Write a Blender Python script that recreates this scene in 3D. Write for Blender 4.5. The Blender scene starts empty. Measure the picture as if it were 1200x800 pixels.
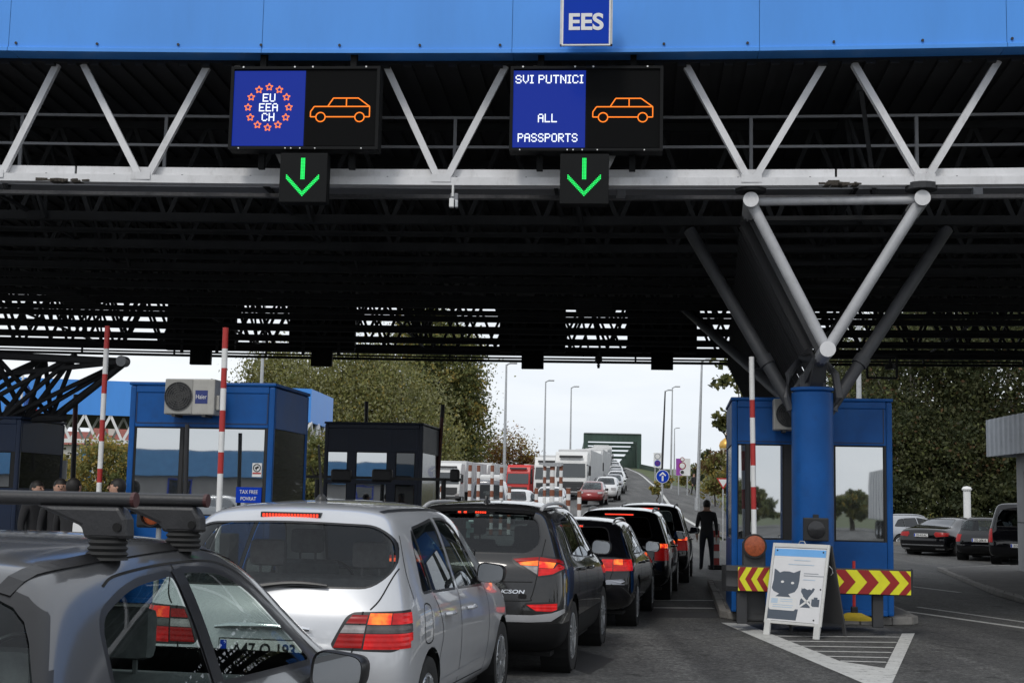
import bpy, bmesh, math, random
import numpy as np
from mathutils import Vector, Matrix
from mathutils.bvhtree import BVHTree
random.seed(7)
PI = math.pi
S = bpy.context.scene
COL = S.collection
R = math.radians

# ------------------------------------------------------------------ camera
CAM = Vector((0, 0, 1.65)); FPX = 1600.0
phi = math.atan(188/1600); rho = R(1.2)
FW = Vector((0, math.cos(phi), math.sin(phi))); UP0 = Vector((0, -math.sin(phi), math.cos(phi))); RT0 = Vector((1, 0, 0))
RT = RT0*math.cos(rho)+UP0*math.sin(rho)
UPV = -RT0*math.sin(rho)+UP0*math.cos(rho)
cam_d = bpy.data.cameras.new('camera'); cam = bpy.data.objects.new('camera', cam_d); COL.objects.link(cam)
mw = Matrix((RT, UPV, -FW)).transposed().to_4x4(); mw.translation = CAM
cam.matrix_world = mw
cam_d.sensor_width = 36; cam_d.lens = 36*FPX/1200; cam_d.clip_end = 3000; cam_d.clip_start = .05
S.camera = cam

def ray(px, py): return FW*FPX+RT*(px-600)-UPV*(py-400)
def P(px, py, D):
    d = ray(px, py); return CAM+d*(D/d.y)
def proj(p):
    v = Vector(p)-CAM; d = v.dot(FW)
    return 600+v.dot(RT)/d*FPX, 400-v.dot(UPV)/d*FPX

PY = [-500, 44, 60, 80, 110, 150, 190, 230, 262, 300, 2000]
PZ = [0, 0, .28, 1.1, 2.4, 4.1, 5.9, 7.7, 8.6, 8.9, 8.9]
def prof(y):
    for i in range(len(PY)-1):
        if y <= PY[i+1]:
            t = (y-PY[i])/(PY[i+1]-PY[i]); return PZ[i]+(PZ[i+1]-PZ[i])*t
    return PZ[-1]
def sst(a, b, x):
    t = min(1, max(0, (x-a)/(b-a))); return t*t*(3-2*t)
RE = [(44, 8.2), (60, 9.0), (80, 9.75), (95, 11.0), (110, 12.3), (130, 13.9), (150, 15.3), (170, 16.7), (190, 17.9), (210, 18.7), (230, 19.4), (262, 20.3), (400, 23.5)]
def re_x(y):
    for i in range(len(RE)-1):
        if y <= RE[i+1][0]:
            t = (y-RE[i][0])/(RE[i+1][0]-RE[i][0]); return RE[i][1]+(RE[i+1][1]-RE[i][1])*t
    return RE[-1][1]
def gz(x, y):
    if y <= 44: return 0.0
    o = x-re_x(y)
    w = .45+.55*sst(-15, -3, o)
    w *= 1-.85*sst(12, 34, o)
    return prof(y)*w
def G(px, py):
    d = ray(px, py).normalized(); t = 4.0
    p = CAM+d*t
    while t < 900:
        p = CAM+d*t
        if p.z < gz(p.x, p.y): break
        t += .02+t*.0008
    return Vector((p.x, p.y, gz(p.x, p.y)))

# ------------------------------------------------------------------ materials
MATS = {}
def mat(name, col, rough=.6, metal=0, var=.12, scale=2.0, bump=0, bscale=60, coat=0, emit=None, estr=1, spec=.5, trans=0, dirt=0, dcol=(.05,.045,.04), stretch=(1,1,1), croughn=.05):
    m = bpy.data.materials.new(name); m.use_nodes = True; MATS[name] = m
    nt = m.node_tree; N = nt.nodes; L = nt.links
    b = N['Principled BSDF']; b.inputs['Roughness'].default_value = rough; b.inputs['Metallic'].default_value = metal
    b.inputs['Specular IOR Level'].default_value = spec
    b.inputs['Coat Weight'].default_value = coat; b.inputs['Coat Roughness'].default_value = croughn
    c4 = (*col, 1); b.inputs['Base Color'].default_value = c4
    tc = N.new('ShaderNodeTexCoord'); mp = N.new('ShaderNodeMapping'); mp.inputs['Scale'].default_value = stretch
    L.new(tc.outputs['Object'], mp.inputs['Vector'])
    if var > 0:
        n = N.new('ShaderNodeTexNoise'); n.inputs['Scale'].default_value = scale; n.inputs['Detail'].default_value = 6; n.inputs['Roughness'].default_value = .65
        L.new(mp.outputs[0], n.inputs['Vector'])
        r = N.new('ShaderNodeValToRGB'); r.color_ramp.elements[0].position = .3; r.color_ramp.elements[1].position = .7
        r.color_ramp.elements[0].color = (*[max(0, c*(1-var)) for c in col], 1); r.color_ramp.elements[1].color = (*[min(1, c*(1+var)) for c in col], 1)
        L.new(n.outputs['Fac'], r.inputs['Fac']); out = r.outputs['Color']
        if dirt > 0:
            n2 = N.new('ShaderNodeTexNoise'); n2.inputs['Scale'].default_value = scale*2.3; n2.inputs['Detail'].default_value = 9; n2.inputs['Roughness'].default_value = .75
            L.new(mp.outputs[0], n2.inputs['Vector'])
            r2 = N.new('ShaderNodeValToRGB'); r2.color_ramp.elements[0].position = .52; r2.color_ramp.elements[1].position = .75
            r2.color_ramp.elements[0].color = (0, 0, 0, 1); r2.color_ramp.elements[1].color = (dirt, dirt, dirt, 1)
            L.new(n2.outputs['Fac'], r2.inputs['Fac'])
            mx = N.new('ShaderNodeMixRGB'); mx.inputs['Color2'].default_value = (*dcol, 1)
            L.new(r2.outputs['Color'], mx.inputs['Fac']); L.new(out, mx.inputs['Color1']); out = mx.outputs['Color']
        L.new(out, b.inputs['Base Color'])
        mr = N.new('ShaderNodeMapRange'); mr.inputs['To Min'].default_value = max(0, rough-.06); mr.inputs['To Max'].default_value = min(1, rough+.08)
        L.new(n.outputs['Fac'], mr.inputs['Value']); L.new(mr.outputs[0], b.inputs['Roughness'])
    if bump > 0:
        n3 = N.new('ShaderNodeTexNoise'); n3.inputs['Scale'].default_value = bscale; n3.inputs['Detail'].default_value = 4
        L.new(mp.outputs[0], n3.inputs['Vector'])
        bp = N.new('ShaderNodeBump'); bp.inputs['Strength'].default_value = bump; bp.inputs['Distance'].default_value = .01
        L.new(n3.outputs['Fac'], bp.inputs['Height']); L.new(bp.outputs[0], b.inputs['Normal'])
    if emit:
        b.inputs['Emission Color'].default_value = (*emit, 1); b.inputs['Emission Strength'].default_value = estr
    return m
def srgb(r, g, b):
    f = lambda c: (c/255/12.92 if c/255 <= .04045 else ((c/255+.055)/1.055)**2.4)
    return (f(r), f(g), f(b))
def glass_mat(name, tint, refl=.08, rough=.0):
    """thin pane: fresnel reflection over a tinted see-through"""
    m = bpy.data.materials.new(name); m.use_nodes = True; MATS[name] = m
    nt = m.node_tree; N = nt.nodes; L = nt.links; N.remove(N['Principled BSDF'])
    o = N['Material Output']; t = N.new('ShaderNodeBsdfTransparent'); t.inputs[0].default_value = (*tint, 1)
    g = N.new('ShaderNodeBsdfGlossy'); g.inputs['Roughness'].default_value = rough; g.inputs[0].default_value = (.95, .97, 1, 1)
    lw = N.new('ShaderNodeLayerWeight'); lw.inputs['Blend'].default_value = .5
    pw = N.new('ShaderNodeMath'); pw.operation = 'POWER'; pw.inputs[1].default_value = 4.2; L.new(lw.outputs['Facing'], pw.inputs[0])
    mr = N.new('ShaderNodeMapRange'); mr.inputs['To Min'].default_value = refl; mr.inputs['To Max'].default_value = 1; L.new(pw.outputs[0], mr.inputs['Value'])
    mx = N.new('ShaderNodeMixShader'); L.new(mr.outputs[0], mx.inputs[0]); L.new(t.outputs[0], mx.inputs[1]); L.new(g.outputs[0], mx.inputs[2])
    L.new(mx.outputs[0], o.inputs['Surface'])
    return m
def mirror_mat(name, dark, refl, tint=(.9,.93,.95), rough=.015):
    m = bpy.data.materials.new(name); m.use_nodes = True; MATS[name] = m
    nt = m.node_tree; N = nt.nodes; L = nt.links; b = N['Principled BSDF']
    b.inputs['Base Color'].default_value = (*dark, 1); b.inputs['Roughness'].default_value = .15; b.inputs['Specular IOR Level'].default_value = .2
    g = N.new('ShaderNodeBsdfGlossy'); g.inputs['Roughness'].default_value = rough; g.inputs[0].default_value = (*tint, 1)
    n = N.new('ShaderNodeTexNoise'); n.inputs['Scale'].default_value = 1.1; tc = N.new('ShaderNodeTexCoord'); L.new(tc.outputs['Object'], n.inputs['Vector'])
    bp = N.new('ShaderNodeBump'); bp.inputs['Strength'].default_value = .025; bp.inputs['Distance'].default_value = .03; L.new(n.outputs['Fac'], bp.inputs['Height']); L.new(bp.outputs[0], g.inputs['Normal'])
    mx = N.new('ShaderNodeMixShader'); mx.inputs[0].default_value = refl
    L.new(b.outputs[0], mx.inputs[1]); L.new(g.outputs[0], mx.inputs[2]); L.new(mx.outputs[0], N['Material Output'].inputs['Surface'])
    return m

# ------------------------------------------------------------------ mesh collector
class MB:
    def __init__(s): s.v = []; s.f = []; s.m = []
    def add(s, vs, fs, mi=0):
        o = len(s.v); s.v += [tuple(v) for v in vs]; s.f += [tuple(i+o for i in f) for f in fs]; s.m += [mi]*len(fs)
        return s
    def box(s, c, d, rz=0, mi=0, ch=0, M=None):
        x, y, z = d[0]/2, d[1]/2, d[2]/2
        if ch > 0:
            bm = bmesh.new(); bmesh.ops.create_cube(bm, size=1)
            for v in bm.verts: v.co = Vector((v.co.x*d[0], v.co.y*d[1], v.co.z*d[2]))
            bmesh.ops.bevel(bm, geom=bm.edges[:], offset=min(ch, min(d)*.45), segments=2, affect='EDGES', profile=.6)
            vs = [v.co.copy() for v in bm.verts]; bm.verts.index_update(); fs = [[v.index for v in f.verts] for f in bm.faces]; bm.free()
        else:
            vs = [Vector(p) for p in ((-x,-y,-z),(x,-y,-z),(x,y,-z),(-x,y,-z),(-x,-y,z),(x,-y,z),(x,y,z),(-x,y,z))]
            fs = [(0,3,2,1),(4,5,6,7),(0,1,5,4),(1,2,6,5),(2,3,7,6),(3,0,4,7)]
        T = Matrix.Translation(c) @ (M if M is not None else Matrix.Rotation(rz, 4, 'Z'))
        return s.add([T @ v for v in vs], fs, mi)
    def bb(s, x0, x1, y0, y1, z0, z1, mi=0, ch=0):
        return s.box(((x0+x1)/2, (y0+y1)/2, (z0+z1)/2), (abs(x1-x0), abs(y1-y0), abs(z1-z0)), 0, mi, ch)
    def bar(s, a, b, w, h=None, mi=0, up=(0,0,1)):
        a = Vector(a); b = Vector(b); h = h or w; d = (b-a).normalized(); u = Vector(up)
        if abs(d.dot(u)) > .98: u = Vector((0, 1, 0))
        x = d.cross(u).normalized(); z = x.cross(d)
        vs = []
        for p in (a, b):
            for sx, sz in ((-1,-1),(1,-1),(1,1),(-1,1)): vs.append(p+x*sx*w/2+z*sz*h/2)
        return s.add(vs, [(0,3,2,1),(4,5,6,7),(0,1,5,4),(1,2,6,5),(2,3,7,6),(3,0,4,7)][:0]+[(0,1,2,3),(7,6,5,4),(0,4,5,1),(1,5,6,2),(2,6,7,3),(3,7,4,0)], mi)
    def tube(s, a, b, r0, r1=None, n=12, mi=0, cap=True):
        a = Vector(a); b = Vector(b); r1 = r0 if r1 is None else r1; d = (b-a).normalized()
        u = Vector((0,0,1)) if abs(d.z) < .95 else Vector((1,0,0))
        x = d.cross(u).normalized(); y = d.cross(x)
        vs = []
        for p, r in ((a, r0), (b, r1)):
            for i in range(n):
                t = 2*PI*i/n; vs.append(p+x*math.cos(t)*r+y*math.sin(t)*r)
        fs = [(i, i+n, (i+1) % n+n, (i+1) % n) for i in range(n)]
        if cap: fs += [tuple(range(n)), tuple(range(2*n-1, n-1, -1))]
        return s.add(vs, fs, mi)
    def path(s, pts, r, n=8, mi=0):
        pts = [Vector(p) for p in pts]; vs = []; m = len(pts)
        for k, p in enumerate(pts):
            d = (pts[min(k+1, m-1)]-pts[max(k-1, 0)]).normalized()
            u = Vector((0,0,1)) if abs(d.z) < .95 else Vector((1,0,0))
            x = d.cross(u).normalized(); y = d.cross(x); rr = r[k] if isinstance(r, (list, tuple)) else r
            for i in range(n):
                t = 2*PI*i/n; vs.append(p+x*math.cos(t)*rr+y*math.sin(t)*rr)
        fs = [(k*n+i, (k+1)*n+i, (k+1)*n+(i+1) % n, k*n+(i+1) % n) for k in range(m-1) for i in range(n)]
        fs += [tuple(range(n)), tuple(range(m*n-1, (m-1)*n-1, -1))]
        return s.add(vs, fs, mi)
    def lathe(s, prof_, n=24, axis='Z', c=(0,0,0), mi=0):
        vs = []; m = len(prof_)
        for r, h in prof_:
            for i in range(n):
                t = 2*PI*i/n; a, b = r*math.cos(t), r*math.sin(t)
                p = (a, b, h) if axis == 'Z' else ((h, a, b) if axis == 'X' else (b, h, a))
                vs.append(Vector(p)+Vector(c))
        fs = [(k*n+i, k*n+(i+1) % n, (k+1)*n+(i+1) % n, (k+1)*n+i) for k in range(m-1) for i in range(n)]
        return s.add(vs, fs, mi)
    def poly(s, pts, thick, nrm, mi=0):
        """flat polygon extruded by thick along nrm"""
        nrm = Vector(nrm); n = len(pts); pts = [Vector(p) for p in pts]
        vs = pts+[p+nrm*thick for p in pts]
        fs = [tuple(range(n))[::-1], tuple(range(n, 2*n))]+[(i, (i+1) % n, (i+1) % n+n, i+n) for i in range(n)]
        return s.add(vs, fs, mi)
    def build(s, name, mats, parent=None, smooth=False, world=False, kind=None, label=None, bevel=0, fixn=False):
        me = bpy.data.meshes.new(name)
        vs = s.v
        if world and parent is not None:
            Mi = WM[parent.name].inverted(); vs = [tuple(Mi @ Vector(v)) for v in vs]
        me.from_pydata(vs, [], s.f)
        if not isinstance(mats, (list, tuple)): mats = [mats]
        for m in mats: me.materials.append(m)
        me.polygons.foreach_set('material_index', s.m)
        if smooth: me.polygons.foreach_set('use_smooth', [True]*len(s.f))
        me.update()
        if fixn:
            bm = bmesh.new(); bm.from_mesh(me); bmesh.ops.recalc_face_normals(bm, faces=bm.faces[:]); bm.to_mesh(me); bm.free()
        if smooth == 'auto' or smooth == 1 and len(s.f) > 0:
            try: me.set_sharp_from_angle(angle=R(38))
            except Exception: pass
        return link(name, me, parent, kind, label, bevel)
WM = {}
def link(name, me, parent=None, kind=None, label=None, bevel=0):
    o = bpy.data.objects.new(name, me); COL.objects.link(o)
    if parent is not None:
        o.parent = parent; WM[o.name] = WM[parent.name]
    else: WM[o.name] = Matrix.Identity(4)
    if kind: o['kind'] = kind
    if label: o['label'] = label
    if bevel:
        md = o.modifiers.new('Bevel', 'BEVEL'); md.width = bevel; md.segments = 2; md.limit_method = 'ANGLE'; md.angle_limit = R(40)
    return o
def thing(name, label, cat, loc=(0,0,0), rz=0, group=None):
    o = bpy.data.objects.new(name, None); COL.objects.link(o); o.location = loc; o.rotation_euler = (0, 0, rz)
    o.empty_display_size = .2
    o['label'] = label; o['category'] = cat
    if group: o['group'] = group
    WM[o.name] = Matrix.Translation(loc) @ Matrix.Rotation(rz, 4, 'Z')
    return o
def tag(o, label, cat, group=None):
    o['label'] = label; o['category'] = cat
    if group: o['group'] = group
    return o
def dup(root, loc, rz, label, group=None, skip=()):
    r = root.copy(); COL.objects.link(r); r.location = loc; r.rotation_euler = (0, 0, rz); r['label'] = label
    if group: r['group'] = group
    WM[r.name] = Matrix.Translation(loc) @ Matrix.Rotation(rz, 4, 'Z')
    def rec(src, dst):
        for ch in list(src.children):
            if ch.name.split('.')[0] in skip: continue
            c = ch.copy(); COL.objects.link(c); c.parent = dst; WM[c.name] = WM[dst.name]; rec(ch, c)
    rec(root, r)
    return r
def text_mesh(txt, size, bold=0, width=None, height=None):
    """flat letters as (verts in XZ plane facing -Y, faces)"""
    cu = bpy.data.curves.new('t', 'FONT'); cu.body = txt; cu.size = size; cu.align_x = 'CENTER'; cu.align_y = 'CENTER'; cu.offset = bold; cu.extrude = .002; cu.space_line = 1.25
    o = bpy.data.objects.new('t', cu); COL.objects.link(o); bpy.context.view_layer.update()
    me = bpy.data.meshes.new_from_object(o.evaluated_get(bpy.context.evaluated_depsgraph_get()))
    vs = [v.co.copy() for v in me.vertices]; fs = [tuple(p.vertices) for p in me.polygons]
    bpy.data.objects.remove(o); bpy.data.meshes.remove(me); bpy.data.curves.remove(cu)
    if vs and (width or height):
        xs = [v.x for v in vs]; ys = [v.y for v in vs]; w = max(xs)-min(xs); h = max(ys)-min(ys); cx = (max(xs)+min(xs))/2; cy = (max(ys)+min(ys))/2
        sx = width/w if width else height/h; sy = height/h if height else sx
        vs = [Vector(((v.x-cx)*sx, (v.y-cy)*sy, v.z)) for v in vs]
    return [Vector((v.x, -v.z, v.y)) for v in vs], fs
HEAD = R(7)   # heading of islands and booths, degrees right of the view
def hd(deg): return -R(deg)

# ------------------------------------------------------------------ shared materials
M_blue = mat('blue_sheet_paint', (.006,.082,.30), .42, var=.16, scale=1.6, dirt=.45, dcol=(.014,.045,.12), bump=.05, bscale=9, spec=.25)
M_bluedark = mat('dark_blue_paint', (.012,.022,.06), .45, var=.15, scale=1.5)
M_fascia = mat('fascia_blue', (.062,.285,.78), .42, var=.08, scale=.7, dirt=.22, dcol=(.055,.22,.58), bump=.04, bscale=2, stretch=(1,1,.25))
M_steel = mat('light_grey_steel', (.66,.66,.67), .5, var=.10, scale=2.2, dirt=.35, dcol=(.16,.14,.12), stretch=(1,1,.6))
M_dsteel = mat('dark_grey_steel', (.030,.031,.034), .7, var=.25, scale=2.5, dirt=.3)  # on the under-canopy frames this dark tone also stands in for shade
M_tsteel = mat('mid_grey_steel', (.22,.225,.24), .5, var=.12, scale=2, dirt=.3)
M_deck = mat('roof_deck', (.020,.020,.022), .75, var=.2, scale=1.0)
M_black = mat('black_plastic', (.012,.012,.013), .5, var=.15, scale=9)
M_rubber = mat('black_rubber', (.014,.014,.014), .75, var=.2, scale=14, bump=.1, bscale=80)
M_white = mat('white_paint', (.74,.74,.73), .45, var=.05, scale=3, dirt=.2, dcol=(.4,.38,.35))
M_red = mat('red_paint', (.42,.025,.022), .45, var=.1, scale=4, dirt=.15)
M_galv = mat('galvanised_metal', (.46,.47,.48), .42, metal=.5, var=.15, scale=8)
M_asph = None
M_booth_glass = mirror_mat('mirrored_booth_glass', (.03,.034,.036), .62)
M_dark_glass = mirror_mat('dark_booth_glass', (.006,.008,.008), .09)
def emis(name, col, s):
    m = bpy.data.materials.new(name); m.use_nodes = True; MATS[name] = m
    N = m.node_tree.nodes; b = N['Principled BSDF']; b.inputs['Base Color'].default_value = (0.01,0.01,0.01,1); b.inputs['Roughness'].default_value = .4
    b.inputs['Emission Color'].default_value = (*col, 1); b.inputs['Emission Strength'].default_value = s; b.inputs['Specular IOR Level'].default_value = .08
    return m
E_white = emis('led_white', (.85,.92,1), 1.1)
E_blue = emis('led_blue_field', (.004,.022,.27), .85)
E_orange = emis('led_orange', (1,.22,.02), 1.1)
E_star = emis('led_star_red', (1,.24,.06), .95)
E_green = emis('led_green', (.02,.85,.14), 1.2)
E_red = emis('lit_red_lamp', (1,.05,.02), 1.6)
E_amber = emis('lit_amber_lamp', (1,.28,.04), 1.5)
M_signblue = mat('sign_blue', (.006,.045,.42), .55, var=.04, spec=.08)
# ------------------------------------------------------------------ ground, roads
def asphalt(name, base, sc=1.0, wet=0):
    m = bpy.data.materials.new(name); m.use_nodes = True; MATS[name] = m
    nt = m.node_tree; N = nt.nodes; L = nt.links; b = N['Principled BSDF']
    tc = N.new('ShaderNodeTexCoord')
    def noise(s, d=6, r=.6):
        n = N.new('ShaderNodeTexNoise'); n.inputs['Scale'].default_value = s; n.inputs['Detail'].default_value = d; n.inputs['Roughness'].default_value = r
        L.new(tc.outputs['Object'], n.inputs['Vector']); return n
    big = noise(.16, 6, .7); mid = noise(1.7, 5); fine = noise(26, 6, .9); oil = noise(.55, 4, .5)
    def ramp(src, p0, c0, p1, c1):
        r = N.new('ShaderNodeValToRGB'); e = r.color_ramp.elements; e[0].position = p0; e[1].position = p1; e[0].color = (*c0, 1); e[1].color = (*c1, 1)
        L.new(src.outputs['Fac'], r.inputs['Fac']); return r
    k = base
    a = ramp(big, .3, (k*.72, k*.72, k*.74), .7, (k*1.25, k*1.24, k*1.22))
    f = ramp(fine, .38, (.22, .22, .22), .66, (2.0, 2.0, 1.98))
    mdr = ramp(mid, .3, (.82, .82, .82), .7, (1.15, 1.15, 1.15))
    o = ramp(oil, .62, (1, 1, 1), .74, (.62, .62, .62))
    def mul(x, y):
        n = N.new('ShaderNodeMixRGB'); n.blend_type = 'MULTIPLY'; n.inputs['Fac'].default_value = 1
        L.new(x.outputs[0], n.inputs['Color1']); L.new(y.outputs[0], n.inputs['Color2']); return n
    vc = N.new('ShaderNodeTexVoronoi'); vc.inputs['Scale'].default_value = 24; L.new(tc.outputs['Object'], vc.inputs['Vector'])
    sx = N.new('ShaderNodeSeparateColor'); L.new(vc.outputs['Color'], sx.inputs[0]); rs = N.new('ShaderNodeValToRGB'); q = rs.color_ramp.elements; q[0].position = .05; q[0].color = (.62, .62, .62, 1); q[1].position = .97; q[1].color = (1.38, 1.38, 1.36, 1)
    L.new(sx.outputs[0], rs.inputs['Fac'])
    # tyre-polished tracks and drips run along the lanes
    mp = N.new('ShaderNodeMapping'); mp.inputs['Rotation'].default_value = (0, 0, R(9)); mp.inputs['Scale'].default_value = (1.1, .05, 1); L.new(tc.outputs['Object'], mp.inputs['Vector'])
    tn = N.new('ShaderNodeTexNoise'); tn.inputs['Scale'].default_value = 1.3; tn.inputs['Detail'].default_value = 5; L.new(mp.outputs[0], tn.inputs['Vector']); tr = ramp(tn, .35, (.62, .62, .62), .65, (1.22, 1.22, 1.2))
    sp = noise(2.6, 2, .4); dr = ramp(sp, .66, (1, 1, 1), .71, (.45, .45, .45))
    c = mul(mul(mul(mul(mul(mul(a, f), mdr), o), rs), tr), dr)
    vo = N.new('ShaderNodeTexVoronoi'); vo.feature = 'DISTANCE_TO_EDGE'; vo.inputs['Scale'].default_value = .23
    dm = N.new('ShaderNodeMixRGB'); dm.inputs['Fac'].default_value = .12; L.new(tc.outputs['Object'], dm.inputs['Color1']); L.new(mid.outputs['Color'], dm.inputs['Color2']); L.new(dm.outputs[0], vo.inputs['Vector'])
    cr = N.new('ShaderNodeValToRGB'); cr.color_ramp.elements[0].position = .001; cr.color_ramp.elements[0].color = (.35,.35,.35,1); cr.color_ramp.elements[1].position = .004
    L.new(vo.outputs['Distance'], cr.inputs['Fac']); c = mul(c, cr)
    L.new(c.outputs[0], b.inputs['Base Color'])
    b.inputs['Roughness'].default_value = .82
    bp = N.new('ShaderNodeBump'); bp.inputs['Strength'].default_value = .5; bp.inputs['Distance'].default_value = .006
    L.new(fine.outputs['Fac'], bp.inputs['Height']); L.new(bp.outputs[0], b.inputs['Normal'])
    return m
M_asph = asphalt('asphalt', .076)
M_asph2 = asphalt('worn_grey_asphalt', .085)
M_conc = mat('concrete', (.22,.21,.195), .8, var=.22, scale=3, dirt=.5, dcol=(.07,.065,.06), bump=.4, bscale=35)
M_dconc = mat('dark_stained_concrete', (.11,.105,.10), .85, var=.35, scale=3.5, dirt=.7, dcol=(.035,.033,.03), bump=.5, bscale=30)
M_grassg = mat('grass_ground', (.065,.085,.028), .9, var=.45, scale=.5, dirt=.5, dcol=(.10,.075,.035), bump=.6, bscale=12)
def paint_mat(name, thr):
    m = mat(name, (.52,.52,.50), .7, var=.12, scale=5, dirt=.0); nt = m.node_tree; N = nt.nodes; L = nt.links
    b = N['Principled BSDF']; tc = N.new('ShaderNodeTexCoord'); n = N.new('ShaderNodeTexNoise'); n.inputs['Scale'].default_value = 9; n.inputs['Detail'].default_value = 9; n.inputs['Roughness'].default_value = .8
    L.new(tc.outputs['Object'], n.inputs['Vector']); r = N.new('ShaderNodeValToRGB'); r.color_ramp.elements[0].position = thr; r.color_ramp.elements[1].position = thr+.09
    L.new(n.outputs['Fac'], r.inputs['Fac']); mx = N.new('ShaderNodeMixRGB'); mx.inputs['Color1'].default_value = (.075,.075,.075,1)
    src = b.inputs['Base Color'].links[0].from_socket; L.new(src, mx.inputs['Color2']); L.new(r.outputs['Color'], mx.inputs['Fac']); L.new(mx.outputs[0], b.inputs['Base Color'])
    return m
M_line = paint_mat('worn_road_paint', .36)

def grid(name, xs, ys, zf, m, kind='structure'):
    vs = [(x, y, zf(x, y)) for y in ys for x in xs]; n = len(xs)
    fs = [(j*n+i, j*n+i+1, (j+1)*n+i+1, (j+1)*n+i) for j in range(len(ys)-1) for i in range(n-1)]
    return MB().add(vs, fs).build(name, m, smooth=True, kind=kind)
xs = [-1500,-600,-300,-180,-120,-80,-60,-45,-35,-28,-22,-18,-14,-10,-6,-2,2,6,10,14,18,22,26,30,34,40,46,52,60,80,120,180,300,600,1500]
ys = [-600,-300,-120,-60,-20,0,20,44,50,55,60,65,70,75,80,90,100,110,120,130,140,150,160,170,180,190,200,210,220,230,246,262,300,360,450,600,900,1600]
grid('ground', xs, ys, lambda x, y: gz(x, y)-.06, M_grassg)
# border plaza: one asphalt sheet
grid('asphalt_plaza', [-70,-45,-35,-28,-22,-18,-14,-10,-6,-2,2,6,8.5], [-90,-40,0,20,44,50,55,60,66], lambda x, y: gz(x, y), M_asph)
grid('asphalt_parking', [8.5,10,14,18,22,26,30,34,40,46,52,60], [-90,-40,0,20,44,50,55,58], lambda x, y: gz(x, y), M_asph)
# road climbing to the bridge: right edge follows the white line in the valley of the hill
def ribbon(name, ys, off0, off1, m, dz, n=6, kind='structure'):
    vs = []
    for y in ys:
        for i in range(n+1):
            x = re_x(y)+off0+(off1-off0)*i/n; vs.append((x, y, gz(x, y)+dz))
    fs = [(j*(n+1)+i, j*(n+1)+i+1, (j+1)*(n+1)+i+1, (j+1)*(n+1)+i) for j in range(len(ys)-1) for i in range(n)]
    return MB().add(vs, fs).build(name, m, smooth=True, kind=kind)
yr = [64+3*i for i in range(66)]
ribbon('bridge_road', yr, -32, .5, M_asph2, .06, 14)
ribbon('road_edge_line', yr, -.10, .12, M_line, .075, 1)
# right-hand side road and footpath, laid on the slope
def sheet(name, pts, m, dz, sub=8):
    """polygon given by pixels, draped on the ground: a strip between two edge lists"""
    a, b = pts; n = len(a); vs = []
    for i in range(n):
        for k in range(sub+1):
            p = a[i].lerp(b[i], k/sub); vs.append((p.x, p.y, gz(p.x, p.y)+dz))
    fs = [(i*(sub+1)+k, i*(sub+1)+k+1, (i+1)*(sub+1)+k+1, (i+1)*(sub+1)+k) for i in range(n-1) for k in range(sub)]
    return MB().add(vs, fs).build(name, m, smooth=True, kind='structure')
def V3(x, y): return Vector((x, y, gz(x, y)))
sheet('side_road', ([V3(re_x(y)+.3, y) for y in (58, 64, 72, 80, 90, 100, 115, 130, 150)], [V3(re_x(y)+w_, y) for y, w_ in ((58, 5), (64, 4.2), (72, 3.4), (80, 2.9), (90, 3.6), (100, 4.2), (115, 4.4), (130, 3.2), (150, .8))]), M_asph2, .03)
sheet('footpath', ([V3(12.4, 72), V3(13.6, 80), V3(15.6, 95), V3(18.0, 115), V3(19.6, 140), V3(21, 170)], [V3(14.2, 72), V3(15.6, 80), V3(17.4, 95), V3(19.8, 115), V3(21.2, 140), V3(22.4, 170)]), M_conc, .05)
# cross road behind the booths and its kerb
kb = MB()
for (x0, y0, x1, y1) in ((8.4, 62, 24, 60), (9.4, 57.5, 26, 55.5)):
    n = 8
    for i in range(n):
        a = Vector((x0+(x1-x0)*i/n, y0+(y1-y0)*i/n, 0)); b = Vector((x0+(x1-x0)*(i+.985)/n, y0+(y1-y0)*(i+.985)/n, 0))
        a.z = gz(a.x, a.y)+.06; b.z = gz(b.x, b.y)+.06; kb.bar(a, b, .16, .18)
kb.build('kerb', M_conc, kind='structure')

# painted lines on the plaza
def gline(mb, a, b, w, z=.004):
    a = Vector((a.x, a.y, 0)); b = Vector((b.x, b.y, 0)); d = (b-a).normalized(); n = Vector((-d.y, d.x, 0))*w/2
    mb.add([(p.x, p.y, z) for p in (a-n, b-n, b+n, a+n)], [(0,1,2,3)])
ml = MB()
gline(ml, G(690, 711), G(836, 712.5), .22); gline(ml, G(740, 703), G(838, 703.5), .16)
gline(ml, G(1046, 714), G(1210, 737), .14); gline(ml, G(1075, 711), G(1230, 733), .10)
gline(ml, G(1060, 686), G(1125, 694), .12)
# hatched nose of the island
A, B, C2 = G(846, 730), G(1035, 806), G(1073, 742)
def quad(mb, pts, z=.004): mb.add([(p.x, p.y, z) for p in pts], [tuple(range(len(pts)))])
quad(ml, [G(845, 729.5), G(880, 730.5), G(990, 775), G(1035, 781), G(1043, 806), G(1025, 806)][0:1]+[G(1025, 806), G(1037, 783), G(985, 775), G(872, 730)])
quad(ml, [G(1043, 806), G(1072, 742), G(1057, 742), G(1025, 806)], .0048)
for y0, xa in ((746.5, 900), (752.5, 917), (758.5, 935), (764.5, 951), (770.5, 967), (776, 985)):
    t = (y0-746)/36.; gline(ml, G(xa, y0-1.5), G(1054.5-19*t, y0), .085, .0045)
ml.build('road_markings', M_line, kind='structure')
# tar patches and a drain strip in the asphalt
tp = MB()
quad(tp, [G(600, 752), G(640, 752), G(720, 772), G(690, 790)], .003)
M_tar = mat('tar_patch', (.022,.022,.023), .7, var=.25, scale=6, bump=.3)
quad(tp, [G(760, 716), G(848, 717), G(842, 724), G(752, 723)], .003)
tp.build('tar_patch', M_tar, kind='structure')
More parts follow.
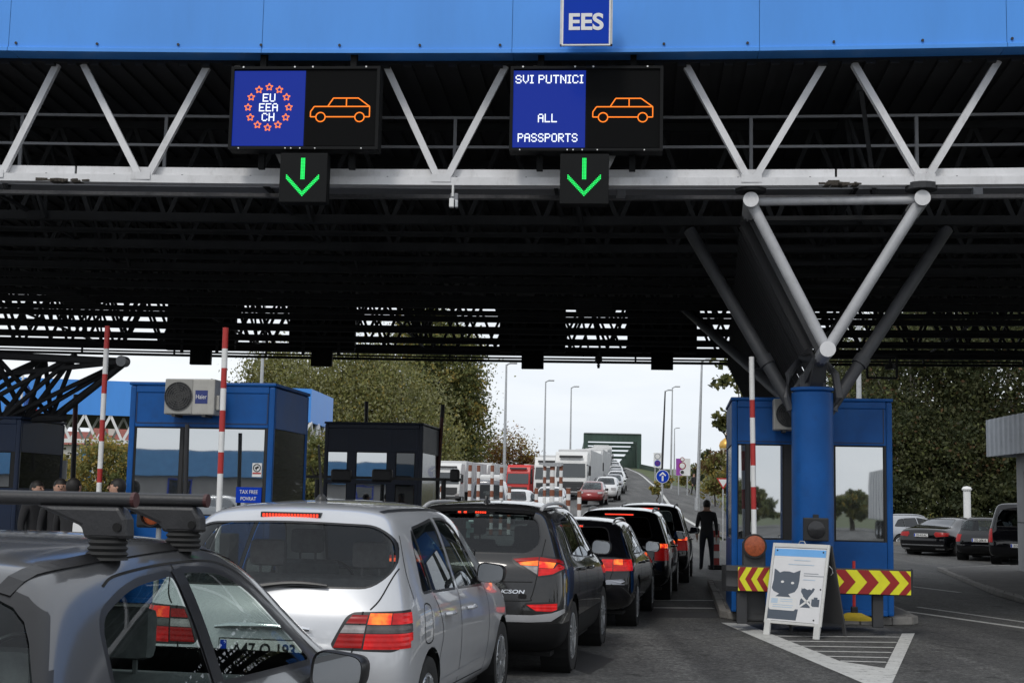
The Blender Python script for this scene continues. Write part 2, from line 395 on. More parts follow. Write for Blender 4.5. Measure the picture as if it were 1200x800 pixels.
# islands with kerb stones
def island(name, pts, h=.14, label=None):
    """pts: outline (world xy) counter-clockwise; kerb stones round an inner slab"""
    n = len(pts); c = Vector((sum(p[0] for p in pts)/n, sum(p[1] for p in pts)/n, 0))
    slab = MB(); inner = [c+(Vector((p[0], p[1], 0))-c)*.93 for p in pts]
    slab.poly([(p.x, p.y, 0) for p in inner], h-.004, (0,0,1))
    slab.build(name, M_dconc, kind='structure')
    kbm = MB()
    for i in range(n):
        a = Vector((pts[i][0], pts[i][1], 0)); b = Vector((pts[(i+1) % n][0], pts[(i+1) % n][1], 0)); L_ = (b-a).length; k = max(1, int(round(L_/.8)))
        for j in range(k):
            p = a.lerp(b, j/k); q = a.lerp(b, (j+.975)/k)
            o0 = c+(p-c)*.9; o1 = c+(q-c)*.9; hh = h+random.uniform(-.008, .008)
            kbm.add([(p.x,p.y,0),(q.x,q.y,0),(o1.x,o1.y,0),(o0.x,o0.y,0),(p.x,p.y,hh-.02),(q.x,q.y,hh-.02),(o1.x,o1.y,hh),(o0.x,o0.y,hh)],
                    [(0,1,2,3),(4,5,6,7),(0,1,5,4),(1,2,6,5),(2,3,7,6),(3,0,4,7)])
    kbm.build('kerb', M_conc, kind='structure', fixn=True, bevel=.015)
def rect_island(px0, px1, py, length, name='traffic_island'):
    a = G(px0, py); b = G(px1, py); a.z = b.z = 0
    u = Vector((math.sin(HEAD), math.cos(HEAD), 0)); r = Vector((math.cos(HEAD), -math.sin(HEAD), 0)); w_ = (b-a).length
    c = (a+b)/2; pts = []
    for k in range(9):
        t = PI+PI*k/8; pts.append(c+r*(math.cos(t)*w_/2)+u*(math.sin(t)*.55+.55))
    pts += [c+r*w_/2+u*length, c-r*w_/2+u*length]
    island(name, [(p.x, p.y) for p in pts])
    return c
ISL = rect_island(853, 1070, 731, 9)
island('traffic_island', [(-7.6, 15.4), (-7.0, 14.6), (-5.6, 14.6), (-4.8, 15.4), (-3.6, 26), (-6.6, 26)])
island('traffic_island', [(-4.6, 27), (-1.9, 27), (-.6, 36), (-3.6, 36)])
# pavement in front of the right-hand kiosk
pv = [G(1098, 668), G(1165, 697), G(1215, 712), G(1260, 690), G(1215, 664)]
island('pavement', [(p.x, p.y) for p in pv], .11)
# ------------------------------------------------------------------ the toll canopy
D0 = 17.6; TH0 = R(4.4); RR = 126.0
CC = Vector((0, D0, 0))-RR*Vector((math.sin(TH0), math.cos(TH0), 0))
def can(u, v, z):
    t = TH0+u/RR; return Vector((CC.x+(RR+v)*math.sin(t), CC.y+(RR+v)*math.cos(t), z))
def u_at(px, v=0, z=5.9):
    lo, hi = -25., 25.
    for _ in range(40):
        m = (lo+hi)/2
        if proj(can(m, v, z))[0] < px: lo = m
        else: hi = m
    return (lo+hi)/2
canopy = thing('border_canopy', 'huge dark steel canopy roof with bright blue fascia spanning all the lanes', 'canopy', (0, 26, 0))
ZB, ZT = 5.80, 7.28; DEPTH = 20.6
U0, U1 = -17.5, 18.5
def crun(mb, u0, u1, v, z, w, h, step=1.2, mi=0):
    n = max(1, int((u1-u0)/step)); 
    for i in range(n):
        a = can(u0+(u1-u0)*i/n, v, z); b = can(u0+(u1-u0)*(i+1)/n, v, z); mb.bar(a, b, w, h, mi)
def cstrip(mb, u0, u1, prof_, step=.8, mi=0):
    n = max(1, int((u1-u0)/step)); k = len(prof_); vs = []
    for i in range(n+1):
        for v, z in prof_: vs.append(can(u0+(u1-u0)*i/n, v, z))
    fs = [(i*k+j, (i+1)*k+j, (i+1)*k+j+1, i*k+j+1) for i in range(n) for j in range(k-1)]
    mb.add(vs, fs, mi)
# fascia: sheet-metal cladding in panels with a folded drip edge
fz = [(-.50, 8.95), (-.50, 7.47), (-.53, 7.455), (-.53, 7.405), (-.47, 7.40), (-.47, 7.44), (-.10, 7.44), (-.10, 8.95), (-.5, 8.95)]
us = [U0]+[u_at(p, -.5, 7.5) for p in (-240, 10, 307, 600, 890, 1180)]+[U1]
fb = MB()
for i in range(len(us)-1): cstrip(fb, us[i]+.003, us[i+1]-.003, fz)
fas = fb.build('fascia', M_fascia, canopy, world=True, fixn=True)
rv = MB()
for p, y in ((19, 52), (114, 53), (209, 55), (306, 56.5), (398, 57.5), (492, 58), (586, 58), (684, 58), (778, 57), (876, 54.5), (977, 52), (1081, 49), (1186, 45)):
    u = u_at(p, -.5, 7.5); c = can(u, -.505, 7.515); rv.tube(c, can(u, -.52, 7.515), .018, n=8)
rv.build('rivet', M_black, fas, world=True)
# roof deck with ribs
rd = MB(); cstrip(rd, U0, U1, [(-.1, 7.40), (-.1, 7.47), (DEPTH+.2, 7.47), (DEPTH+.2, 7.40), (-.1, 7.40)], 2.0)
for i in range(120):
    u = U0+(U1-U0)*i/119; rd.bar(can(u, -.1, 7.385), can(u, DEPTH, 7.385), .12, .05)
rd.build('roof_deck', M_deck, canopy, world=True)
# front chord: lip below, web above, with expansion gaps
lip = MB(); gaps = [U0, u_at(88), u_at(980), U1]
crun(lip, U0, U1, -.03, 5.812, .16, .105)
chord = lip.build('front_chord', M_steel, canopy, world=True)
web = MB()
for i in range(3): cstrip(web, gaps[i]+.015, gaps[i+1]-.015, [(.02, 5.868), (.02, 6.0), (.05, 6.0), (.05, 5.868)], .8)
web.build('chord_web', M_steel, chord, world=True)
bt = MB()
for i in range(34):
    u = U0+2+i*.92; bt.tube(can(u, .02, 5.885), can(u, -.0, 5.885), .016, n=6)
bt.build('bolt', M_black, chord, world=True)
pt = MB(); M_rust = mat('rusty_debris', (.05,.042,.034), .9, var=.5, scale=20, bump=.8, bscale=30)
random.seed(3)
for p in (78, 979):
    u = u_at(p)
    for k in range(26):
        du = random.gauss(0, .14); pt.box(can(u+du, -.06, 5.775+random.uniform(-.01, .012)), (random.uniform(.05, .16), .12, random.uniform(.015, .04)), random.uniform(-.4, .4))
    if p == 979: pt.bar(can(u-.3, -.1, 5.80), can(u+.3, -.1, 5.80), .02, .05)
pt.build('joint_plate', M_rust, chord, world=True)
# front diagonals
V = [((-85, -3), None), ((65, -3),), ]
pairs = [(-100, -18), (-62+0, -12)]
diag = [(65, 3, 0), (96, 163, 0), (242, 174, 0), (276, 340, 0), (420, 351, 0), (452, 513, 0), (592, 524, 0), (626, 692, 0), (770, 704, 0), (804, 876, 0), (966, 885, 0), (1001, 1078, 0), (1171, 1087, 0), (1206, 1288, 0), (-110, -8, 0)]
for a, b, _ in diag:
    d = MB(); p = can(u_at(a, -.05, 7.38), .02, 7.40); q = can(u_at(b, -.05, 5.9), -.04, 5.87); d.bar(p, q, .088, .08, up=(0, 1, 0))
    d.build('diagonal_brace', M_steel, canopy, world=True)
for p in (-3, 168, 345, 518, 698, 880, 1082):
    u = u_at(p); c = can(u, -.115, 5.85); MB().box(c, (.26, .012, .10), -TH0).build('gusset_plate', M_steel, canopy, world=True)
# walkway handrail behind the front truss
hr = MB()
crun(hr, U0, U1, 1.0, 6.98, .035, .035); crun(hr, U0, U1, 1.0, 6.56, .035, .035)
for p in (25, 194, 363, 533, 706, 880, 1074): u = u_at(p, 1, 6.6); hr.bar(can(u, 1, 6.0), can(u, 1, 6.98), .045)
crun(hr, U0, U1, 1.35, 5.98, .7, .03)
hr.build('walkway_handrail', M_tsteel, canopy, world=True)
ct = MB(); crun(ct, U0, U1, .75, 5.79, .10, .05)
ct.build('cable_tray', mat('tray_steel', (.09,.09,.095), .5, var=.3, scale=18, metal=.3), canopy, world=True)
# transverse lattice trusses, front to back
M_inner = mat('shade_dark_steel', (.030,.031,.033), .8, var=.3, scale=2.5, spec=.25)  # grey steel coloured near-black: roof shade put into the colour, no soot
NV = 9
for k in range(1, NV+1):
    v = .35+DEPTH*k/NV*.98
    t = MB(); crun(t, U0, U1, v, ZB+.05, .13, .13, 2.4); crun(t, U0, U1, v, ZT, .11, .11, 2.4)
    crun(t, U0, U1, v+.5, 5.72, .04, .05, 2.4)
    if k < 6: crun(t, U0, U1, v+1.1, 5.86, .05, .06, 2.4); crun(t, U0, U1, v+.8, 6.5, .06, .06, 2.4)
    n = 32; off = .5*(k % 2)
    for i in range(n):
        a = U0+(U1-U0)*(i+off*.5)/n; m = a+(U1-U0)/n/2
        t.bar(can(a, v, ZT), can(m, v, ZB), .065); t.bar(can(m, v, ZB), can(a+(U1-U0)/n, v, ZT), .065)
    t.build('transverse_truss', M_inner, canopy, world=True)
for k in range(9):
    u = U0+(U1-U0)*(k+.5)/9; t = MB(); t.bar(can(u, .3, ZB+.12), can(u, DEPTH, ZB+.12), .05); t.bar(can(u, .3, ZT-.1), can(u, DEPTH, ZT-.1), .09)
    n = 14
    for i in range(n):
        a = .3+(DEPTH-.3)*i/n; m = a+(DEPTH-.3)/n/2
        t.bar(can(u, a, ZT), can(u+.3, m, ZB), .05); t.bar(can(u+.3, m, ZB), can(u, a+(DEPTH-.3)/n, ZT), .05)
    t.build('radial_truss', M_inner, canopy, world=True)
# back edge beams and service pipe
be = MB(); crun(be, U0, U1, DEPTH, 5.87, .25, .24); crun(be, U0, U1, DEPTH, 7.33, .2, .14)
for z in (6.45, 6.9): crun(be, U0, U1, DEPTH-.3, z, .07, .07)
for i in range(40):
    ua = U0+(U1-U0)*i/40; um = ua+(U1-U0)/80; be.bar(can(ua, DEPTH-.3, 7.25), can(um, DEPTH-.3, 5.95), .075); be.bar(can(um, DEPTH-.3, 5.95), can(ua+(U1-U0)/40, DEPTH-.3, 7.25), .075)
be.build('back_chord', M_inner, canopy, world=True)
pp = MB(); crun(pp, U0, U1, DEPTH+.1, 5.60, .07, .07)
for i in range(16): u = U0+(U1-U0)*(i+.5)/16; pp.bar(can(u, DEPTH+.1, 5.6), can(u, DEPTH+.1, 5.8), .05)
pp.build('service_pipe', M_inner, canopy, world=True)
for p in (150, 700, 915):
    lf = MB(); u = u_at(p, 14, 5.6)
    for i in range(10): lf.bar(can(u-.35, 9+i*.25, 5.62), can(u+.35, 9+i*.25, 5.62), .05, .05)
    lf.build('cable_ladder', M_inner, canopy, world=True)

# ---- Y-shaped supports
def support(name, label, front, D_front, heading, full=True):
    """front: pixel of caps A, B, C and the column axis"""
    pass
UH = Vector((math.sin(R(8.5)), math.cos(R(8.5)), 0)); RH = Vector((math.cos(R(8.5)), -math.sin(R(8.5)), 0))
cA, cB, cC = P(880, 234, 17.35), P(1081, 232, 17.0), P(970, 409, 17.2)
colb = P(952.5, 600, 18.95); colb.z = 0
sup = thing('support_column', 'round blue column carrying a grey steel V frame in front of the booth', 'column', (colb.x, colb.y, 0))
cm = MB(); cm.tube((colb.x, colb.y, .1), (colb.x, colb.y, 3.24), .285, n=40); cm.lathe([(.0, 3.24), (.25, 3.24), (.265, 3.27), (.295, 3.27), (.295, 3.31), (0, 3.31)], 40, c=(colb.x, colb.y, 0))
cm.build('column_shaft', M_blue, sup, smooth=True, world=True)
bp_ = MB(); bp_.tube((colb.x, colb.y, .10), (colb.x, colb.y, .17), .42, n=32)
bp_.build('base_plate', M_dsteel, sup, world=True)
M_vsteel = mat('grey_tube_steel', (.40,.405,.42), .45, var=.12, scale=3, dirt=.25)
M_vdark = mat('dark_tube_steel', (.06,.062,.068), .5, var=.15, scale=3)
for a, b in ((cA, cC), (cB, cC), (cA, cB)):
    m = MB(); r = .055 if (a is cA and b is cB) else .072; m.tube(a+UH*.12, b+UH*.12, r, n=16)
    m.build('front_strut', M_vsteel, sup, smooth=True, world=True)
for c in (cA, cB, cC):
    m = MB(); m.tube(c, c+UH*.9, .098, n=24); e = m.build('chord_end', M_vsteel, sup, smooth=True, world=True)
    m = MB(); m.tube(c-UH*.02, c, .10, n=24); m.build('cap', M_steel, e, smooth=True, world=True)
for c in (cA, cB):
    m = MB(); m.tube(c+Vector((0, 0, .12))+UH*.1, c+Vector((0, 0, .20))+UH*.1, .2, n=16); m.tube(c+Vector((0,0,.2))+UH*.1, c+Vector((0,0,.26))+UH*.1, .08, n=12)
    m.build('bearing', M_dsteel, sup, world=True)
Ln = 20.0
for c in (cA, cB, cC):
    m = MB(); m.tube(c+UH*.8, c+UH*Ln, .10, n=12); m.build('long_chord', M_vdark, sup, smooth=True, world=True)  # same tube as chord_end, its colour darkened for the shade under the roof
for k in range(16):
    s = .9+k*(Ln-1)/16.; m = MB(); m.bar(cA+UH*s, cC+UH*s, .10); m.bar(cB+UH*(s+.6), cC+UH*(s+.6), .08); m.bar(cA+UH*(s+.3), cB+UH*(s+.3), .06)
    m.bar(cA+UH*(s+.65), cC+UH*s, .06)
    m.build('prism_frame', M_dsteel, sup, world=True)
# slatted side of the prism (left face)
m = MB()
for k in range(58):
    s = 1.0+k*.33; m.bar((cA+UH*s).lerp(cC+UH*s, .03)-RH*.08, (cA+UH*s).lerp(cC+UH*s, .93)-RH*.08, .18, .03, up=UH)
m.build('side_slat', M_deck, sup, world=True)['kind'] = 'part_mass'
for o in list(sup.children):
    if o.name.startswith('side_slat'): del o['kind']
top = Vector((colb.x, colb.y, 3.27))
for (ax, ay, ad), off in (((808, 270, 20.0), -.2), ((1110, 268, 19.6), .2), ((800, 360, 30), -.1)):
    m = MB(); b_ = Vector((colb.x, colb.y, 2.95))+RH*off+UH*.15; e_ = P(ax, ay, ad); m.tube(b_, e_, .09, n=14)
    s_ = m.build('raking_strut', M_vdark, sup, smooth=True, world=True)
    m = MB(); q = b_.lerp(e_, .28); dd = (e_-b_).normalized(); m.tube(q-dd*.07, q+dd*.07, .112, n=16); m.build('strut_collar', M_vdark, s_, smooth=True, world=True)
m = MB()
for sx in (-1, 1):
    p0 = Vector((colb.x, colb.y, 3.0))+RH*sx*.30
    m.path([p0, p0+Vector((0,0,.18))+RH*sx*.06, p0+Vector((0,0,.5))+RH*sx*.02, p0+Vector((0,0,.75))-RH*sx*.16+UH*.2, cC+UH*1.4], .055)
    m.bar(top+RH*sx*.14, cC+UH*1.4+RH*sx*.04, .10)
m.bar(top-Vector((0,0,.05)), cC+UH*1.35, .18); m.box(top+Vector((0,0,.10)), (.34, .34, .22), -R(8.5))
m.build('saddle_bracket', M_vdark, sup, world=True)
# left support: only its fan of lattice struts shows above the dark booth
lb = P(18, 560, 27.5); lb.z = 0
sup2 = thing('support_column', 'dark fan of crossed lattice struts on a column above the leftmost dark booth', 'column', (lb.x, lb.y, 0))
MB().tube((lb.x, lb.y, .1), (lb.x, lb.y, 3.35), .29, n=24).build('column_shaft', M_blue, sup2, smooth=True, world=True)
tp_ = P(150, 463, 24.5)
low = [P(-120, 496, 25.5), P(-60, 494, 25.8), P(0, 492, 26), P(30, 491, 26.3), P(60, 489, 26.6)]
upp = [P(-130, 410, 25.5), P(-70, 412, 25.5), P(-8, 414, 25.5), P(40, 415, 25.5), P(88, 416, 25.5), P(140, 417, 25.5)]
for i, a in enumerate(low):
    for j in (i-2, i-1, i, i+1, i+2, i+3):
        if 0 <= j < len(upp):
            m = MB(); m.tube(a, upp[j]+Vector((0,.6*(j % 2),0)), .048, n=8); m.build('lattice_strut', M_dsteel, sup2, world=True)
m = MB(); m.tube(low[0], P(78, 489, 26.6), .085, n=10); m.tube(upp[0], P(148, 424, 25.4), .075, n=10); m.tube(P(66, 489, 26.6), P(147, 425, 25.4), .06, n=10)
m.tube(P(-10, 440, 26), P(150, 423, 25.2), .05, n=8)
m.build('lattice_chord', M_dsteel, sup2, world=True)
m = MB(); q = P(147, 424, 25.3); m.tube(q, q-UH*.2, .10, n=16); m.build('cap', M_vsteel, sup2, world=True)

# ------------------------------------------------------------------ LED lane signs
FONT = {'S': '01110 10001 10000 01110 00001 10001 01110', 'V': '10001 10001 10001 10001 10001 01010 00100', 'I': '111 010 010 010 010 010 111', 'P': '11110 10001 10001 11110 10000 10000 10000',
 'U': '10001 10001 10001 10001 10001 10001 01110', 'T': '11111 00100 00100 00100 00100 00100 00100', 'N': '10001 11001 10101 10101 10011 10001 10001', 'C': '01110 10001 10000 10000 10000 10001 01110',
 'A': '01110 10001 10001 11111 10001 10001 10001', 'L': '10000 10000 10000 10000 10000 10000 11111', 'R': '11110 10001 10001 11110 10100 10010 10001', 'O': '01110 10001 10001 10001 10001 10001 01110',
 'E': '11111 10000 10000 11110 10000 10000 11111', 'H': '10001 10001 10001 11111 10001 10001 10001', ' ': '00 00 00 00 00 00 00'}
def led_text(mb, txt, cx, cz, width, height, y):
    cols = []
    for ch in txt:
        rows = FONT[ch].split()
        for c in range(len(rows[0])): cols.append([rows[r][c] == '1' for r in range(7)])
        cols.append([False]*7)
    cols = cols[:-1]; n = len(cols); dx = width/n; dz = height/7
    for i, c in enumerate(cols):
        for r in range(7):
            if c[r]:
                x = cx-width/2+(i+.5)*dx; z = cz+height/2-(r+.5)*dz
                mb.bb(x-dx*.47, x+dx*.47, y-.004, y, z-dz*.47, z+dz*.47)
def stroke(mb, pts, w, y, closed=False):
    n = len(pts); 
    for i in range(n if closed else n-1):
        a = pts[i]; b = pts[(i+1) % n]; mb.bar((a[0], y-.003, a[1]), (b[0], y-.003, b[1]), w, .006, up=(0, 1, 0))
CAR_POLY = [(885, 415), (885, 396), (898, 377), (947, 377), (967, 346), (1058, 346), (1100, 377), (1100, 415)]
M_ledblack = mat('led_black_face', (.004,.0042,.0045), .7, var=.2, scale=60, spec=.08)
M_house = mat('sign_housing', (.009,.0095,.010), .7, var=.15, scale=4, spec=.15)
def led_sign(px0, px1, py0, py1, D, label, kind):
    s = D/1600; c = P((px0+px1)/2, (py0+py1)/2, D); cx, cy = (px0+px1)/2, (py0+py1)/2
    t = thing('led_lane_sign', label, 'LED sign', tuple(c), -R(4.4), 'LED lane signs under the blue fascia')
    X = lambda p: (p-cx)*s
    Z = lambda p: (cy-p)*s
    w, h = (px1-px0)*s, (py1-py0)*s
    m = MB(); m.bb(-w/2, w/2, .0, .22, -h/2, h/2)
    for a in ((-w/2, -w/2+.04, -h/2, h/2), (w/2-.04, w/2, -h/2, h/2), (-w/2+.04, w/2-.04, h/2-.035, h/2), (-w/2+.04, w/2-.04, -h/2, -h/2+.035)): m.bb(a[0], a[1], -.035, 0, a[2], a[3])
    hs = m.build('housing', M_house, t)
    mid = px0+91.5
    MB().bb(X(px0+3.5), X(mid-.5), -.012, -.001, Z(py1-4.5), Z(py0+5)).build('text_panel', E_blue, t)
    p2 = MB().bb(X(mid+1), X(px1-3.5), -.012, -.001, Z(py1-4.5), Z(py0+5)).build('picture_panel', M_ledblack, t)
    m = MB(); tx = MB()
    if kind == 'eu':
        led_text(tx, 'EU', X(313.3), Z(114.3), 15.5*s, 10*s, -.013); led_text(tx, 'EEA', X(313), Z(126.3), 23*s, 10*s, -.013); led_text(tx, 'CH', X(313), Z(138.3), 15.5*s, 10*s, -.013)
        st = MB()
        for k in range(12):
            a = PI/2-k*PI/6; sx, sz = X(313+25*math.cos(a)), Z(126.2-25*math.sin(a)); pts = []
            for q in range(10):
                rr = (4.6 if q % 2 == 0 else 2.1)*s; b = PI/2+q*PI/5; pts.append((sx+rr*math.cos(b), sz+rr*math.sin(b)))
            stroke(st, pts, 1.15*s, -.013, True)
        st.build('star_ring', E_star, t)
    else:
        led_text(tx, 'SVI PUTNICI', X(642), Z(91.3), 82*s, 10.5*s, -.013); led_text(tx, 'ALL', X(640.5), Z(139.5), 23*s, 10.5*s, -.013); led_text(tx, 'PASSPORTS', X(641), Z(163.7), 72*s, 10.5*s, -.013)
    tx.build('lettering', E_white, t)
    ox = 400-(0 if kind != 'eu' else 330.3); conv = lambda x, y: (X(ox+x/3), Z(y/3+(0 if kind != 'eu' else -.3)))
    ic = MB(); stroke(ic, [conv(*p) for p in CAR_POLY], 1.25*s, -.013)
    stroke(ic, [conv(940, 415), conv(1046, 415)], 1.25*s, -.013); stroke(ic, [conv(885, 415), conv(904, 415)], 1.25*s, -.013); stroke(ic, [conv(1083, 415), conv(1100, 415)], 1.25*s, -.013)
    stroke(ic, [conv(947, 377), conv(1100, 377)], 1.25*s, -.013); stroke(ic, [conv(1015, 346), conv(1015, 377)], 1.25*s, -.013)
    for wx in (922, 1064): stroke(ic, [conv(wx+17*math.cos(2*PI*k/18), 416+17*math.sin(2*PI*k/18)) for k in range(18)], 1.25*s, -.013, True)
    ic.build('car_pictogram', E_orange, t)
    bl = MB()
    for q in (15, 78, 100, 165): bl.tube((X(px0+q), -.02, h/2-.01), (X(px0+q), -.045, h/2-.01), .012, n=8); 
    for q in (13, 70, 77, 88, 106, 162): bl.tube((X(px0+q), -.02, -h/2+.01), (X(px0+q), -.045, -h/2+.01), .009, n=8)
    bl.build('fixing_bolt', M_white, hs)
    m = MB()
    for q in (-.6, .6): m.bb(q-.04, q+.04, .1, .2, h/2, h/2+.25); m.bb(q-.04, q+.04, .2, .28, -h/2-.2, h/2)
    m.build('bracket', M_house, t)
led_sign(266, 448, 76, 178, 17.25, 'black and blue LED sign showing EU EEA CH in a ring of stars', 'eu')
led_sign(595, 779, 75.5, 180, 17.1, 'black and blue LED sign reading SVI PUTNICI ALL PASSPORTS', 'all')
def arrow_box(px0, px1, py0, py1, ax, D, label):
    s = D/1600; c = P((px0+px1)/2, (py0+py1)/2, D); cx, cy = (px0+px1)/2, (py0+py1)/2
    t = thing('arrow_signal', label, 'lane signal', tuple(c), -R(4.4), 'green arrow boxes under the LED signs')
    w, h = (px1-px0)*s, (py1-py0)*s; MB().bb(-w/2, w/2, 0, .2, -h/2, h/2, ch=.008).build('signal_box', M_house, t)
    m = MB(); X = lambda p: (p-cx)*s
    Z = lambda p: (cy-p)*s
    d = 1.75*s
    def dot(x, z): m.box((x, -.004, z), (d*.74, .008, d*.74))
    for i in range(-1, 2):
        for j in range(15): dot(X(ax)+i*d, Z(185)-j*d)
    for k in range(13):
        for q in range(3):
            for sx in (-1, 1): dot(X(ax)+sx*(k*d*.92), Z(230-q*2.0)+k*d*.98)
    m.build('green_arrow', E_green, t)
arrow_box(326.5, 384, 178, 238, 354.5, 17.18, 'black box with a lit green down arrow left of centre, below the EU sign')
arrow_box(655.5, 714, 179, 240, 684.5, 17.03, 'black box with a lit green down arrow below the ALL PASSPORTS sign')
# EES sign on the fascia
D = 16.6; s = D/1600; c = P(687, 24, D); t = thing('fascia_sign', 'square blue sign reading EES with white border on the blue fascia', 'sign', tuple(c), -R(4.6))
w, h = 59*s, 63*s
MB().bb(-w/2, w/2, 0, .03, -h/2, h/2).build('sign_plate', M_white, t); 
MB().bb(-w/2+.02, w/2-.02, -.004, .002, -h/2+.02, h/2-.02).build('blue_face', M_signblue, t)
vs, fs = text_mesh('EES', .3, .009, 42*s, 21.5*s); MB().add([(v.x, v.y-.006, v.z-.02) for v in vs], fs).build('lettering', M_white, t)
m = MB()
for q in (-.3, .3): m.bb(q-.03, q+.03, .03, .12, -.3, .3)
m.build('bracket', M_galv, t)
# back sides of the signs for the other direction, at the far edge of the roof
random.seed(5)
labels = ['dark back of a sign panel leftmost along the far roof edge', 'dark back of a sign panel second from the left along the far roof edge', 'dark back of a sign panel third from the left, under the roof above the road', 'dark back of a sign panel fourth from the left, above the green bridge']
lab2 = ['small dark hanging box under the leftmost sign panel at the far edge', 'small dark hanging box above the left blue booth roof end', 'small dark hanging box left of the tall lamp posts', 'small dark hanging box above the green bridge, rightmost of four']
for (a, b), (x0, x1, y0, y1), l1, l2 in zip(((194, 277), (338, 417), (585, 663), (735, 817)), ((222, 247, 404, 427), (364, 389, 406, 429), (611, 637, 408, 432), (763, 789, 410, 433)), labels, lab2):
    D = 37.2+(600-(a+b)/2)*.0016; s = D/1600; c = P((a+b)/2, 381+(a-600)*.006, D); w = (b-a)*s; h = 64*s
    t = thing('dark_sign_board', l1, 'sign', tuple(c), -R(5), 'backs of signs along the far roof edge')
    m = MB(); m.bb(-w/2, w/2, 0, .2, -h/2, h/2, ch=.01); m.build('housing', M_house, t)
    m = MB()
    for q in (-.5, .5): m.bb(q-.04, q+.04, -.06, 0, -h/2-.1, h/2+.1)
    m.build('bracket', M_dsteel, t)
    c = P((x0+x1)/2, (y0+y1)/2, D); w = (x1-x0)*s; h = (y1-y0)*s
    t = thing('hanging_signal', l2, 'lane signal', tuple(c), -R(5), 'backs of the hanging lane signals')
    MB().bb(-w/2, w/2, 0, .16, -h/2, h/2, ch=.01).build('housing', M_house, t); MB().bb(-w*.3, w*.3, -.012, 0, -h*.35, h*.38).build('service_door', M_house, t); MB().bb(-.03, .03, .03, .1, h/2, h/2+.2).build('hanger', M_dsteel, t)
# camera under the front chord, a junction box, and cameras at the far edge
c = P(530.5, 232, 17.5); t = thing('lane_camera', 'small white camera hanging below the grey truss chord', 'camera', tuple(c), 0)
s = 17.5/1600
MB().box((.02, .08, .02), (.1, .14, .1), 0, 0, .015).build('mount', M_tsteel, t); m = MB(); m.tube((0, 0, .17), (0, 0, .02), .016); m.build('stem', M_white, t)
MB().box((-.012, 0, -.07), (.062, .09, .12), 0, 0, .012).build('camera_body', M_white, t); MB().box((.052, .01, -.08), (.04, .08, .10), 0, 0, .012).build('lamp_body', M_galv, t)
c = P(1145, 226.5, 18); t = thing('junction_box', 'small grey junction box below the truss chord at right', 'box', tuple(c), 0); MB().box((0,0,0), (.13,.1,.12), 0, 0, .01).build('box_body', M_tsteel, t); MB().box((0,-.05,0), (.10,.012,.09), 0, 0, .004).build('box_lid', M_tsteel, t)
c = P(727.5, 227.5, 18); t = thing('junction_box', 'small grey junction box right of the ALL PASSPORTS arrow', 'box', tuple(c), 0); MB().box((0,0,0), (.12,.1,.10), 0, 0, .01).build('box_body', M_tsteel, t); MB().box((0,-.05,0), (.10,.012,.08), 0, 0, .004).build('box_lid', M_tsteel, t)
c = P(701.5, 420, 37.5); t = thing('dome_camera', 'small dark camera hanging from the far roof edge over the road', 'camera', tuple(c), 0)
MB().tube((0,0,.25), (0,0,.0), .025).build('stem', M_black, t); MB().lathe([(0,.06),(.09,.05),(.11,0),(.10,-.07),(.06,-.14),(0,-.17)], 14).build('camera_body', M_black, t, smooth=True); MB().tube((0, 0, -.17), (0,0,-.27), .05, .03).build('lens', M_black, t)
c = P(1044, 432, 33); t = thing('hanging_bracket_camera', 'dark hanging frame holding a small camera in front of the right trees', 'camera frame', tuple(c), 0)
s = 33/1600; m = MB(); a, b, e, f = (-28*s, 7*s, 15*s, -11*s)
for q in (((a, 0, f), (b, 0, f)), ((a, 0, e), (a, 0, f)), ((b, 0, e), (b, 0, f)), ((a, 0, e), (b, 0, e))): m.bar(q[0], q[1], .05)
m.build('frame', M_dsteel, t); MB().box((0, .05, 3*s), (.13, .25, .14), .5, 0, .02).build('camera_body', M_black, t); MB().tube((0, .05, 12*s), (0, .05, 5*s), .03).build('stem', M_black, t)

# ------------------------------------------------------------------ far canopy at left
far = thing('far_canopy', 'distant blue fascia canopy with white lattice truss beyond the left booths', 'canopy', (-22, 85, 0))
a0, a1, b0 = P(-120, 446, 82), P(365, 462, 88), P(391, 459, 96)
def seg(mb, a, b, z0, z1, th=.25):
    a = Vector((a.x, a.y, 0)); b = Vector((b.x, b.y, 0)); d = (b-a).normalized(); n = Vector((-d.y, d.x, 0))*th
    mb.add([(a.x,a.y,z0),(b.x,b.y,z0),(b.x+n.x,b.y+n.y,z0),(a.x+n.x,a.y+n.y,z0),(a.x,a.y,z1),(b.x,b.y,z1),(b.x+n.x,b.y+n.y,z1),(a.x+n.x,a.y+n.y,z1)], [(0,3,2,1),(4,5,6,7),(0,1,5,4),(1,2,6,5),(2,3,7,6),(3,0,4,7)])
zt, zb = P(150, 445, 84).z, P(150, 486, 84).z
m = MB(); seg(m, a0, a1, zb, zt); seg(m, a1, b0, zb, zt); m.build('fascia', M_fascia, far, world=True)
m = MB(); seg(m, a0, a1, zb-1.75, zb-1.5, .2); seg(m, a1, b0, zb-1.75, zb-1.5, .2)
for (p, q, n) in ((a0, a1, 16), (a1, b0, 3)):
    for i in range(n):
        u = p.lerp(q, i/n); v = p.lerp(q, (i+.5)/n); w2 = p.lerp(q, (i+1)/n)
        m.bar((u.x, u.y+.1, zb), (v.x, v.y+.1, zb-1.6), .16); m.bar((v.x, v.y+.1, zb-1.6), (w2.x, w2.y+.1, zb), .16)
        m.bar((u.x, u.y+3, zb), (v.x, v.y+3, zb-1.6), .14); m.bar((v.x, v.y+3, zb-1.6), (w2.x, w2.y+3, zb), .14)
m.build('lattice_truss', M_white, far, world=True)
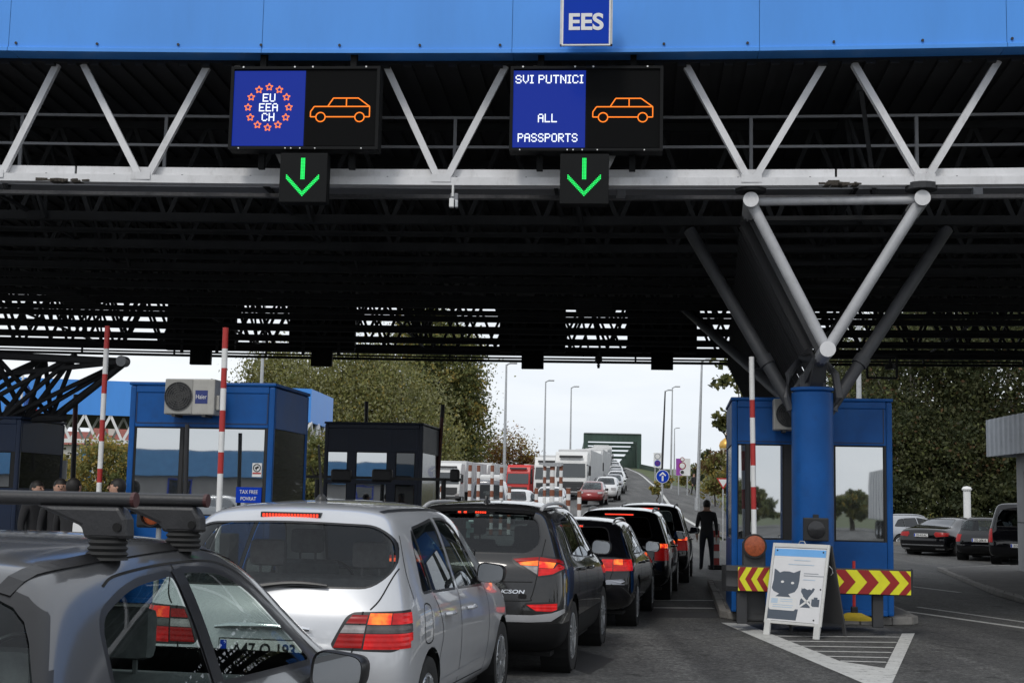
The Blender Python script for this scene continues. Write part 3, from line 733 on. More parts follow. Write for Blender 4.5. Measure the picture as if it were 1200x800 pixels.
m = MB(); m.poly([(a0.x, a0.y+.3, zb+.2), (a1.x, a1.y+.3, zb+.2), (b0.x, b0.y+.3, zb+.2), (b0.x-8, b0.y+16, zb+.2), (a0.x, a0.y+22, zb+.2)], .3, (0,0,1)); m.build('roof_deck', M_deck, far, world=True)
for p, dd in ((100, 84), (-60, 84), (330, 95)):
    q = P(p, 560, dd); m = MB(); m.tube((q.x, q.y, -.2), (q.x, q.y, 4.3), .34, n=16); m.build('column', mat('pale_blue_column', (.03,.19,.38), .5) if 'pale_blue_column' not in MATS else MATS['pale_blue_column'], far, smooth=True, world=True)
    m = MB(); m.tube((q.x, q.y, 4.3), (q.x, q.y, zb-1.6), .18, n=10); m.build('column_neck', M_dsteel, far, world=True)
# ------------------------------------------------------------------ inspection booths
M_bluelow = M_blue
M_seal = M_rubber
M_ac = mat('cream_enamel', (.40,.39,.36), .45, var=.08, scale=6, dirt=.35, dcol=(.18,.16,.13))
M_orange_lens = mat('orange_reflector', (.33,.075,.025), .35, var=.35, scale=30, bump=.3, bscale=60)
def booth(name, label, x0, x1, ytop, D, length, paint, wins, panels, low_y, glass, side_glass, rail=None, group='blue inspection booths'):
    """front face between pixels x0..x1 at depth D; wins/panels are pixel rectangles on that face"""
    cx = (x0+x1)/2; c = P(cx, ytop, D); zt = c.z; s = D/1600
    t = thing(name, label, 'booth', (c.x, c.y, 0), -HEAD, group)
    w = (x1-x0)*s/math.cos(HEAD)*1.0; X = lambda p: (p-cx)*s/math.cos(HEAD)
    Z = lambda y: zt-(y-ytop)*s
    zf = .14
    m = MB(); m.bb(-w/2+.05, w/2-.05, .06, length-.06, zf, zt-.06); m.build('core', M_bluedark, t)
    m = MB()
    # frame: posts, top and bottom rails left proud of the core, then the strips between the openings
    pw = .09
    for a, b in ((-w/2, -w/2+pw), (w/2-pw, w/2)): m.bb(a, b, 0, pw, zf, zt, ch=.03); m.bb(a, b, length-pw, length, zf, zt, ch=.03)
    xs_ = [X(q) for r_ in wins+panels for q in r_[:2]]
    m.bb(-w/2+pw, w/2-pw, 0, .07, zt-.10, zt, ch=.012); m.bb(-w/2+pw, w/2-pw, .0, .07, zf, zf+.08, ch=.012)
    m.build('frame', paint, t, bevel=0)
    ws = sorted(wins); wt, wb = Z(ws[0][2]), Z(ws[0][3])
    m = MB(); m.bb(-w/2+pw, w/2-pw, .012, .07, wt+.001, zt-.101); 
    m.build('upper_panel', paint, t, bevel=.004)
    m = MB()
    for r_ in panels:
        a, b, e, f = X(r_[0]), X(r_[1]), Z(r_[3]), Z(r_[2])
        for q in ((a, b, e-.006, e+.006), (a, b, f-.006, f+.006), (a-.006, a+.006, e+.006, f-.006), (b-.006, b+.006, e+.006, f-.006)): m.bb(q[0], q[1], .006, .011, q[2], q[3])
    if panels: m.build('panel_groove', M_bluedark, t)
    m = MB(); m.bb(-w/2+pw, w/2-pw, .012, .07, zf+.081, wb-.001); 
    m.build('lower_panel', paint, t, bevel=.004)
    # strips between windows
    edges = [-w/2+pw]
    for r_ in ws: edges += [X(r_[0]), X(r_[1])]
    edges.append(w/2-pw)
    m = MB()
    for k in range(0, len(edges), 2):
        if edges[k+1]-edges[k] > .004: m.bb(edges[k], edges[k+1], .014, .072, wb, wt)
    m.build('window_mullion', M_black if rail is None else paint, t)
    for r_ in ws:
        a, b = X(r_[0])+.002, X(r_[1])-.002
        g = MB(); g.bb(a, b, .034, .044, wb+.004, wt-.004); f = g.build('window', glass if len(r_) < 5 else r_[4], t)
        k = MB(); k.bb(a, b, .022, .033, wb+.002, wb+.02); k.bb(a, b, .022, .033, wt-.02, wt-.002); k.bb(a, a+.014, .022, .033, wb+.021, wt-.021); k.bb(b-.014, b, .022, .033, wb+.021, wt-.021); k.build('window_seal', M_seal, f)
    if rail: 
        m = MB(); m.bb(-w/2+pw, w/2-pw, -.004, .05, Z(rail)-.05, Z(rail)+.05); m.build('cross_rail', paint, t, bevel=.004)
    for sx, nm in ((1, 'side_wall'), (-1, 'side_wall')):
        o = sx*(w/2-.03); MB().bb(o-.028, o+.028, pw, length-pw, wt, zt-.02).build('upper_side_panel', paint, t); m = MB(); m.bb(o-.028, o+.028, pw, length-pw, zf, wb); sw = m.build(nm, paint, t)
        m = MB(); m.bb(o-.012, o+.012, pw+.005, length-pw-.005, wb+.005, wt-.005); m.build('side_window', side_glass, sw)
    m = MB(); m.bb(-w/2-.015, w/2+.015, -.02, length+.02, zt+.001, zt+.05, ch=.02); m.build('roof_cap', paint if paint is not M_blue else M_blue, t)
    return t, X, Z, w, s
b1, X1, Z1, w1, s1 = booth('inspection_booth', 'bright blue booth with mirrored windows and a TAX FREE sign, behind the silver car', 150, 325, 452, 19.3, 1.8, M_blue,
      [(158, 213.5, 500.5, 603), (217, 315, 502, 603)], [(158.5, 316.5, 459, 496)], 603, M_booth_glass, M_dark_glass)
b2, X2, Z2, w2, s2 = booth('inspection_booth', 'bright blue booth standing behind the round blue column at right', 859, 1042.5, 470, 19.95, 2.2, M_blue,
      [(866, 876, 521, 632), (879.5, 919, 521, 632), (977, 1033, 523, 634)], [(865, 1032.5, 477, 518)], 634, M_booth_glass, M_dark_glass)
b3, X3, Z3, w3, s3 = booth('inspection_booth', 'dark navy booth with small bright windows in the middle distance behind the silver car', 380, 496.5, 497, 31, 2.4, mat('navy_booth_paint', (.010,.018,.042), .5, var=.15),
      [(384, 408, 529, 598), (418, 455, 529, 598), (465, 488, 529, 598, M_dark_glass)], [(385, 408, 501, 525), (414, 459, 501, 525), (465, 489, 501, 525)], 598, M_booth_glass, M_dark_glass, rail=564)
b4, X4, Z4, w4, s4 = booth('inspection_booth', 'very dark blue booth at the left edge under the lattice struts', -70, 27, 490, 26, 1.9, mat('deep_blue_paint', (.010,.03,.085), .45, var=.15),
      [(-62, -8, 528, 570, M_dark_glass), (-3, 17, 528, 570)], [], 570, M_booth_glass, M_dark_glass)
# signs stuck on the first booth
def local_sign(base, x, z, dy=-.004):
    return WM[base.name] @ Vector((x, dy, z))
p = local_sign(b1, X1(298), Z1(578), .012); t = thing('booth_sign', 'small blue sign reading TAX FREE POVRAT in the booth window', 'sign', tuple(p), -HEAD)
MB().bb(-15.2*s1, 15.2*s1, 0, .012, -9*s1, 9*s1).build('sign_plate', M_signblue, t)
for txt, dz in (('TAX FREE', 3.6), ('POVRAT', -4.2)):
    vs, fs = text_mesh(txt, .1, .0, 21.5*s1 if txt[0] == 'T' else 18.5*s1, 4.2*s1); MB().add([(v.x, v.y-.004, v.z+dz*s1) for v in vs], fs).build('lettering', M_white, t)
p = local_sign(b1, X1(306.5), Z1(549), .016); t = thing('camera_notice', 'small white camera notice with a red bar on the booth window', 'notice', tuple(p), -HEAD)
MB().bb(-5.6*s1, 5.6*s1, 0, .006, -8*s1, 8*s1).build('notice_sheet', M_white, t)
m = MB(); pts = [(4.2*math.cos(2*PI*k/20)*s1, 2.4*s1+4.2*math.sin(2*PI*k/20)*s1) for k in range(20)]; stroke(m, pts, .9*s1, 0, True); m.box((0, -.003, 2.8*s1), (4.5*s1, .004, 2.2*s1), 0, 0, 0, Matrix.Rotation(R(-25), 4, 'Y')); m.box((-.8*s1, -.003, 1.0*s1), (1.2*s1, .004, 2.2*s1)); m.build('camera_symbol', M_black, t)
MB().bb(-5*s1, 5*s1, -.003, 0, -4.6*s1, -3*s1).build('red_bar', M_red, t)
# air conditioners
def ac_unit(label, loc, rz, s, w_px, h_px, txt):
    t = thing('air_conditioner', label, 'air conditioner', tuple(loc), rz, 'air conditioners on the booths')
    w, h, d = w_px*s, h_px*s, .27
    m = MB(); m.bb(-w/2, w/2, 0, d, -h/2, h/2, ch=.02); m.build('casing', M_ac, t)
    m = MB(); m.bb(-w/2+.012, -w/2+w*.56, -.008, .0, -h/2+.012, h/2-.012, ch=.003); m.build('fan_panel', mat('ac_grey', (.30,.295,.275), .5, var=.1) if 'ac_grey' not in MATS else MATS['ac_grey'], t)
    fx = -w/2+w*.285; fr = h*.40
    m = MB(); m.tube((fx, -.010, .0), (fx, -.0085, 0), fr, n=36); f = m.build('fan_recess', M_black, t)
    m = MB()
    for rr in (.2, .36, .52, .68, .84, 1.0): stroke(m, [(fx+fr*rr*math.cos(2*PI*k/30), fr*rr*math.sin(2*PI*k/30)) for k in range(30)], .006, -.014, True)
    for k in range(10): a = 2*PI*k/10; m.bar((fx+fr*.1*math.cos(a), -.017, fr*.1*math.sin(a)), (fx+fr*math.cos(a+.5), -.017, fr*math.sin(a+.5)), .005)
    m.build('fan_grille', mat('grille_grey', (.06,.06,.06), .5) if 'grille_grey' not in MATS else MATS['grille_grey'], f)
    m = MB()
    for k in range(4): a = PI/2*k+.3; m.bar((fx, -.0125, 0), (fx+fr*.8*math.cos(a), -.0115, fr*.8*math.sin(a)), .09, .004, up=(0,1,0))
    m.build('fan_blades', mat('fan_grey', (.035,.034,.033), .6) if 'fan_grey' not in MATS else MATS['fan_grey'], f)
    lx = w*.24; lb = MB(); lb.bb(lx-7.5*s, lx+7.5*s, -.004, .0, -8*s, 7.5*s); lab = lb.build('brand_label', mat('label_blue', (.02,.035,.17), .4) if 'label_blue' not in MATS else MATS['label_blue'], t)
    vs, fs = text_mesh(txt, .1, 0, 13*s, 5*s); MB().add([(v.x+lx, v.y-.006, v.z) for v in vs], fs).build('lettering', M_white, lab)
    m = MB(); m.bb(w/2, w/2+.05, .06, .2, -h*.36, h*.05, ch=.012); m.build('valve_cover', M_ac, t)
    for q in (-w*.3, w*.3): MB().bb(q-.025, q+.025, -.01, d+.02, -h/2-.03, -h/2).build('bracket', M_dsteel, t)
    return t
p = P(222, 464.5, 18.98); ac_unit('cream air conditioner with a blue brand label on top of the left booth', p, -HEAD, 18.98/1600, 61, 42, 'Haier')
p = P(938, 485.5, 19.6); ac_unit('cream air conditioner half hidden behind the blue column', p, -HEAD, 19.6/1600, 62, 37, 'Haier')

# ------------------------------------------------------------------ lifting barriers
def boom_mesh(a, b, r, segs, mats_order):
    """segs: fractions along the boom where the colour changes, starting with colour 0"""
    m = MB(); f = [0]+segs+[1]
    for k in range(len(f)-1): m.tube(Vector(a).lerp(Vector(b), f[k]), Vector(a).lerp(Vector(b), f[k+1]), r, n=14, mi=k % 2, cap=(k in (0, len(f)-2)))
    return m
def barrier(label, top, bot, D, r, reds, top_red=False, cab=None, mats=None, lamp=None, grp='raised barrier booms'):
    a = P(*top, D); b = P(*bot, D); mats = mats or [M_white, M_red]
    base = Vector((b.x, b.y, 0)); t = thing('lifting_barrier', label, 'barrier', tuple(base), -HEAD, grp)
    H = bot[1]-top[1]; fr = [(y-top[1])/H for q in reds for y in q]
    if fr and fr[0] <= .001: fr = fr[1:]; mm = mats[::-1]
    else: mm = mats
    m = boom_mesh(a, b, r, fr, None); m.build('boom', mm, t, smooth=True, world=True)
    cw, cd, chh = cab or (.32, .36, 1.05)
    z0 = .13
    m = MB(); m.bb(-cw/2, cw/2, -.02, cd, z0, z0+chh, ch=.02); m.build('cabinet', mat('barrier_cabinet_grey', (.045,.046,.048), .5, var=.15) if 'barrier_cabinet_grey' not in MATS else MATS['barrier_cabinet_grey'], t)
    m = MB(); m.bb(-cw/2+.03, cw/2-.03, -.03, -.021, z0+.1, z0+chh*.7); m.build('cabinet_door', MATS['barrier_cabinet_grey'], t)
    if lamp:
        lx, lz, lr = lamp; m = MB(); m.tube((lx, -.09, lz), (lx, .0, lz), lr*1.16, n=32); l = m.build('lamp_housing', M_black, t)
        m = MB(); m.lathe([(lr, -.09), (lr*.97, -.10), (lr*.6, -.112), (0, -.115)], 32, 'Y', (lx, 0, lz)); m.build('lamp_lens', M_orange_lens, l, smooth=True)
    return t
rb = barrier('tall red and white barrier boom raised in front of the right blue booth', (880.7, 418), (884, 640), 18.75, .036, [(469, 490), (520, 546), (571, 597)], cab=(.30, .34, 1.05), lamp=(.0, 1.13, .14))
barrier('tall red and white barrier boom raised in front of the left blue booth', (264.5, 384), (254.5, 655), 17.4, .037, [(384, 409), (432, 456), (482, 507), (531, 556)])
barrier('red and white barrier boom raised left of the left blue booth', (126, 382), (112.5, 640), 19.5, .037, [(382, 409), (439, 462), (493, 518), (550, 566)])
M_rd = mat('dark_red_boom', (.09,.012,.012), .5); M_wd = mat('dark_boom', (.014,.014,.016), .5)
barrier('dark and red barrier boom behind the dark booth, right of the lattice struts', (89, 462), (85, 575), 30, .055, [(480, 520)], mats=[M_wd, M_rd])
barrier('thin dark and red barrier boom right of the navy booth', (519, 474), (511, 590), 33, .05, [(489, 560)], mats=[M_wd, M_rd])
barrier('thin dark barrier boom rising above the navy booth roof', (429.5, 470), (428, 560), 35, .05, [], mats=[M_wd, M_rd])
barrier('dark mullion-like barrier boom raised before the left booth window', (219.5, 497), (216, 640), 18.2, .03, [], mats=[M_wd, M_rd])
# low boom with lamp heads across the navy booth
t = thing('signal_boom', 'dark horizontal boom with two lamp heads in front of the navy booth', 'barrier', tuple(P(430, 563, 28)), -HEAD)
a, b = P(352, 558, 28), P(540, 562, 28); o = P(430, 563, 28)
m = MB(); m.bar(a, b, .06, .06); m.build('boom', M_black, t, world=True)
for px in (400, 448, 533):
    m = MB(); c = P(px, 557, 27.9); m.box(c, (.42 if px < 500 else .2, .16, .26), 0, 0, .05); m.build('lamp_head', M_black, t, world=True)
m = MB()
for px in (372, 520): c = P(px, 561, 28); m.tube((c.x, c.y, .1), c, .05)
m.build('boom_stand', M_black, t, world=True)
# amber signal on a short post in front of the left booth
p = P(177, 604, 15.6); t = thing('amber_signal', 'round amber signal lamp in a black box before the left booth', 'signal lamp', (p.x, p.y, 0), 0)
MB().box((0, .08, p.z), (.34, .15, .27), 0, 0, .03).build('lamp_box', M_black, t)
m = MB(); m.lathe([(.10, -.015), (.098, -.02), (.06, -.035), (0, -.04)], 28, 'Y', (.01, .01, p.z)); m.build('lamp_lens', M_orange_lens, t, smooth=True)
m = MB(); m.lathe([(.115, .005), (.12, -.08), (.112, -.08), (.105, .004)], 20, 'Y', (.01, .0, p.z)); m.build('lamp_visor', M_black, t)
m = MB(); m.tube((.07, .1, 0), (.07, .1, p.z-.12), .03); m.build('post', M_galv, t)
# dark signal box hung on the blue column
p = P(956, 620, 18.5); t = thing('signal_box', 'black signal box with a dark round lens hung on the blue column', 'signal lamp', tuple(p), -HEAD)
MB().box((0, .0, 0), (.33, .14, .31), 0, 0, .015).build('box_body', M_black, t); m = MB(); m.lathe([(.12, -.072), (.115, -.085), (.05, -.10), (0, -.103)], 28, 'Y'); m.build('lens', mat('dark_lens', (.02,.02,.022), .15), t, smooth=True); MB().bb(-.035, .035, -.05, .05, .155, .20).build('top_clip', M_black, t)
# ------------------------------------------------------------------ chevron guard rail
M_yel = mat('reflective_yellow', (.72,.70,.02), .4, var=.06, scale=8, dirt=.15, dcol=(.3,.27,.05)); M_cred = mat('reflective_red', (.28,.012,.012), .4, var=.1, scale=8)
D = 18.42; s = D/1600; cx, cy = 958, 680; c = P(cx, cy, D); t = thing('chevron_guard_rail', 'low guard rail with red and yellow chevron panels before the right booth', 'guard rail', (c.x, c.y, 0), -R(6))
X = lambda p: (p-cx)*s
zc = c.z; hh = 15*s
m = MB(); pr = [(0, -hh), (-.035, -hh*.6), (0, -hh*.15), (0, hh*.15), (-.035, hh*.6), (0, hh)]
pl = [(X(850), .36), (X(849), .16), (X(854), .05), (X(868), .0), (X(1050), 0), (X(1062), .03), (X(1068), .12), (X(1070), .4)]
vs = [(x, y+a+.03, zc+z) for x, y in pl for a, z in pr]+[(x, y+a+.045, zc+z) for x, y in pl for a, z in pr]; k = len(pr); n = len(pl)
m.add(vs, [(i*k+j, (i+1)*k+j, (i+1)*k+j+1, i*k+j+1) for i in range(n-1) for j in range(k-1)]); m.build('rail_beam', M_dsteel, t, smooth=True)
for x0, x1, sg in ((867, 903, -1), (966, 1063, 1)):
    m = MB(); a, b = X(x0), X(x1); m.bb(a, b, -.03, -.022, zc-hh*.9, zc+hh*.9); pn = m.build('chevron_panel', M_yel, t)
    m = MB(); pitch = 26*s if sg > 0 else 13.5*s; q = a-pitch*.6 if sg > 0 else a-pitch*.4; dep = 11.5*s if sg > 0 else 8*s
    while q < b+pitch:
        bw = pitch*.5
        for h0, h1 in ((-hh*.9, 0), (0, hh*.9)):
            e0, e1 = (0, dep) if h0 < 0 else (dep, 0)
            if sg < 0: e0, e1 = dep-e0, dep-e1
            pts = [(q+e0, h0), (q+bw+e0, h0), (q+bw+e1, h1), (q+e1, h1)]
            cl = lambda v: min(b-.002, max(a+.002, v))
            # clip against the panel sides
            poly = pts
            for lim, keep in ((a+.001, 1), (b-.001, -1)):
                out = []
                for i in range(len(poly)):
                    p0, p1 = poly[i], poly[(i+1) % len(poly)]; d0, d1 = (p0[0]-lim)*keep, (p1[0]-lim)*keep
                    if d0 >= 0: out.append(p0)
                    if d0*d1 < 0: f = d0/(d0-d1); out.append((p0[0]+(p1[0]-p0[0])*f, p0[1]+(p1[1]-p0[1])*f))
                poly = out
                if len(poly) < 3: break
            if len(poly) >= 3: m.add([(x, -.0335, zc+z) for x, z in poly], [tuple(range(len(poly)))])
        q += pitch
        if sg > 0 and q > X(1020): pitch *= .8
    m.build('red_chevrons', M_cred, pn)
for px in (872, 1027):
    m = MB(); m.bb(X(px)-.07, X(px)+.07, .05, .17, .1, zc+hh); m.build('rail_post', M_dsteel, t, bevel=.01)
# red gas-strut pole with yellow foot by the booth
p = P(1001, 712, 19.15); t = thing('red_marker_pole', 'thin red pole on a yellow half-round foot behind the chevron rail', 'marker pole', (p.x, p.y, .14), 0)
MB().tube((0, 0, .05), (0, 0, .80), .022).build('pole', M_red, t); MB().lathe([(0, .10), (.10, .09), (.24, .03), (.26, 0), (0, 0)], 28).build('foot', mat('faded_yellow', (.45,.33,.02), .6, var=.2, dirt=.4), t, smooth=True); MB().box((0,0,.13), (.09,.09,.1), 0, 0, .02).build('clamp', M_black, t)
# ------------------------------------------------------------------ A-board with the pet poster
p0, p1 = G(897, 743.5), G(956, 749); c = (p0+p1)/2; ang = math.atan2(p0.y-p1.y, p1.x-p0.x); wB = (p1-p0).length+.10
t = thing('a_board', 'white A-board with a grey cat poster on the road before the island', 'A-board', (c.x, c.y, 0), -ang)
H_ = 1.22; lean = R(13); TB = Matrix.Rotation(-lean, 4, 'X')
def tilt(m): m.v = [tuple(TB @ Vector(v)) for v in m.v]; return m
fw = .035
m = MB()
m.bb(-wB/2, -wB/2+fw, 0, .03, .16, H_, ch=.006); m.bb(wB/2-fw, wB/2, 0, .03, .16, H_, ch=.006); m.bb(-wB/2+fw, wB/2-fw, 0, .03, H_-.055, H_, ch=.006); m.bb(-wB/2+fw, wB/2-fw, 0, .03, .16, .195, ch=.006)
M_frame = mat('white_board_frame', (.62,.62,.60), .4, var=.05, dirt=.3, dcol=(.3,.29,.27)); fr = tilt(m).build('frame', M_frame, t)
for sx in (-1, 1):
    m = MB(); x = sx*(wB/2-.055); m.bb(x-.042, x+.042, -.004, .034, .0, .20, ch=.006); tilt(m).build('foot', M_frame, t)
m = MB(); a = .78; top_y = math.sin(lean)*H_; top_z = math.cos(lean)*H_
for sx in (-1, 1): m.bar((sx*(wB/2-.02), top_y+.06, top_z-.02), (sx*(wB/2-.02), top_y+.42, .01), .04, .03)
m.add([(-wB/2+.02, top_y+.075, top_z-.05), (wB/2-.02, top_y+.075, top_z-.05), (wB/2-.02, top_y+.385, .16), (-wB/2+.02, top_y+.385, .16)], [(0,1,2,3)])
m.build('back_leaf', mat('board_back', (.05,.05,.052), .6), t)
m = MB(); m.path([(.0-.05, top_y+.03, top_z), (-.03, top_y+.03, top_z+.03), (.03, top_y+.03, top_z+.03), (.05, top_y+.03, top_z)], .007); m.build('handle', M_galv, t)
m = MB()
for sx in (-1, 1): m.path([(sx*wB/2, .26, .92), (sx*(wB/2+.03), .28, .88), (sx*(wB/2+.035), .29, .83), (sx*(wB/2), .3, .80)], .006)
m.build('side_hook', M_galv, t)
M_paper = mat('poster_paper', (.72,.72,.73), .35, var=.05, scale=2.5, bump=.35, bscale=5); M_catg = mat('poster_slate', (.085,.105,.135), .4, var=.05); M_pblue = mat('poster_light_blue', (.16,.42,.80), .4, var=.08); M_pgrey = mat('poster_print_grey', (.33,.35,.38), .4); M_pale = mat('poster_pale_blue', (.50,.62,.74), .4)
PW = wB/2-fw-.005; z0, z1 = .20, H_-.06; m = MB(); m.bb(-PW, PW, .008, .014, z0, z1); ps = tilt(m).build('poster', M_paper, t)
def ppoly(name, pts, mt, y=.0065):   # pts in poster fractions (0..1 right, 0..1 up)
    m = MB(); m.add([(-PW+2*PW*x, y, z0+(z1-z0)*z) for x, z in pts], [tuple(range(len(pts)))]); return tilt(m).build(name, mt, ps)
ppoly('blue_header', [(.0, .885), (1, .885), (1, .985), (0, .985)], M_pblue)
el = lambda cx, cz, rx, rz, n=28: [(cx+rx*math.cos(2*PI*k/n), cz+rz*math.sin(2*PI*k/n)) for k in range(n)]
ppoly('cat_head', [(.04,.55),(.02,.44),(.06,.40),(.18,.365),(.10,.32),(.42,.32),(.36,.365),(.48,.40),(.53,.46),(.545,.55),(.545,.66),(.55,.70),(.50,.685),(.42,.66),(.33,.675),(.22,.675),(.15,.655),(.08,.69),(.035,.705)], M_catg)
ppoly('cat_body', [(.0,.02),(.56,.02),(.58,.17),(0,.17)], M_catg)
ppoly('white_card', [(.0,.18),(.03,.145),(.50,.145),(.54,.18),(.54,.30),(.51,.325),(.04,.325),(.0,.30)], M_white, .005)
ppoly('card_photo', [(.04,.235),(.17,.235),(.17,.30),(.04,.30)], M_pale, .0035)
for e in ((.22, .53), (.42, .52)): ppoly('cat_eye', el(e[0], e[1], .032, .016), M_white, .005)
for q, (x0, x1, zz) in enumerate(((.62,.90,.655),(.62,1.0,.625),(.62,.85,.57),(.22,.46,.29),(.22,.46,.262),(.08,.48,.21),(.08,.46,.182),(.40,.72,.83),(.3,.8,.77))): ppoly('print_line', [(x0, zz), (x1, zz), (x1, zz+.009), (x0, zz+.009)], M_pgrey if q < 2 else M_pale, .0032)
ppoly('small_cat', [(.60,.22),(.62,.20),(.80,.20),(.80,.26),(.75,.33),(.84,.42),(.86,.46),(.82,.47),(.80,.44),(.76,.45),(.72,.44),(.66,.46),(.62,.45),(.61,.47),(.60,.41),(.65,.36),(.60,.30)], M_catg)
ppoly('suitcase', [(.82,.22),(.97,.22),(.97,.32),(.93,.32),(.93,.345),(.86,.345),(.86,.32),(.82,.32)], M_catg)
for q in (((.56,.20),(.60,.19),(.86,.34),(.83,.36)), ((.83,.20),(.86,.21),(.62,.37),(.58,.35))): ppoly('white_cross', list(q), M_white, .0045)
m = MB()
for x, z in ((.05, .96), (.95, .955), (.90, .04), (.97, .455)): m.tube((-PW+2*PW*x, .002, z0+(z1-z0)*z), (-PW+2*PW*x, .008, z0+(z1-z0)*z), .011, n=10)
tilt(m).build('fixing_screw', M_black, ps)

# ------------------------------------------------------------------ small things at left
p = P(101, 610, 19); t = thing('white_cabinet', 'white cabinet with slanted side between the left booths', 'cabinet', (p.x, p.y, 0), -R(8))
m = MB(); m.poly([(-.22, 0, 0), (.24, 0, 0), (.24, 0, p.z+.1), (.18, 0, p.z+.2), (-.12, 0, p.z+.2), (-.2, 0, p.z-.05)], .4, (0, 1, 0)); m.build('cabinet_body', M_white, t, bevel=.02)
MB().bb(-.12, .20, -.006, 0, p.z+.06, p.z+.075).build('lid_gap', M_dsteel, t); MB().tube((-.11, -.01, p.z+.04), (-.11, 0, p.z+.04), .02).build('lock', M_black, t)
p = P(73, 550, 28); t = thing('notice_board', 'small pale notice board on a thin pole behind the dark booth', 'notice board', (p.x, p.y, 0), 0)
MB().bb(-.09, .09, 0, .03, p.z-.2, p.z+.19, ch=.004).build('board', M_white, t); MB().bb(-.08, .0, -.004, -.001, p.z-.17, p.z+.16).build('sheet', M_galv, t); MB().tube((.0, .05, 0), (.0, .05, p.z+.1), .025).build('post', M_galv, t)
fx = thing('flag_pole', 'flag pole with a limp red, white and blue flag behind the lattice struts', 'flag', tuple(P(17, 600, 60)*1), 0)
p = P(17, 600, 60); q = P(13, 430, 60); m = MB(); m.tube((0, 0, -.5), (0, 0, q.z-p.z), .05); m.build('pole', M_white, fx)
zq = q.z-p.z
for k, (mm, a, b) in enumerate(((mat('flag_blue', (.03,.10,.35), .7), .1, .55), (mat('flag_white', (.6,.6,.6), .7), .55, 1.0), (mat('flag_red', (.45,.03,.04), .7), 1.0, 1.5))):
    m = MB(); vs = []; 
    for i in range(7):
        for j in range(5): vs.append((.08+a*.5+(b-a)*.5*i/6-.05*j*.4, .07*math.sin(i*1.3+j*.5+k), zq-.3-j*.55-(a+(b-a)*i/6)*1.2))
    m.add(vs, [(i*5+j, (i+1)*5+j, (i+1)*5+j+1, i*5+j+1) for i in range(6) for j in range(4)]); m.build('cloth_stripe', mm, fx, smooth=True)

# ------------------------------------------------------------------ cars
def car_paint(name, col, metal=.4, rough=.3, dirt=.12, flake=0):
    m = mat(name, col, rough, metal=metal, var=.05, scale=1.2, spec=.08, coat=1.0, croughn=.03, dirt=dirt, dcol=tuple(min(1, c*.7+.03) for c in col))
    return m
M_trim = mat('black_car_trim', (.010,.010,.011), .35, var=.15, scale=12)
M_clad = mat('dark_cladding_plastic', (.008,.008,.0085), .65, var=.2, scale=10, bump=.15, bscale=120, spec=.2)
M_tyre = mat('tyre_rubber', (.016,.016,.016), .8, var=.25, scale=20, dirt=.5, dcol=(.05,.045,.04))
M_alloy = mat('alloy_rim', (.55,.56,.57), .28, metal=.85, var=.08, scale=9, dirt=.3, dcol=(.12,.11,.10))
M_chrome = mat('chrome', (.75,.76,.78), .12, metal=1, var=.03)
M_gap = mat('panel_gap', (.004,.004,.004), .9, var=0)
M_inter = mat('car_interior', (.07,.07,.073), .8, var=.2, scale=8)
M_seat = mat('seat_fabric', (.17,.172,.18), .9, var=.25, scale=14)
G_clear = glass_mat('car_window_glass', (.70,.77,.74), .03)
G_tint = glass_mat('tinted_car_glass', (.25,.29,.29), .035)
G_dark = glass_mat('privacy_glass', (.05,.055,.06), .07)
G_rear = glass_mat('rear_window_glass', (.72,.76,.75), .03)
def lens(name, col, e, es, rough=.22, ribs=60):
    m = mat(name, col, rough, var=.35, scale=14, coat=0, spec=.35, emit=e, estr=es); nt = m.node_tree; N = nt.nodes; L = nt.links
    tc = N.new('ShaderNodeTexCoord'); wv = N.new('ShaderNodeTexWave'); wv.bands_direction = 'Z'; wv.inputs['Scale'].default_value = ribs/6.; wv.inputs['Distortion'].default_value = 0
    L.new(tc.outputs['Object'], wv.inputs['Vector']); bp = N.new('ShaderNodeBump'); bp.inputs['Strength'].default_value = .35; bp.inputs['Distance'].default_value = .004; L.new(wv.outputs['Fac'], bp.inputs['Height']); L.new(bp.outputs[0], N['Principled BSDF'].inputs['Normal'])
    if es > .3:
        no = N.new('ShaderNodeTexNoise'); no.inputs['Scale'].default_value = 11; no.inputs['Detail'].default_value = 3; L.new(tc.outputs['Object'], no.inputs['Vector'])
        rp = N.new('ShaderNodeValToRGB'); q = rp.color_ramp.elements; q[0].position = .40; q[0].color = (.45, .008, .01, 1); q[1].position = .66; q[1].color = (e[0]*1.25, e[1]*1.9, e[2]*1.5, 1)
        L.new(no.outputs['Fac'], rp.inputs['Fac']); L.new(rp.outputs['Color'], N['Principled BSDF'].inputs['Emission Color'])
    return m
L_red = lens('red_lamp_lens', (.24,.006,.006), (1,.01,.01), .05)
L_lit = lens('lit_brake_lens', (.35,.02,.01), (1,.14,.02), 1.1)
L_litred = lens('lit_red_lens', (.26,.006,.006), (1,.008,.012), .33)
L_clear = lens('clear_lamp_lens', (.32,.30,.30), None, 0)
L_dim = lens('smoked_lamp_lens', (.10,.09,.09), None, 0)
M_mirror = mat('mirror_silver', (.9,.92,.93), .02, metal=1, var=0)

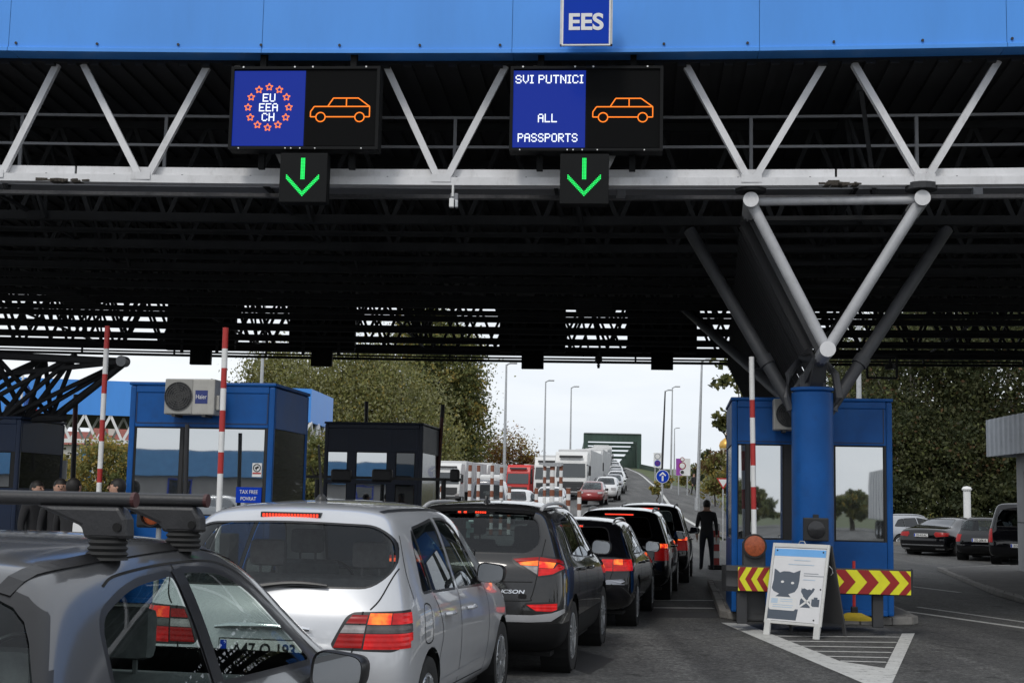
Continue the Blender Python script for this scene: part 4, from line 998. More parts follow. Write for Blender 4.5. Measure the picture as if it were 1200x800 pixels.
def rpoly(pts, r=.03, n=4):
    """round the corners of a 2-D polygon; r a number or one radius per corner"""
    out = []; N_ = len(pts)
    for i in range(N_):
        p0, p1, p2 = Vector(pts[i-1]), Vector(pts[i]), Vector(pts[(i+1) % N_]); rr = r[i] if isinstance(r, (list, tuple)) else r
        a, b = (p0-p1), (p2-p1); k = min(rr, a.length*.45, b.length*.45)
        if k < 1e-4: out.append(tuple(p1)); continue
        s, e = p1+a.normalized()*k, p1+b.normalized()*k
        for j in range(n+1):
            t = j/n; out.append(tuple(s*(1-t)**2+p1*2*t*(1-t)+e*t*t))
    return out
def offset(poly, d):
    n = len(poly); ar = sum(poly[i][0]*poly[(i+1) % n][1]-poly[(i+1) % n][0]*poly[i][1] for i in range(n)); sg = 1 if ar > 0 else -1; out = []
    for i in range(n):
        p0, p1, p2 = Vector(poly[i-1]), Vector(poly[i]), Vector(poly[(i+1) % n]); a = (p1-p0); b = (p2-p1)
        a = a.normalized() if a.length > 1e-7 else b.normalized(); b = b.normalized() if b.length > 1e-7 else a
        na, nb = Vector((a.y, -a.x)), Vector((b.y, -b.x)); m = na+nb
        m = m.normalized() if m.length > 1e-6 else na
        out.append(tuple(p1+m*sg*d/max(.5, m.dot(na))))
    return out
def inpoly(p, poly):
    x, y = p; c = False; n = len(poly); j = n-1
    for i in range(n):
        xi, yi = poly[i]; xj, yj = poly[j]
        if (yi > y) != (yj > y) and x < (xj-xi)*(y-yi)/(yj-yi)+xi: c = not c
        j = i
    return c
AX = {'x': (1, 2, 0), 'y': (0, 2, 1), 'z': (0, 1, 2)}
def bcut(bm, poly, axis, cond):
    """cut the outline poly (2-D, seen along axis) into the surface; returns the faces inside it"""
    a, b, c = AX[axis]
    xs_ = [p[0] for p in poly]; ys_ = [p[1] for p in poly]; x0, x1, y0, y1 = min(xs_), max(xs_), min(ys_), max(ys_)
    def bbox(f):
        u = [v.co[a] for v in f.verts]; w = [v.co[b] for v in f.verts]; return min(u), max(u), min(w), max(w)
    def hit(f, q): 
        k = bbox(f); return not (k[1] < q[0] or k[0] > q[1] or k[3] < q[2] or k[2] > q[3])
    F = [f for f in bm.faces if hit(f, (x0, x1, y0, y1)) and cond(f)]
    n = len(poly)
    for i in range(n):
        p, q = poly[i], poly[(i+1) % n]
        if abs(p[0]-q[0])+abs(p[1]-q[1]) < 1e-6: continue
        bx = (min(p[0], q[0])-.002, max(p[0], q[0])+.002, min(p[1], q[1])-.002, max(p[1], q[1])+.002)
        sub = [f for f in F if hit(f, bx)]
        if not sub: continue
        ss = set(sub); rest = [f for f in F if f not in ss]
        no = Vector((0, 0, 0)); no[a] = q[1]-p[1]; no[b] = -(q[0]-p[0]); co = Vector((0, 0, 0)); co[a] = p[0]; co[b] = p[1]
        es = {e for f in sub for e in f.edges}; vs = {v for f in sub for v in f.verts}
        r = bmesh.ops.bisect_plane(bm, geom=list(sub)+list(es)+list(vs), plane_co=co, plane_no=no, dist=1e-5)
        F = rest+[g for g in r['geom'] if isinstance(g, bmesh.types.BMFace) and g.is_valid]
    F = list({f for f in F if f.is_valid})
    res = []
    for f in F:
        m = f.calc_center_median()
        if inpoly((m[a], m[b]), poly): res.append(f)
    return res
def take(bm, faces, push=0, thick=0):
    """copy faces into vertex/face lists (pushed along their normals) and delete them from bm"""
    ids = {}; vs = []; fs = []; nr = {}
    for f in faces:
        for v in f.verts: nr[v] = nr.get(v, Vector((0, 0, 0)))+f.normal
    for f in faces:
        q = []
        for v in f.verts:
            if v not in ids: ids[v] = len(vs); vs.append(v.co+nr[v].normalized()*push)
            q.append(ids[v])
        fs.append(q)
    bmesh.ops.delete(bm, geom=list(faces), context='FACES')
    return vs, fs

def body_shell(st, w_tail=None, level=2):
    """st: list of stations (rear to front). each: dict y:[7], z:[7], w:[7] for rows bottom..roof edge, crown"""
    n = len(st); cols = [-1, -.55, 0, .55, 1]
    bm = bmesh.new(); vid = {}
    def vert(i, r, c):      # r row 0..6, c column 0..4 ; only surface points are made
        k = (i, r, c)
        if k in vid: return vid[k]
        s = st[i]; x = s['w'][r]*cols[c]; y = s['y'][r]; z = s['z'][r]
        if r == 6: z += s['crown']*(1-cols[c]**2)
        if r == 0: pass
        if i == 0: y -= s.get('bulge', .05)*(1-cols[c]**2)*(1 if r > 0 else .5)
        if i == n-1: y += s.get('bulge', .12)*(1-cols[c]**2)
        vid[k] = bm.verts.new((x, y, z)); return vid[k]
    def face(*k): bm.faces.new([vert(*q) for q in k])
    for i in range(n-1):
        for r in range(6):
            face((i, r, 4), (i+1, r, 4), (i+1, r+1, 4), (i, r+1, 4)); face((i, r, 0), (i, r+1, 0), (i+1, r+1, 0), (i+1, r, 0))
        for c in range(4):
            face((i, 6, c), (i, 6, c+1), (i+1, 6, c+1), (i+1, 6, c)); face((i, 0, c), (i+1, 0, c), (i+1, 0, c+1), (i, 0, c+1))
    for r in range(6):
        for c in range(4):
            face((0, r, c), (0, r, c+1), (0, r+1, c+1), (0, r+1, c)); face((n-1, r, c), (n-1, r+1, c), (n-1, r+1, c+1), (n-1, r, c+1))
    bmesh.ops.recalc_face_normals(bm, faces=bm.faces[:])
    me = bpy.data.meshes.new('t'); bm.to_mesh(me); bm.free(); o = bpy.data.objects.new('t', me); COL.objects.link(o)
    md = o.modifiers.new('s', 'SUBSURF'); md.levels = level; md.render_levels = level
    bpy.context.view_layer.update()
    m2 = bpy.data.meshes.new_from_object(o.evaluated_get(bpy.context.evaluated_depsgraph_get()))
    bm = bmesh.new(); bm.from_mesh(m2); bpy.data.objects.remove(o); bpy.data.meshes.remove(me); bpy.data.meshes.remove(m2)
    for f in bm.faces: f.smooth = True
    bm.normal_update()
    return bm
def stn(yb, yt, zb, zs, zt, ws, wm, wb, wt, crown=.03, bulge=.05, zup=None, ybelt=None):
    """one station from a few numbers"""
    zm = zb+.14+(zs-.10-(zb+.14))*.5
    yb4 = ybelt if ybelt is not None else yb+(yt-yb)*.12
    return dict(y=[yb, yb, yb, yb+(yb4-yb)*.6, yb4, yb4+(yt-yb4)*.82, yt], z=[zb, zb+.14, zm, zs-.09, zs, zs+(zt-zs)*.80, zt],
                w=[ws-.07, ws, wm, wm-.012, wb, wt+(wb-wt)*.24, wt-.05], crown=crown, bulge=bulge)
def wheel_parts(root, x, y, r, wdt, side, spokes, rimr=.66, rimm=None):
    t = MB(); hw = wdt/2
    pr = [(r*rimr, -hw*.85), (r*.86, -hw), (r*.965, -hw*.92), (r, -hw*.62), (r, hw*.62), (r*.965, hw*.92), (r*.86, hw), (r*rimr, hw*.85)]
    t.lathe(pr, 40, 'X', (x, y, r)); w = t.build('wheel', M_tyre, root, smooth=True)
    m = MB(); o = side*hw
    m.lathe([(r*rimr, o*.84), (r*rimr*.97, o*.90), (r*rimr*.90, o*.86), (r*rimr*.88, o*.1)], 36, 'X', (x, y, r))
    for k in range(spokes):
        a = 2*PI*k/spokes+.2
        for da in (-.10, .10):
            m.bar((x+o*.72, y+math.cos(a+da*2.2)*r*.12, r+math.sin(a+da*2.2)*r*.12), (x+o*.80, y+math.cos(a+da)*r*rimr*.93, r+math.sin(a+da)*r*rimr*.93), .022, .035, up=(1, 0, 0))
    m.lathe([(0, o*.80), (r*.17, o*.78), (r*.19, o*.6)], 18, 'X', (x, y, r))
    m.build('rim', rimm or M_alloy, w, smooth=True)
    m = MB(); m.lathe([(r*rimr*.9, o*.25), (0, o*.2)], 24, 'X', (x, y, r)); m.build('brake_disc', M_trim, w)
class Surf:
    """the shell as it was before any cut: for laying things on it"""
    def __init__(s, bm): s.t = BVHTree.FromBMesh(bm)
    def side(s, y, z, sd=1):
        h = s.t.ray_cast(Vector((sd*3, y, z)), Vector((-sd, 0, 0))); return (h[0], h[1]) if h[0] else (Vector((sd*.85, y, z)), Vector((sd, 0, 0)))
    def rear(s, x, z):
        h = s.t.ray_cast(Vector((x, -3, z)), Vector((0, 1, 0))); return (h[0], h[1]) if h[0] else (Vector((x, 0, z)), Vector((0, -1, 0)))
    def front(s, x, z):
        h = s.t.ray_cast(Vector((x, 9, z)), Vector((0, -1, 0))); return (h[0], h[1]) if h[0] else (Vector((x, 4, z)), Vector((0, 1, 0)))
    def top(s, x, y):
        h = s.t.ray_cast(Vector((x, y, 4)), Vector((0, 0, -1))); return (h[0], h[1]) if h[0] else (Vector((x, y, 1.4)), Vector((0, 0, 1)))
def ribbon3(mb, hits, width, lift=.002, mi=0):
    P_ = [h[0]+h[1]*lift for h in hits]; Nn = [h[1] for h in hits]; n = len(P_); vs = []
    for i in range(n):
        d = (P_[min(i+1, n-1)]-P_[max(i-1, 0)]).normalized(); x = d.cross(Nn[i]).normalized()*width/2; vs += [P_[i]-x, P_[i]+x]
    mb.add(vs, [(2*i, 2*i+1, 2*i+3, 2*i+2) for i in range(n-1)], mi)
def dense(pts, step=.05):
    out = []
    for i in range(len(pts)-1):
        a, b = Vector(pts[i]), Vector(pts[i+1]); k = max(1, int((b-a).length/step))
        out += [tuple(a.lerp(b, j/k)) for j in range(k)]
    return out+[tuple(pts[-1])]
def smooth_line(pts, n=6):
    out = []; N_ = len(pts)
    for i in range(N_-1):
        p0 = Vector(pts[max(i-1, 0)]); p1 = Vector(pts[i]); p2 = Vector(pts[i+1]); p3 = Vector(pts[min(i+2, N_-1)])
        for k in range(n):
            t = k/n; out.append(tuple(.5*((2*p1)+(p2-p0)*t+(2*p0-5*p1+4*p2-p3)*t*t+(3*p1-p0-3*p2+p3)*t**3)))
    return out+[tuple(pts[-1])]

def make_car(name, label, cat, spec, group=None):
    """local frame: x right, y forward, z up, origin under the rear bumper"""
    sp = spec; root = thing(name, label, cat, (0, 0, 0), 0, group)
    bm = body_shell(sp['st'], level=sp.get('level', 2)); sf = Surf(bm)
    fx = sp.get('post');
    paint = sp['paint']
    side = {s: (lambda f, s=s: f.normal.x*s > .25 and f.calc_center_median().x*s > .3) for s in (1, -1)}
    rearc = lambda f: f.normal.y < -.12 and f.calc_center_median().y < sp.get('rear_lim', 1.1)
    frontc = lambda f: f.normal.y > .10 and f.calc_center_median().y > sp.get('front_lim', 2.0)
    slot = {}; mats_ = [paint, M_trim]
    parts = []      # (name, vs, fs, mat, parent key)
    # wheel arches
    wr = sp['wr']; ar = sp.get('arch', wr+.045)
    for wy in sp['wheels']:
        circ = [(wy+ar*math.cos(2*PI*k/28), wr+.01+ar*math.sin(2*PI*k/28)) for k in range(28)]
        low = [(wy-ar, wr), (wy-ar, -.2), (wy+ar, -.2), (wy+ar, wr)]
        for s in (1, -1):
            fs = bcut(bm, circ, 'x', lambda f, s=s: f.calc_center_median().x*s > .45); bmesh.ops.delete(bm, geom=fs, context='FACES')
            fs = [f for f in bm.faces if f.calc_center_median().x*s > .45 and abs(f.calc_center_median().y-wy) < ar and f.calc_center_median().z < wr and (f.calc_center_median().y-wy)**2+(f.calc_center_median().z-wr)**2 < ar*ar*1.0]
            if fs: bmesh.ops.delete(bm, geom=fs, context='FACES')
    def window(poly, axis, cond, seal, gm, nm='window', sealname=True):
        if seal > 0:
            for f in bcut(bm, offset(poly, seal), axis, cond): f.material_index = 1
        fs = bcut(bm, poly, axis, cond)
        if fs:
            v, f = take(bm, fs, -.006); parts.append((nm, v, f, gm))
    mir = lambda poly: poly
    for w in sp.get('side_windows', []):
        poly = w['poly']
        for s in (1, -1): window(poly, 'x', side[s], w.get('seal', .018), w['mat'], 'side_window')
    rw = sp.get('rear_window')
    if rw: window(rw['poly'], 'y', rearc, rw.get('seal', .02), rw['mat'], 'rear_window')
    fw_ = sp.get('windshield')
    if fw_: window(fw_, 'y', frontc, .02, G_clear, 'windshield')
    lampk = []
    for lm in sp.get('lamps', []):       # {'segs': [(poly, mat)], 'both': True, 'axis': 'y'/'front'}
        cond = rearc if lm.get('axis', 'y') == 'y' else frontc
        if lm.get('cond'): cond = lm['cond']
        for s in (1, -1):
            segs = []
            ol = [(x*s, z) for x, z in lm['outline']]
            for f in bcut(bm, offset(ol, .012), 'y', cond): f.material_index = 1
            for poly, mm in lm['segs']:
                fs = bcut(bm, [(x*s, z) for x, z in poly], 'y', cond)
                if fs: v, f = take(bm, fs, .004); segs.append((v, f, mm))
            lampk.append((lm.get('name', 'tail_light'), segs))
    for ex in sp.get('panels', []):      # coloured body panels: {'poly','axis','mat','name','sides'}
        for s in ((1, -1) if ex.get('both', True) else (1,)):
            pl = [(x*s, z) for x, z in ex['poly']] if ex['axis'] == 'y' else ex['poly']
            cond = (rearc if ex.get('end', 'rear') == 'rear' else frontc) if ex['axis'] == 'y' else side[s]
            if ex.get('cond'): cond = ex['cond'](s)
            fs = bcut(bm, pl, ex['axis'], cond)
            if fs: v, f = take(bm, fs, ex.get('push', .004)); parts.append((ex['name'], v, f, ex['mat']))
    # lower cladding
    if sp.get('clad_z'):
        zc = sp['clad_z']; g = bm.faces[:]+bm.edges[:]+bm.verts[:]
        bmesh.ops.bisect_plane(bm, geom=g, plane_co=(0, 0, zc), plane_no=(0, 0, 1), dist=1e-5)
        fs = [f for f in bm.faces if f.calc_center_median().z < zc]; v, f = take(bm, fs, .003); parts.append(('lower_cladding', v, f, sp.get('clad_mat', M_clad)))
    me = bpy.data.meshes.new('body'); bm.to_mesh(me); bm.free()
    for m in mats_: me.materials.append(m)
    me.polygons.foreach_set('use_smooth', [True]*len(me.polygons)); body = link('body', me, root)
    for nm, v, f, mm in parts: MB().add(v, f).build(nm, mm, root, smooth=True)
    for nm, segs in lampk:
        if not segs: continue
        first = None
        for v, f, mm in segs:
            o = MB().add(v, f).build(nm if first is None else 'lens_segment', mm, root if first is None else first, smooth=True)
            first = first or o
    # inner wheel houses, floor and underside
    L_ = sp['L']; hw = sp['hw']; fl = sp.get('floor', .38)
    m = MB()
    for wy in sp['wheels']:
        for s in (1, -1): m.lathe([(ar-.012, s*(hw-.02)), (ar-.012, s*(hw-.30)), (0, s*(hw-.30))], 24, 'X', (0, wy, wr+.01))
    m.bb(-hw+.16, hw-.16, .25, L_-.3, .2, .24)
    m.build('wheel_housing', M_gap, root)
    if sp.get('cabin', True):
        yc0, yc1 = sp.get('cabin_y', (.5, L_*.72)); zb_ = sp.get('belt', .95); m = MB()
        m.bb(-hw+.12, hw-.12, yc0, yc1, fl, fl+.03); m.bb(-hw+.16, hw-.16, sp.get('shelf0', .35), sp.get('seat_rear', 1.1)-.05, zb_-.12, zb_-.10)
        m.build('cabin_floor', M_inter, root)
        m = MB(); dy = sp.get('dash', L_*.60); m.bb(-hw+.17, hw-.17, dy, dy+.55, fl+.2, zb_-.03, ch=.06); m.build('dashboard', M_inter, root)
        def seat(x, y, wdt, zs_, head=True, nb=1):
            m = MB(); T = Matrix.Rotation(R(-14), 4, 'X'); 
            m.box((x, y+.28, fl+.2), (wdt, .5, .16), 0, 0, .05)
            m.box((x, y-.02, zs_-.33), (wdt, .13, .62), 0, 0, .06, M=Matrix.Rotation(R(14), 4, 'X'))
            hs = [x] if nb == 1 else [x-wdt*.3, x+wdt*.3]
            for hx in hs:
                m.box((hx, y-.10, zs_+.11), (.26, .09, .18), 0, 0, .04); m.bar((hx-.06, y-.09, zs_-.05), (hx-.06, y-.09, zs_+.05), .014); m.bar((hx+.06, y-.09, zs_-.05), (hx+.06, y-.09, zs_+.05), .014)
            m.build('seat', M_seat, root, smooth=True)
        sz = sp.get('seat_z', zb_+.13); fr_ = sp.get('seat_front', L_*.47); rr_ = sp.get('seat_rear', 1.1)
        for x in (-.36, .36): seat(x, fr_, .48, sz)
        seat(0, rr_, 1.22, sz-.06, nb=2)
        m = MB(); cx, cy, cz = -.37, fr_+.62, zb_+.0
        m.path([(cx+.18*math.cos(2*PI*k/24), cy-.18*math.sin(2*PI*k/24)*.35, cz+.18*math.sin(2*PI*k/24)*.93) for k in range(25)], .013, 6); m.bar((cx-.17, cy, cz), (cx+.17, cy, cz), .03); m.bar((cx, cy+.06, cz-.17), (cx, cy, cz), .03)
        m.build('steering_wheel', M_trim, root)
    for wy in sp['wheels']:
        for s in (1, -1): wheel_parts(root, s*(hw-sp.get('wheel_in', .115)), wy, wr, .205, s, sp.get('spokes', 7), rimm=sp.get('rimm'))
    # shut lines
    m = MB()
    for ln in sp.get('gaps_side', []):
        for s in (1, -1): ribbon3(m, [sf.side(y, z, s) for y, z in dense(smooth_line(ln) if len(ln) > 2 else ln)], .009)
    for ln in sp.get('gaps_rear', []):
        for s in (1, -1): ribbon3(m, [sf.rear(x*s, z) for x, z in dense(smooth_line(ln) if len(ln) > 2 else ln)], .009)
    if m.v: m.build('panel_gaps', M_gap, root)
    # handles
    for y, z in sp.get('handles', []):
        for s in (1, -1):
            h, n = sf.side(y, z, s); m = MB(); m.path([h+Vector((s*.004, -.10, 0)), h+Vector((s*.035, -.07, .004)), h+Vector((s*.042, 0, .006)), h+Vector((s*.035, .07, .004)), h+Vector((s*.004, .10, 0))], [.012, .016, .017, .016, .012], 8); m.build('door_handle', sp.get('handle_mat', paint), root, smooth=True)
    # door mirrors
    mp_ = sp.get('mirror')
    if mp_:
        y, z = mp_
        for s in (1, -1):
            h, n = sf.side(y, z, s); c = h+Vector((s*.13, -.03, .06)); m = MB(); T = Matrix.Translation(c) @ Matrix.Rotation(-s*.12, 4, 'Z')
            def ring(k, yy): return [T @ Vector((x*k, yy, zz*k)) for x, zz in rpoly([(-.115, -.07), (.105, -.08), (.12, .06), (-.10, .085)], [.05, .06, .055, .06], 5)]
            rs = [ring(.90, -.060), ring(.98, -.070), ring(1.0, -.055), ring(1.0, -.02), ring(.90, .035), ring(.62, .075), ring(.2, .09)]; q = len(rs[0]); vs = [v for r_ in rs for v in r_]
            m.add(vs, [(a*q+b, a*q+(b+1) % q, (a+1)*q+(b+1) % q, (a+1)*q+b) for a in range(len(rs)-1) for b in range(q)]+[tuple(range((len(rs)-1)*q, len(rs)*q))])
            m.bar(h+Vector((-s*.02, .02, -.0)), c+Vector((-s*.06, .02, -.05)), .06, .045); o = m.build('door_mirror', sp.get('mirror_mat', paint), root, smooth=True, fixn=True)
            m = MB(); m.add(ring(.91, -.061), [tuple(range(q))]); m.build('mirror_glass', M_mirror, o)
    # rear extras
    tb = sp.get('third')
    if tb:
        x0, x1, z, mm = tb; vs = []; m = MB(); hs = [sf.rear(x0+(x1-x0)*k/10, z) for k in range(11)]; hs2 = [sf.rear(x0+(x1-x0)*k/10, z+.02) for k in range(11)]
        y0 = min(h[0].y for h in hs+hs2)-.004
        m.bb(x0-.012, x1+.012, y0-.002, y0+.12, z-.018, z+.022, ch=.006); o = m.build('high_brake_light', M_trim, root)
        m = MB(); 
        for (a, b) in sp.get('third_segs', [(0, 1)]):
            xa, xb = x0+(x1-x0)*a, x0+(x1-x0)*b; k = max(1, int((xb-xa)/.021))
            for i in range(k): m.bb(xa+(xb-xa)*i/k+.004, xa+(xb-xa)*(i+1)/k-.004, y0-.006, y0-.0021, z-.009, z+.011)
        m.build('lit_strip', mm, o)
    wp = sp.get('wiper')
    if wp:
        (xa, za), (xb, zb_2) = wp; m = MB(); pts = [sf.rear(xa+(xb-xa)*k/8, za+(zb_2-za)*k/8+.02*math.sin(PI*k/8))[0]+Vector((0, -.03, 0)) for k in range(9)]
        m.path(pts, [.022, .02, .018, .017, .016, .015, .014, .012, .009], 8); m.tube(pts[0]+Vector((0, .05, 0)), pts[0]-Vector((0, .012, 0)), .03, .024, 14); m.build('rear_wiper', M_trim, root, smooth=True)
    pl = sp.get('plate')
    if pl:
        z, txt = pl; h, n = sf.rear(0, z); y0 = h.y-.02; m = MB(); m.bb(-.27, .27, y0-.004, y0+.02, z-.062, z+.062, ch=.006); o = m.build('plate_holder', M_trim, root)
        m = MB(); m.bb(-.26, .26, y0-.010, y0-.0045, z-.055, z+.055); p = m.build('number_plate', M_white if 'plate_white' not in MATS else MATS['plate_white'], o)
        if txt:
            vs, fs = text_mesh(txt, .1, .002, .40, .075); m = MB(); m.add([(v.x+.02, v.y*.5+y0-.0125, v.z+z) for v in vs], fs); m.bb(-.255, -.215, y0-.0118, y0-.0102, z-.05, z+.05, mi=1)
            m.build('plate_characters', [M_trim, M_signblue], o)
    an = sp.get('antenna')
    if an:
        y, kind, hgt = an; h, n = sf.top(0, y); m = MB()
        if kind == 'whip': m.lathe([(.045, -.01), (.042, .015), (.028, .035), (.010, .05)], 16, c=h); m.tube(h+Vector((0, 0, .04)), h+Vector((0, -.10*hgt/.35, hgt)), .012, .008, 8)
        else:
            m.poly([h+Vector((-.008, -.08, .005)), h+Vector((-.008, -.06, .06)), h+Vector((-.008, .02, .03)), h+Vector((-.008, .10, .0)), h+Vector((-.008, .10, -.03)), h+Vector((-.008, -.08, -.03))], .016, (1, 0, 0)); m.lathe([(.04, -.02), (.035, .01), (.008, .03)], 12, c=h)
        m.build('antenna', M_trim, root, smooth=True)
    rl = sp.get('rails')
    if rl:
        x, y0, y1, lift, mm, r = rl
        for s in (1, -1):
            pts = []
            for k in range(17):
                y = y0+(y1-y0)*k/16; h, n = sf.top(s*x, y); e = math.sin(PI*min(1, min(k, 16-k)/3.0)*.5); pts.append(h+Vector((0, 0, .004+lift*e)))
            m = MB(); m.path(pts, r, 10); m.build('roof_rail', mm, root, smooth=True)
    ex = sp.get('extra')
    if ex: ex(root, sf)
    return root
def sym_trap(w0, w1, z0, z1, r=.05, zmid=0):
    return rpoly([(-w0, z0), (w0, z0), (w1, z1), (-w1, z1)], r, 5)
def place(root, x, y, heading, z=0):
    root.location = (x, y, z); root.rotation_euler = (0, 0, -R(heading)); WM[root.name] = Matrix.Translation((x, y, z)) @ Matrix.Rotation(-R(heading), 4, 'Z')

# --- tall silver hatch (compact van)
def st_mpv(L, hw, H, belt, tail=.42, hoodz=1.02, glass_low=None):
    b = belt
    return [
      dict(y=[.14, .04, .0, .05, .10, .10+tail*.75, .12+tail], z=[.26, .36, .58, b-.10, b, b+(H-b)*.80, H-.045], w=[hw-.20, hw-.10, hw-.075, hw-.10, hw-.14, hw-.285, hw-.36], crown=.03, bulge=.075),
      dict(y=[.24, .16, .13, .17, .21, .19+tail*.78, .21+tail], z=[.24, .36, .58, b-.10, b, b+(H-b)*.80, H-.025], w=[hw-.12, hw-.02, hw-.005, hw-.02, hw-.055, hw-.215, hw-.31], crown=.035, bulge=0),
      stn(.62, .62+tail*.55, .24, b, H-.012, hw-.02, hw, hw-.045, hw-.26, .04),
      stn(1.15, 1.25, .22, b-.005, H, hw-.03, hw, hw-.045, hw-.25, .045),
      stn(1.75, 1.80, .22, b-.015, H+.005, hw-.03, hw, hw-.045, hw-.25, .05),
      stn(2.30, 2.25, .22, b-.03, H-.01, hw-.03, hw, hw-.045, hw-.255, .045),
      stn(2.75, 2.62, .22, b-.045, H-.05, hw-.03, hw, hw-.05, hw-.28, .04),
      stn(3.15, 2.98, .22, b-.055, H-.19, hw-.03, hw, hw-.055, hw-.30, .035),
      stn(3.45, 3.40, .22, b-.07, hoodz+.06, hw-.03, hw-.005, hw-.07, hw-.22, .03),
      stn(L-.60, L-.60, .22, hoodz-.12, hoodz-.04, hw-.03, hw-.01, hw-.07, hw-.24, .035),
      stn(L-.28, L-.30, .22, hoodz-.24, hoodz-.14, hw-.06, hw-.06, hw-.12, hw-.28, .03),
      dict(y=[L-.18, L-.08, L-.06, L-.10, L-.14, L-.19, L-.22], z=[.24, .36, .5, hoodz-.34, hoodz-.27, hoodz-.23, hoodz-.20], w=[hw-.25, hw-.18, hw-.17, hw-.19, hw-.22, hw-.30, hw-.36], crown=.02, bulge=.10)]
P_silver = car_paint('silver_car_paint', (.53,.54,.56), .35, .30)
lamp_o = [(.87, .965), (.545, .955), (.51, .93), (.435, .775), (.455, .755), (.80, .745), (.86, .79)]
def lmp(z0, z1, x0l, x1l, x0h, x1h): return [(x0l, z0), (x1l, z0), (x1h, z1), (x0h, z1)]
silver = dict(L=4.27, hw=.89, st=st_mpv(4.27, .89, 1.60, 1.02, .40, 1.04), level=3, paint=P_silver, wr=.325, wheels=(.72, 3.48), belt=.99, seat_front=2.0, seat_rear=1.15, dash=2.62, seat_z=1.22,
    side_windows=[dict(poly=rpoly([(.66, 1.06), (.90, 1.06), (.90, 1.44), (.80, 1.36)], [.03, .01, .02, .08]), mat=G_tint), dict(poly=rpoly([(.93, 1.055), (1.64, 1.035), (1.60, 1.505), (.93, 1.45)], [.01, .02, .03, .03]), mat=G_tint), dict(poly=rpoly([(1.73, 1.035), (2.70, 1.005), (2.62, 1.15), (2.30, 1.44), (2.05, 1.505), (1.70, 1.51)], [.02, .03, .06, .15, .15, .02]), mat=G_tint)],
    rear_window=dict(poly=rpoly([(-.62, 1.11), (.62, 1.11), (.735, 1.22), (.68, 1.40), (.56, 1.475), (0, 1.495), (-.56, 1.475), (-.68, 1.40), (-.735, 1.22)], [.12, .12, .10, .12, .12, .3, .12, .12, .10], 4), mat=G_rear, seal=.012),
    windshield=rpoly([(-.66, 1.06), (.66, 1.06), (.50, 1.50), (-.50, 1.50)], .08),
    lamps=[dict(outline=rpoly(lamp_o, .03), segs=[(lmp(.90, .95, .505, .625, .54, .635), L_red), (lmp(.895, .96, .635, .77, .645, .77), L_lit), (lmp(.895, .96, .775, .90, .775, .90), L_litred), (lmp(.845, .89, .475, .62, .50, .625), L_clear), (lmp(.845, .89, .63, .90, .635, .90), L_dim), (lmp(.757, .84, .44, .61, .472, .62), L_red), (lmp(.75, .84, .62, .90, .63, .90), L_litred)])],
    gaps_side=[[(1.0, .40), (.98, .60), (1.08, .78), (.92, 1.02)], [(1.69, .34), (1.70, .70), (1.685, 1.03)], [(2.72, .34), (2.80, .7), (2.74, 1.0)], [(1.0, .38), (2.72, .34)], [(.40, 1.03), (.42, 1.2), (.56, 1.42)], [(.56, .92), (.55, .78), (.60, .74), (.72, .74), (.77, .78), (.76, .94), (.70, .98), (.60, .98), (.56, .92)]],
    gaps_rear=[[(.60, .97), (.58, .84), (.55, .72), (.50, .60), (.48, .52), (.0, .50)], [(.745, 1.22), (.69, 1.05), (.64, .98)]],
    handles=[(1.25, .88), (2.0, .87)], mirror=(2.55, 1.04), mirror_mat=M_trim, third=(-.19, .19, 1.535, E_red), wiper=((-.10, 1.095), (.36, 1.115)), plate=(.735, 'A47-O-193'), antenna=(1.05, 'whip', .38), spokes=7, rear_lim=.9)
def silver_extra(root, sf):
    m = MB(); h, n = sf.rear(0, .86); m.path([(-.30, h.y-.03, .86), (-.2, h.y-.045, .87), (0, h.y-.05, .875), (.2, h.y-.045, .87), (.30, h.y-.03, .86)], [.012, .022, .024, .022, .012], 10); m.build('tailgate_grip', M_chrome, root, smooth=True)
    m = MB()
    for s in (1, -1): ribbon3(m, [sf.top(s*(.545+.03*math.sin(k/20*PI)), .62+k*.10) for k in range(21)], .035, .003)
    m.build('roof_moulding', M_trim, root)
    m = MB()
    for s in (1, -1): ribbon3(m, [sf.side(y, .43, s) for y in [1.05+.05*k for k in range(34)]], .05, .005)
    m.build('sill_strip', P_silver, root)
silver['extra'] = silver_extra
car1 = make_car('silver_hatchback', 'silver tall hatchback with lit brake lamps, front of the camera behind the dark car', 'car', silver)

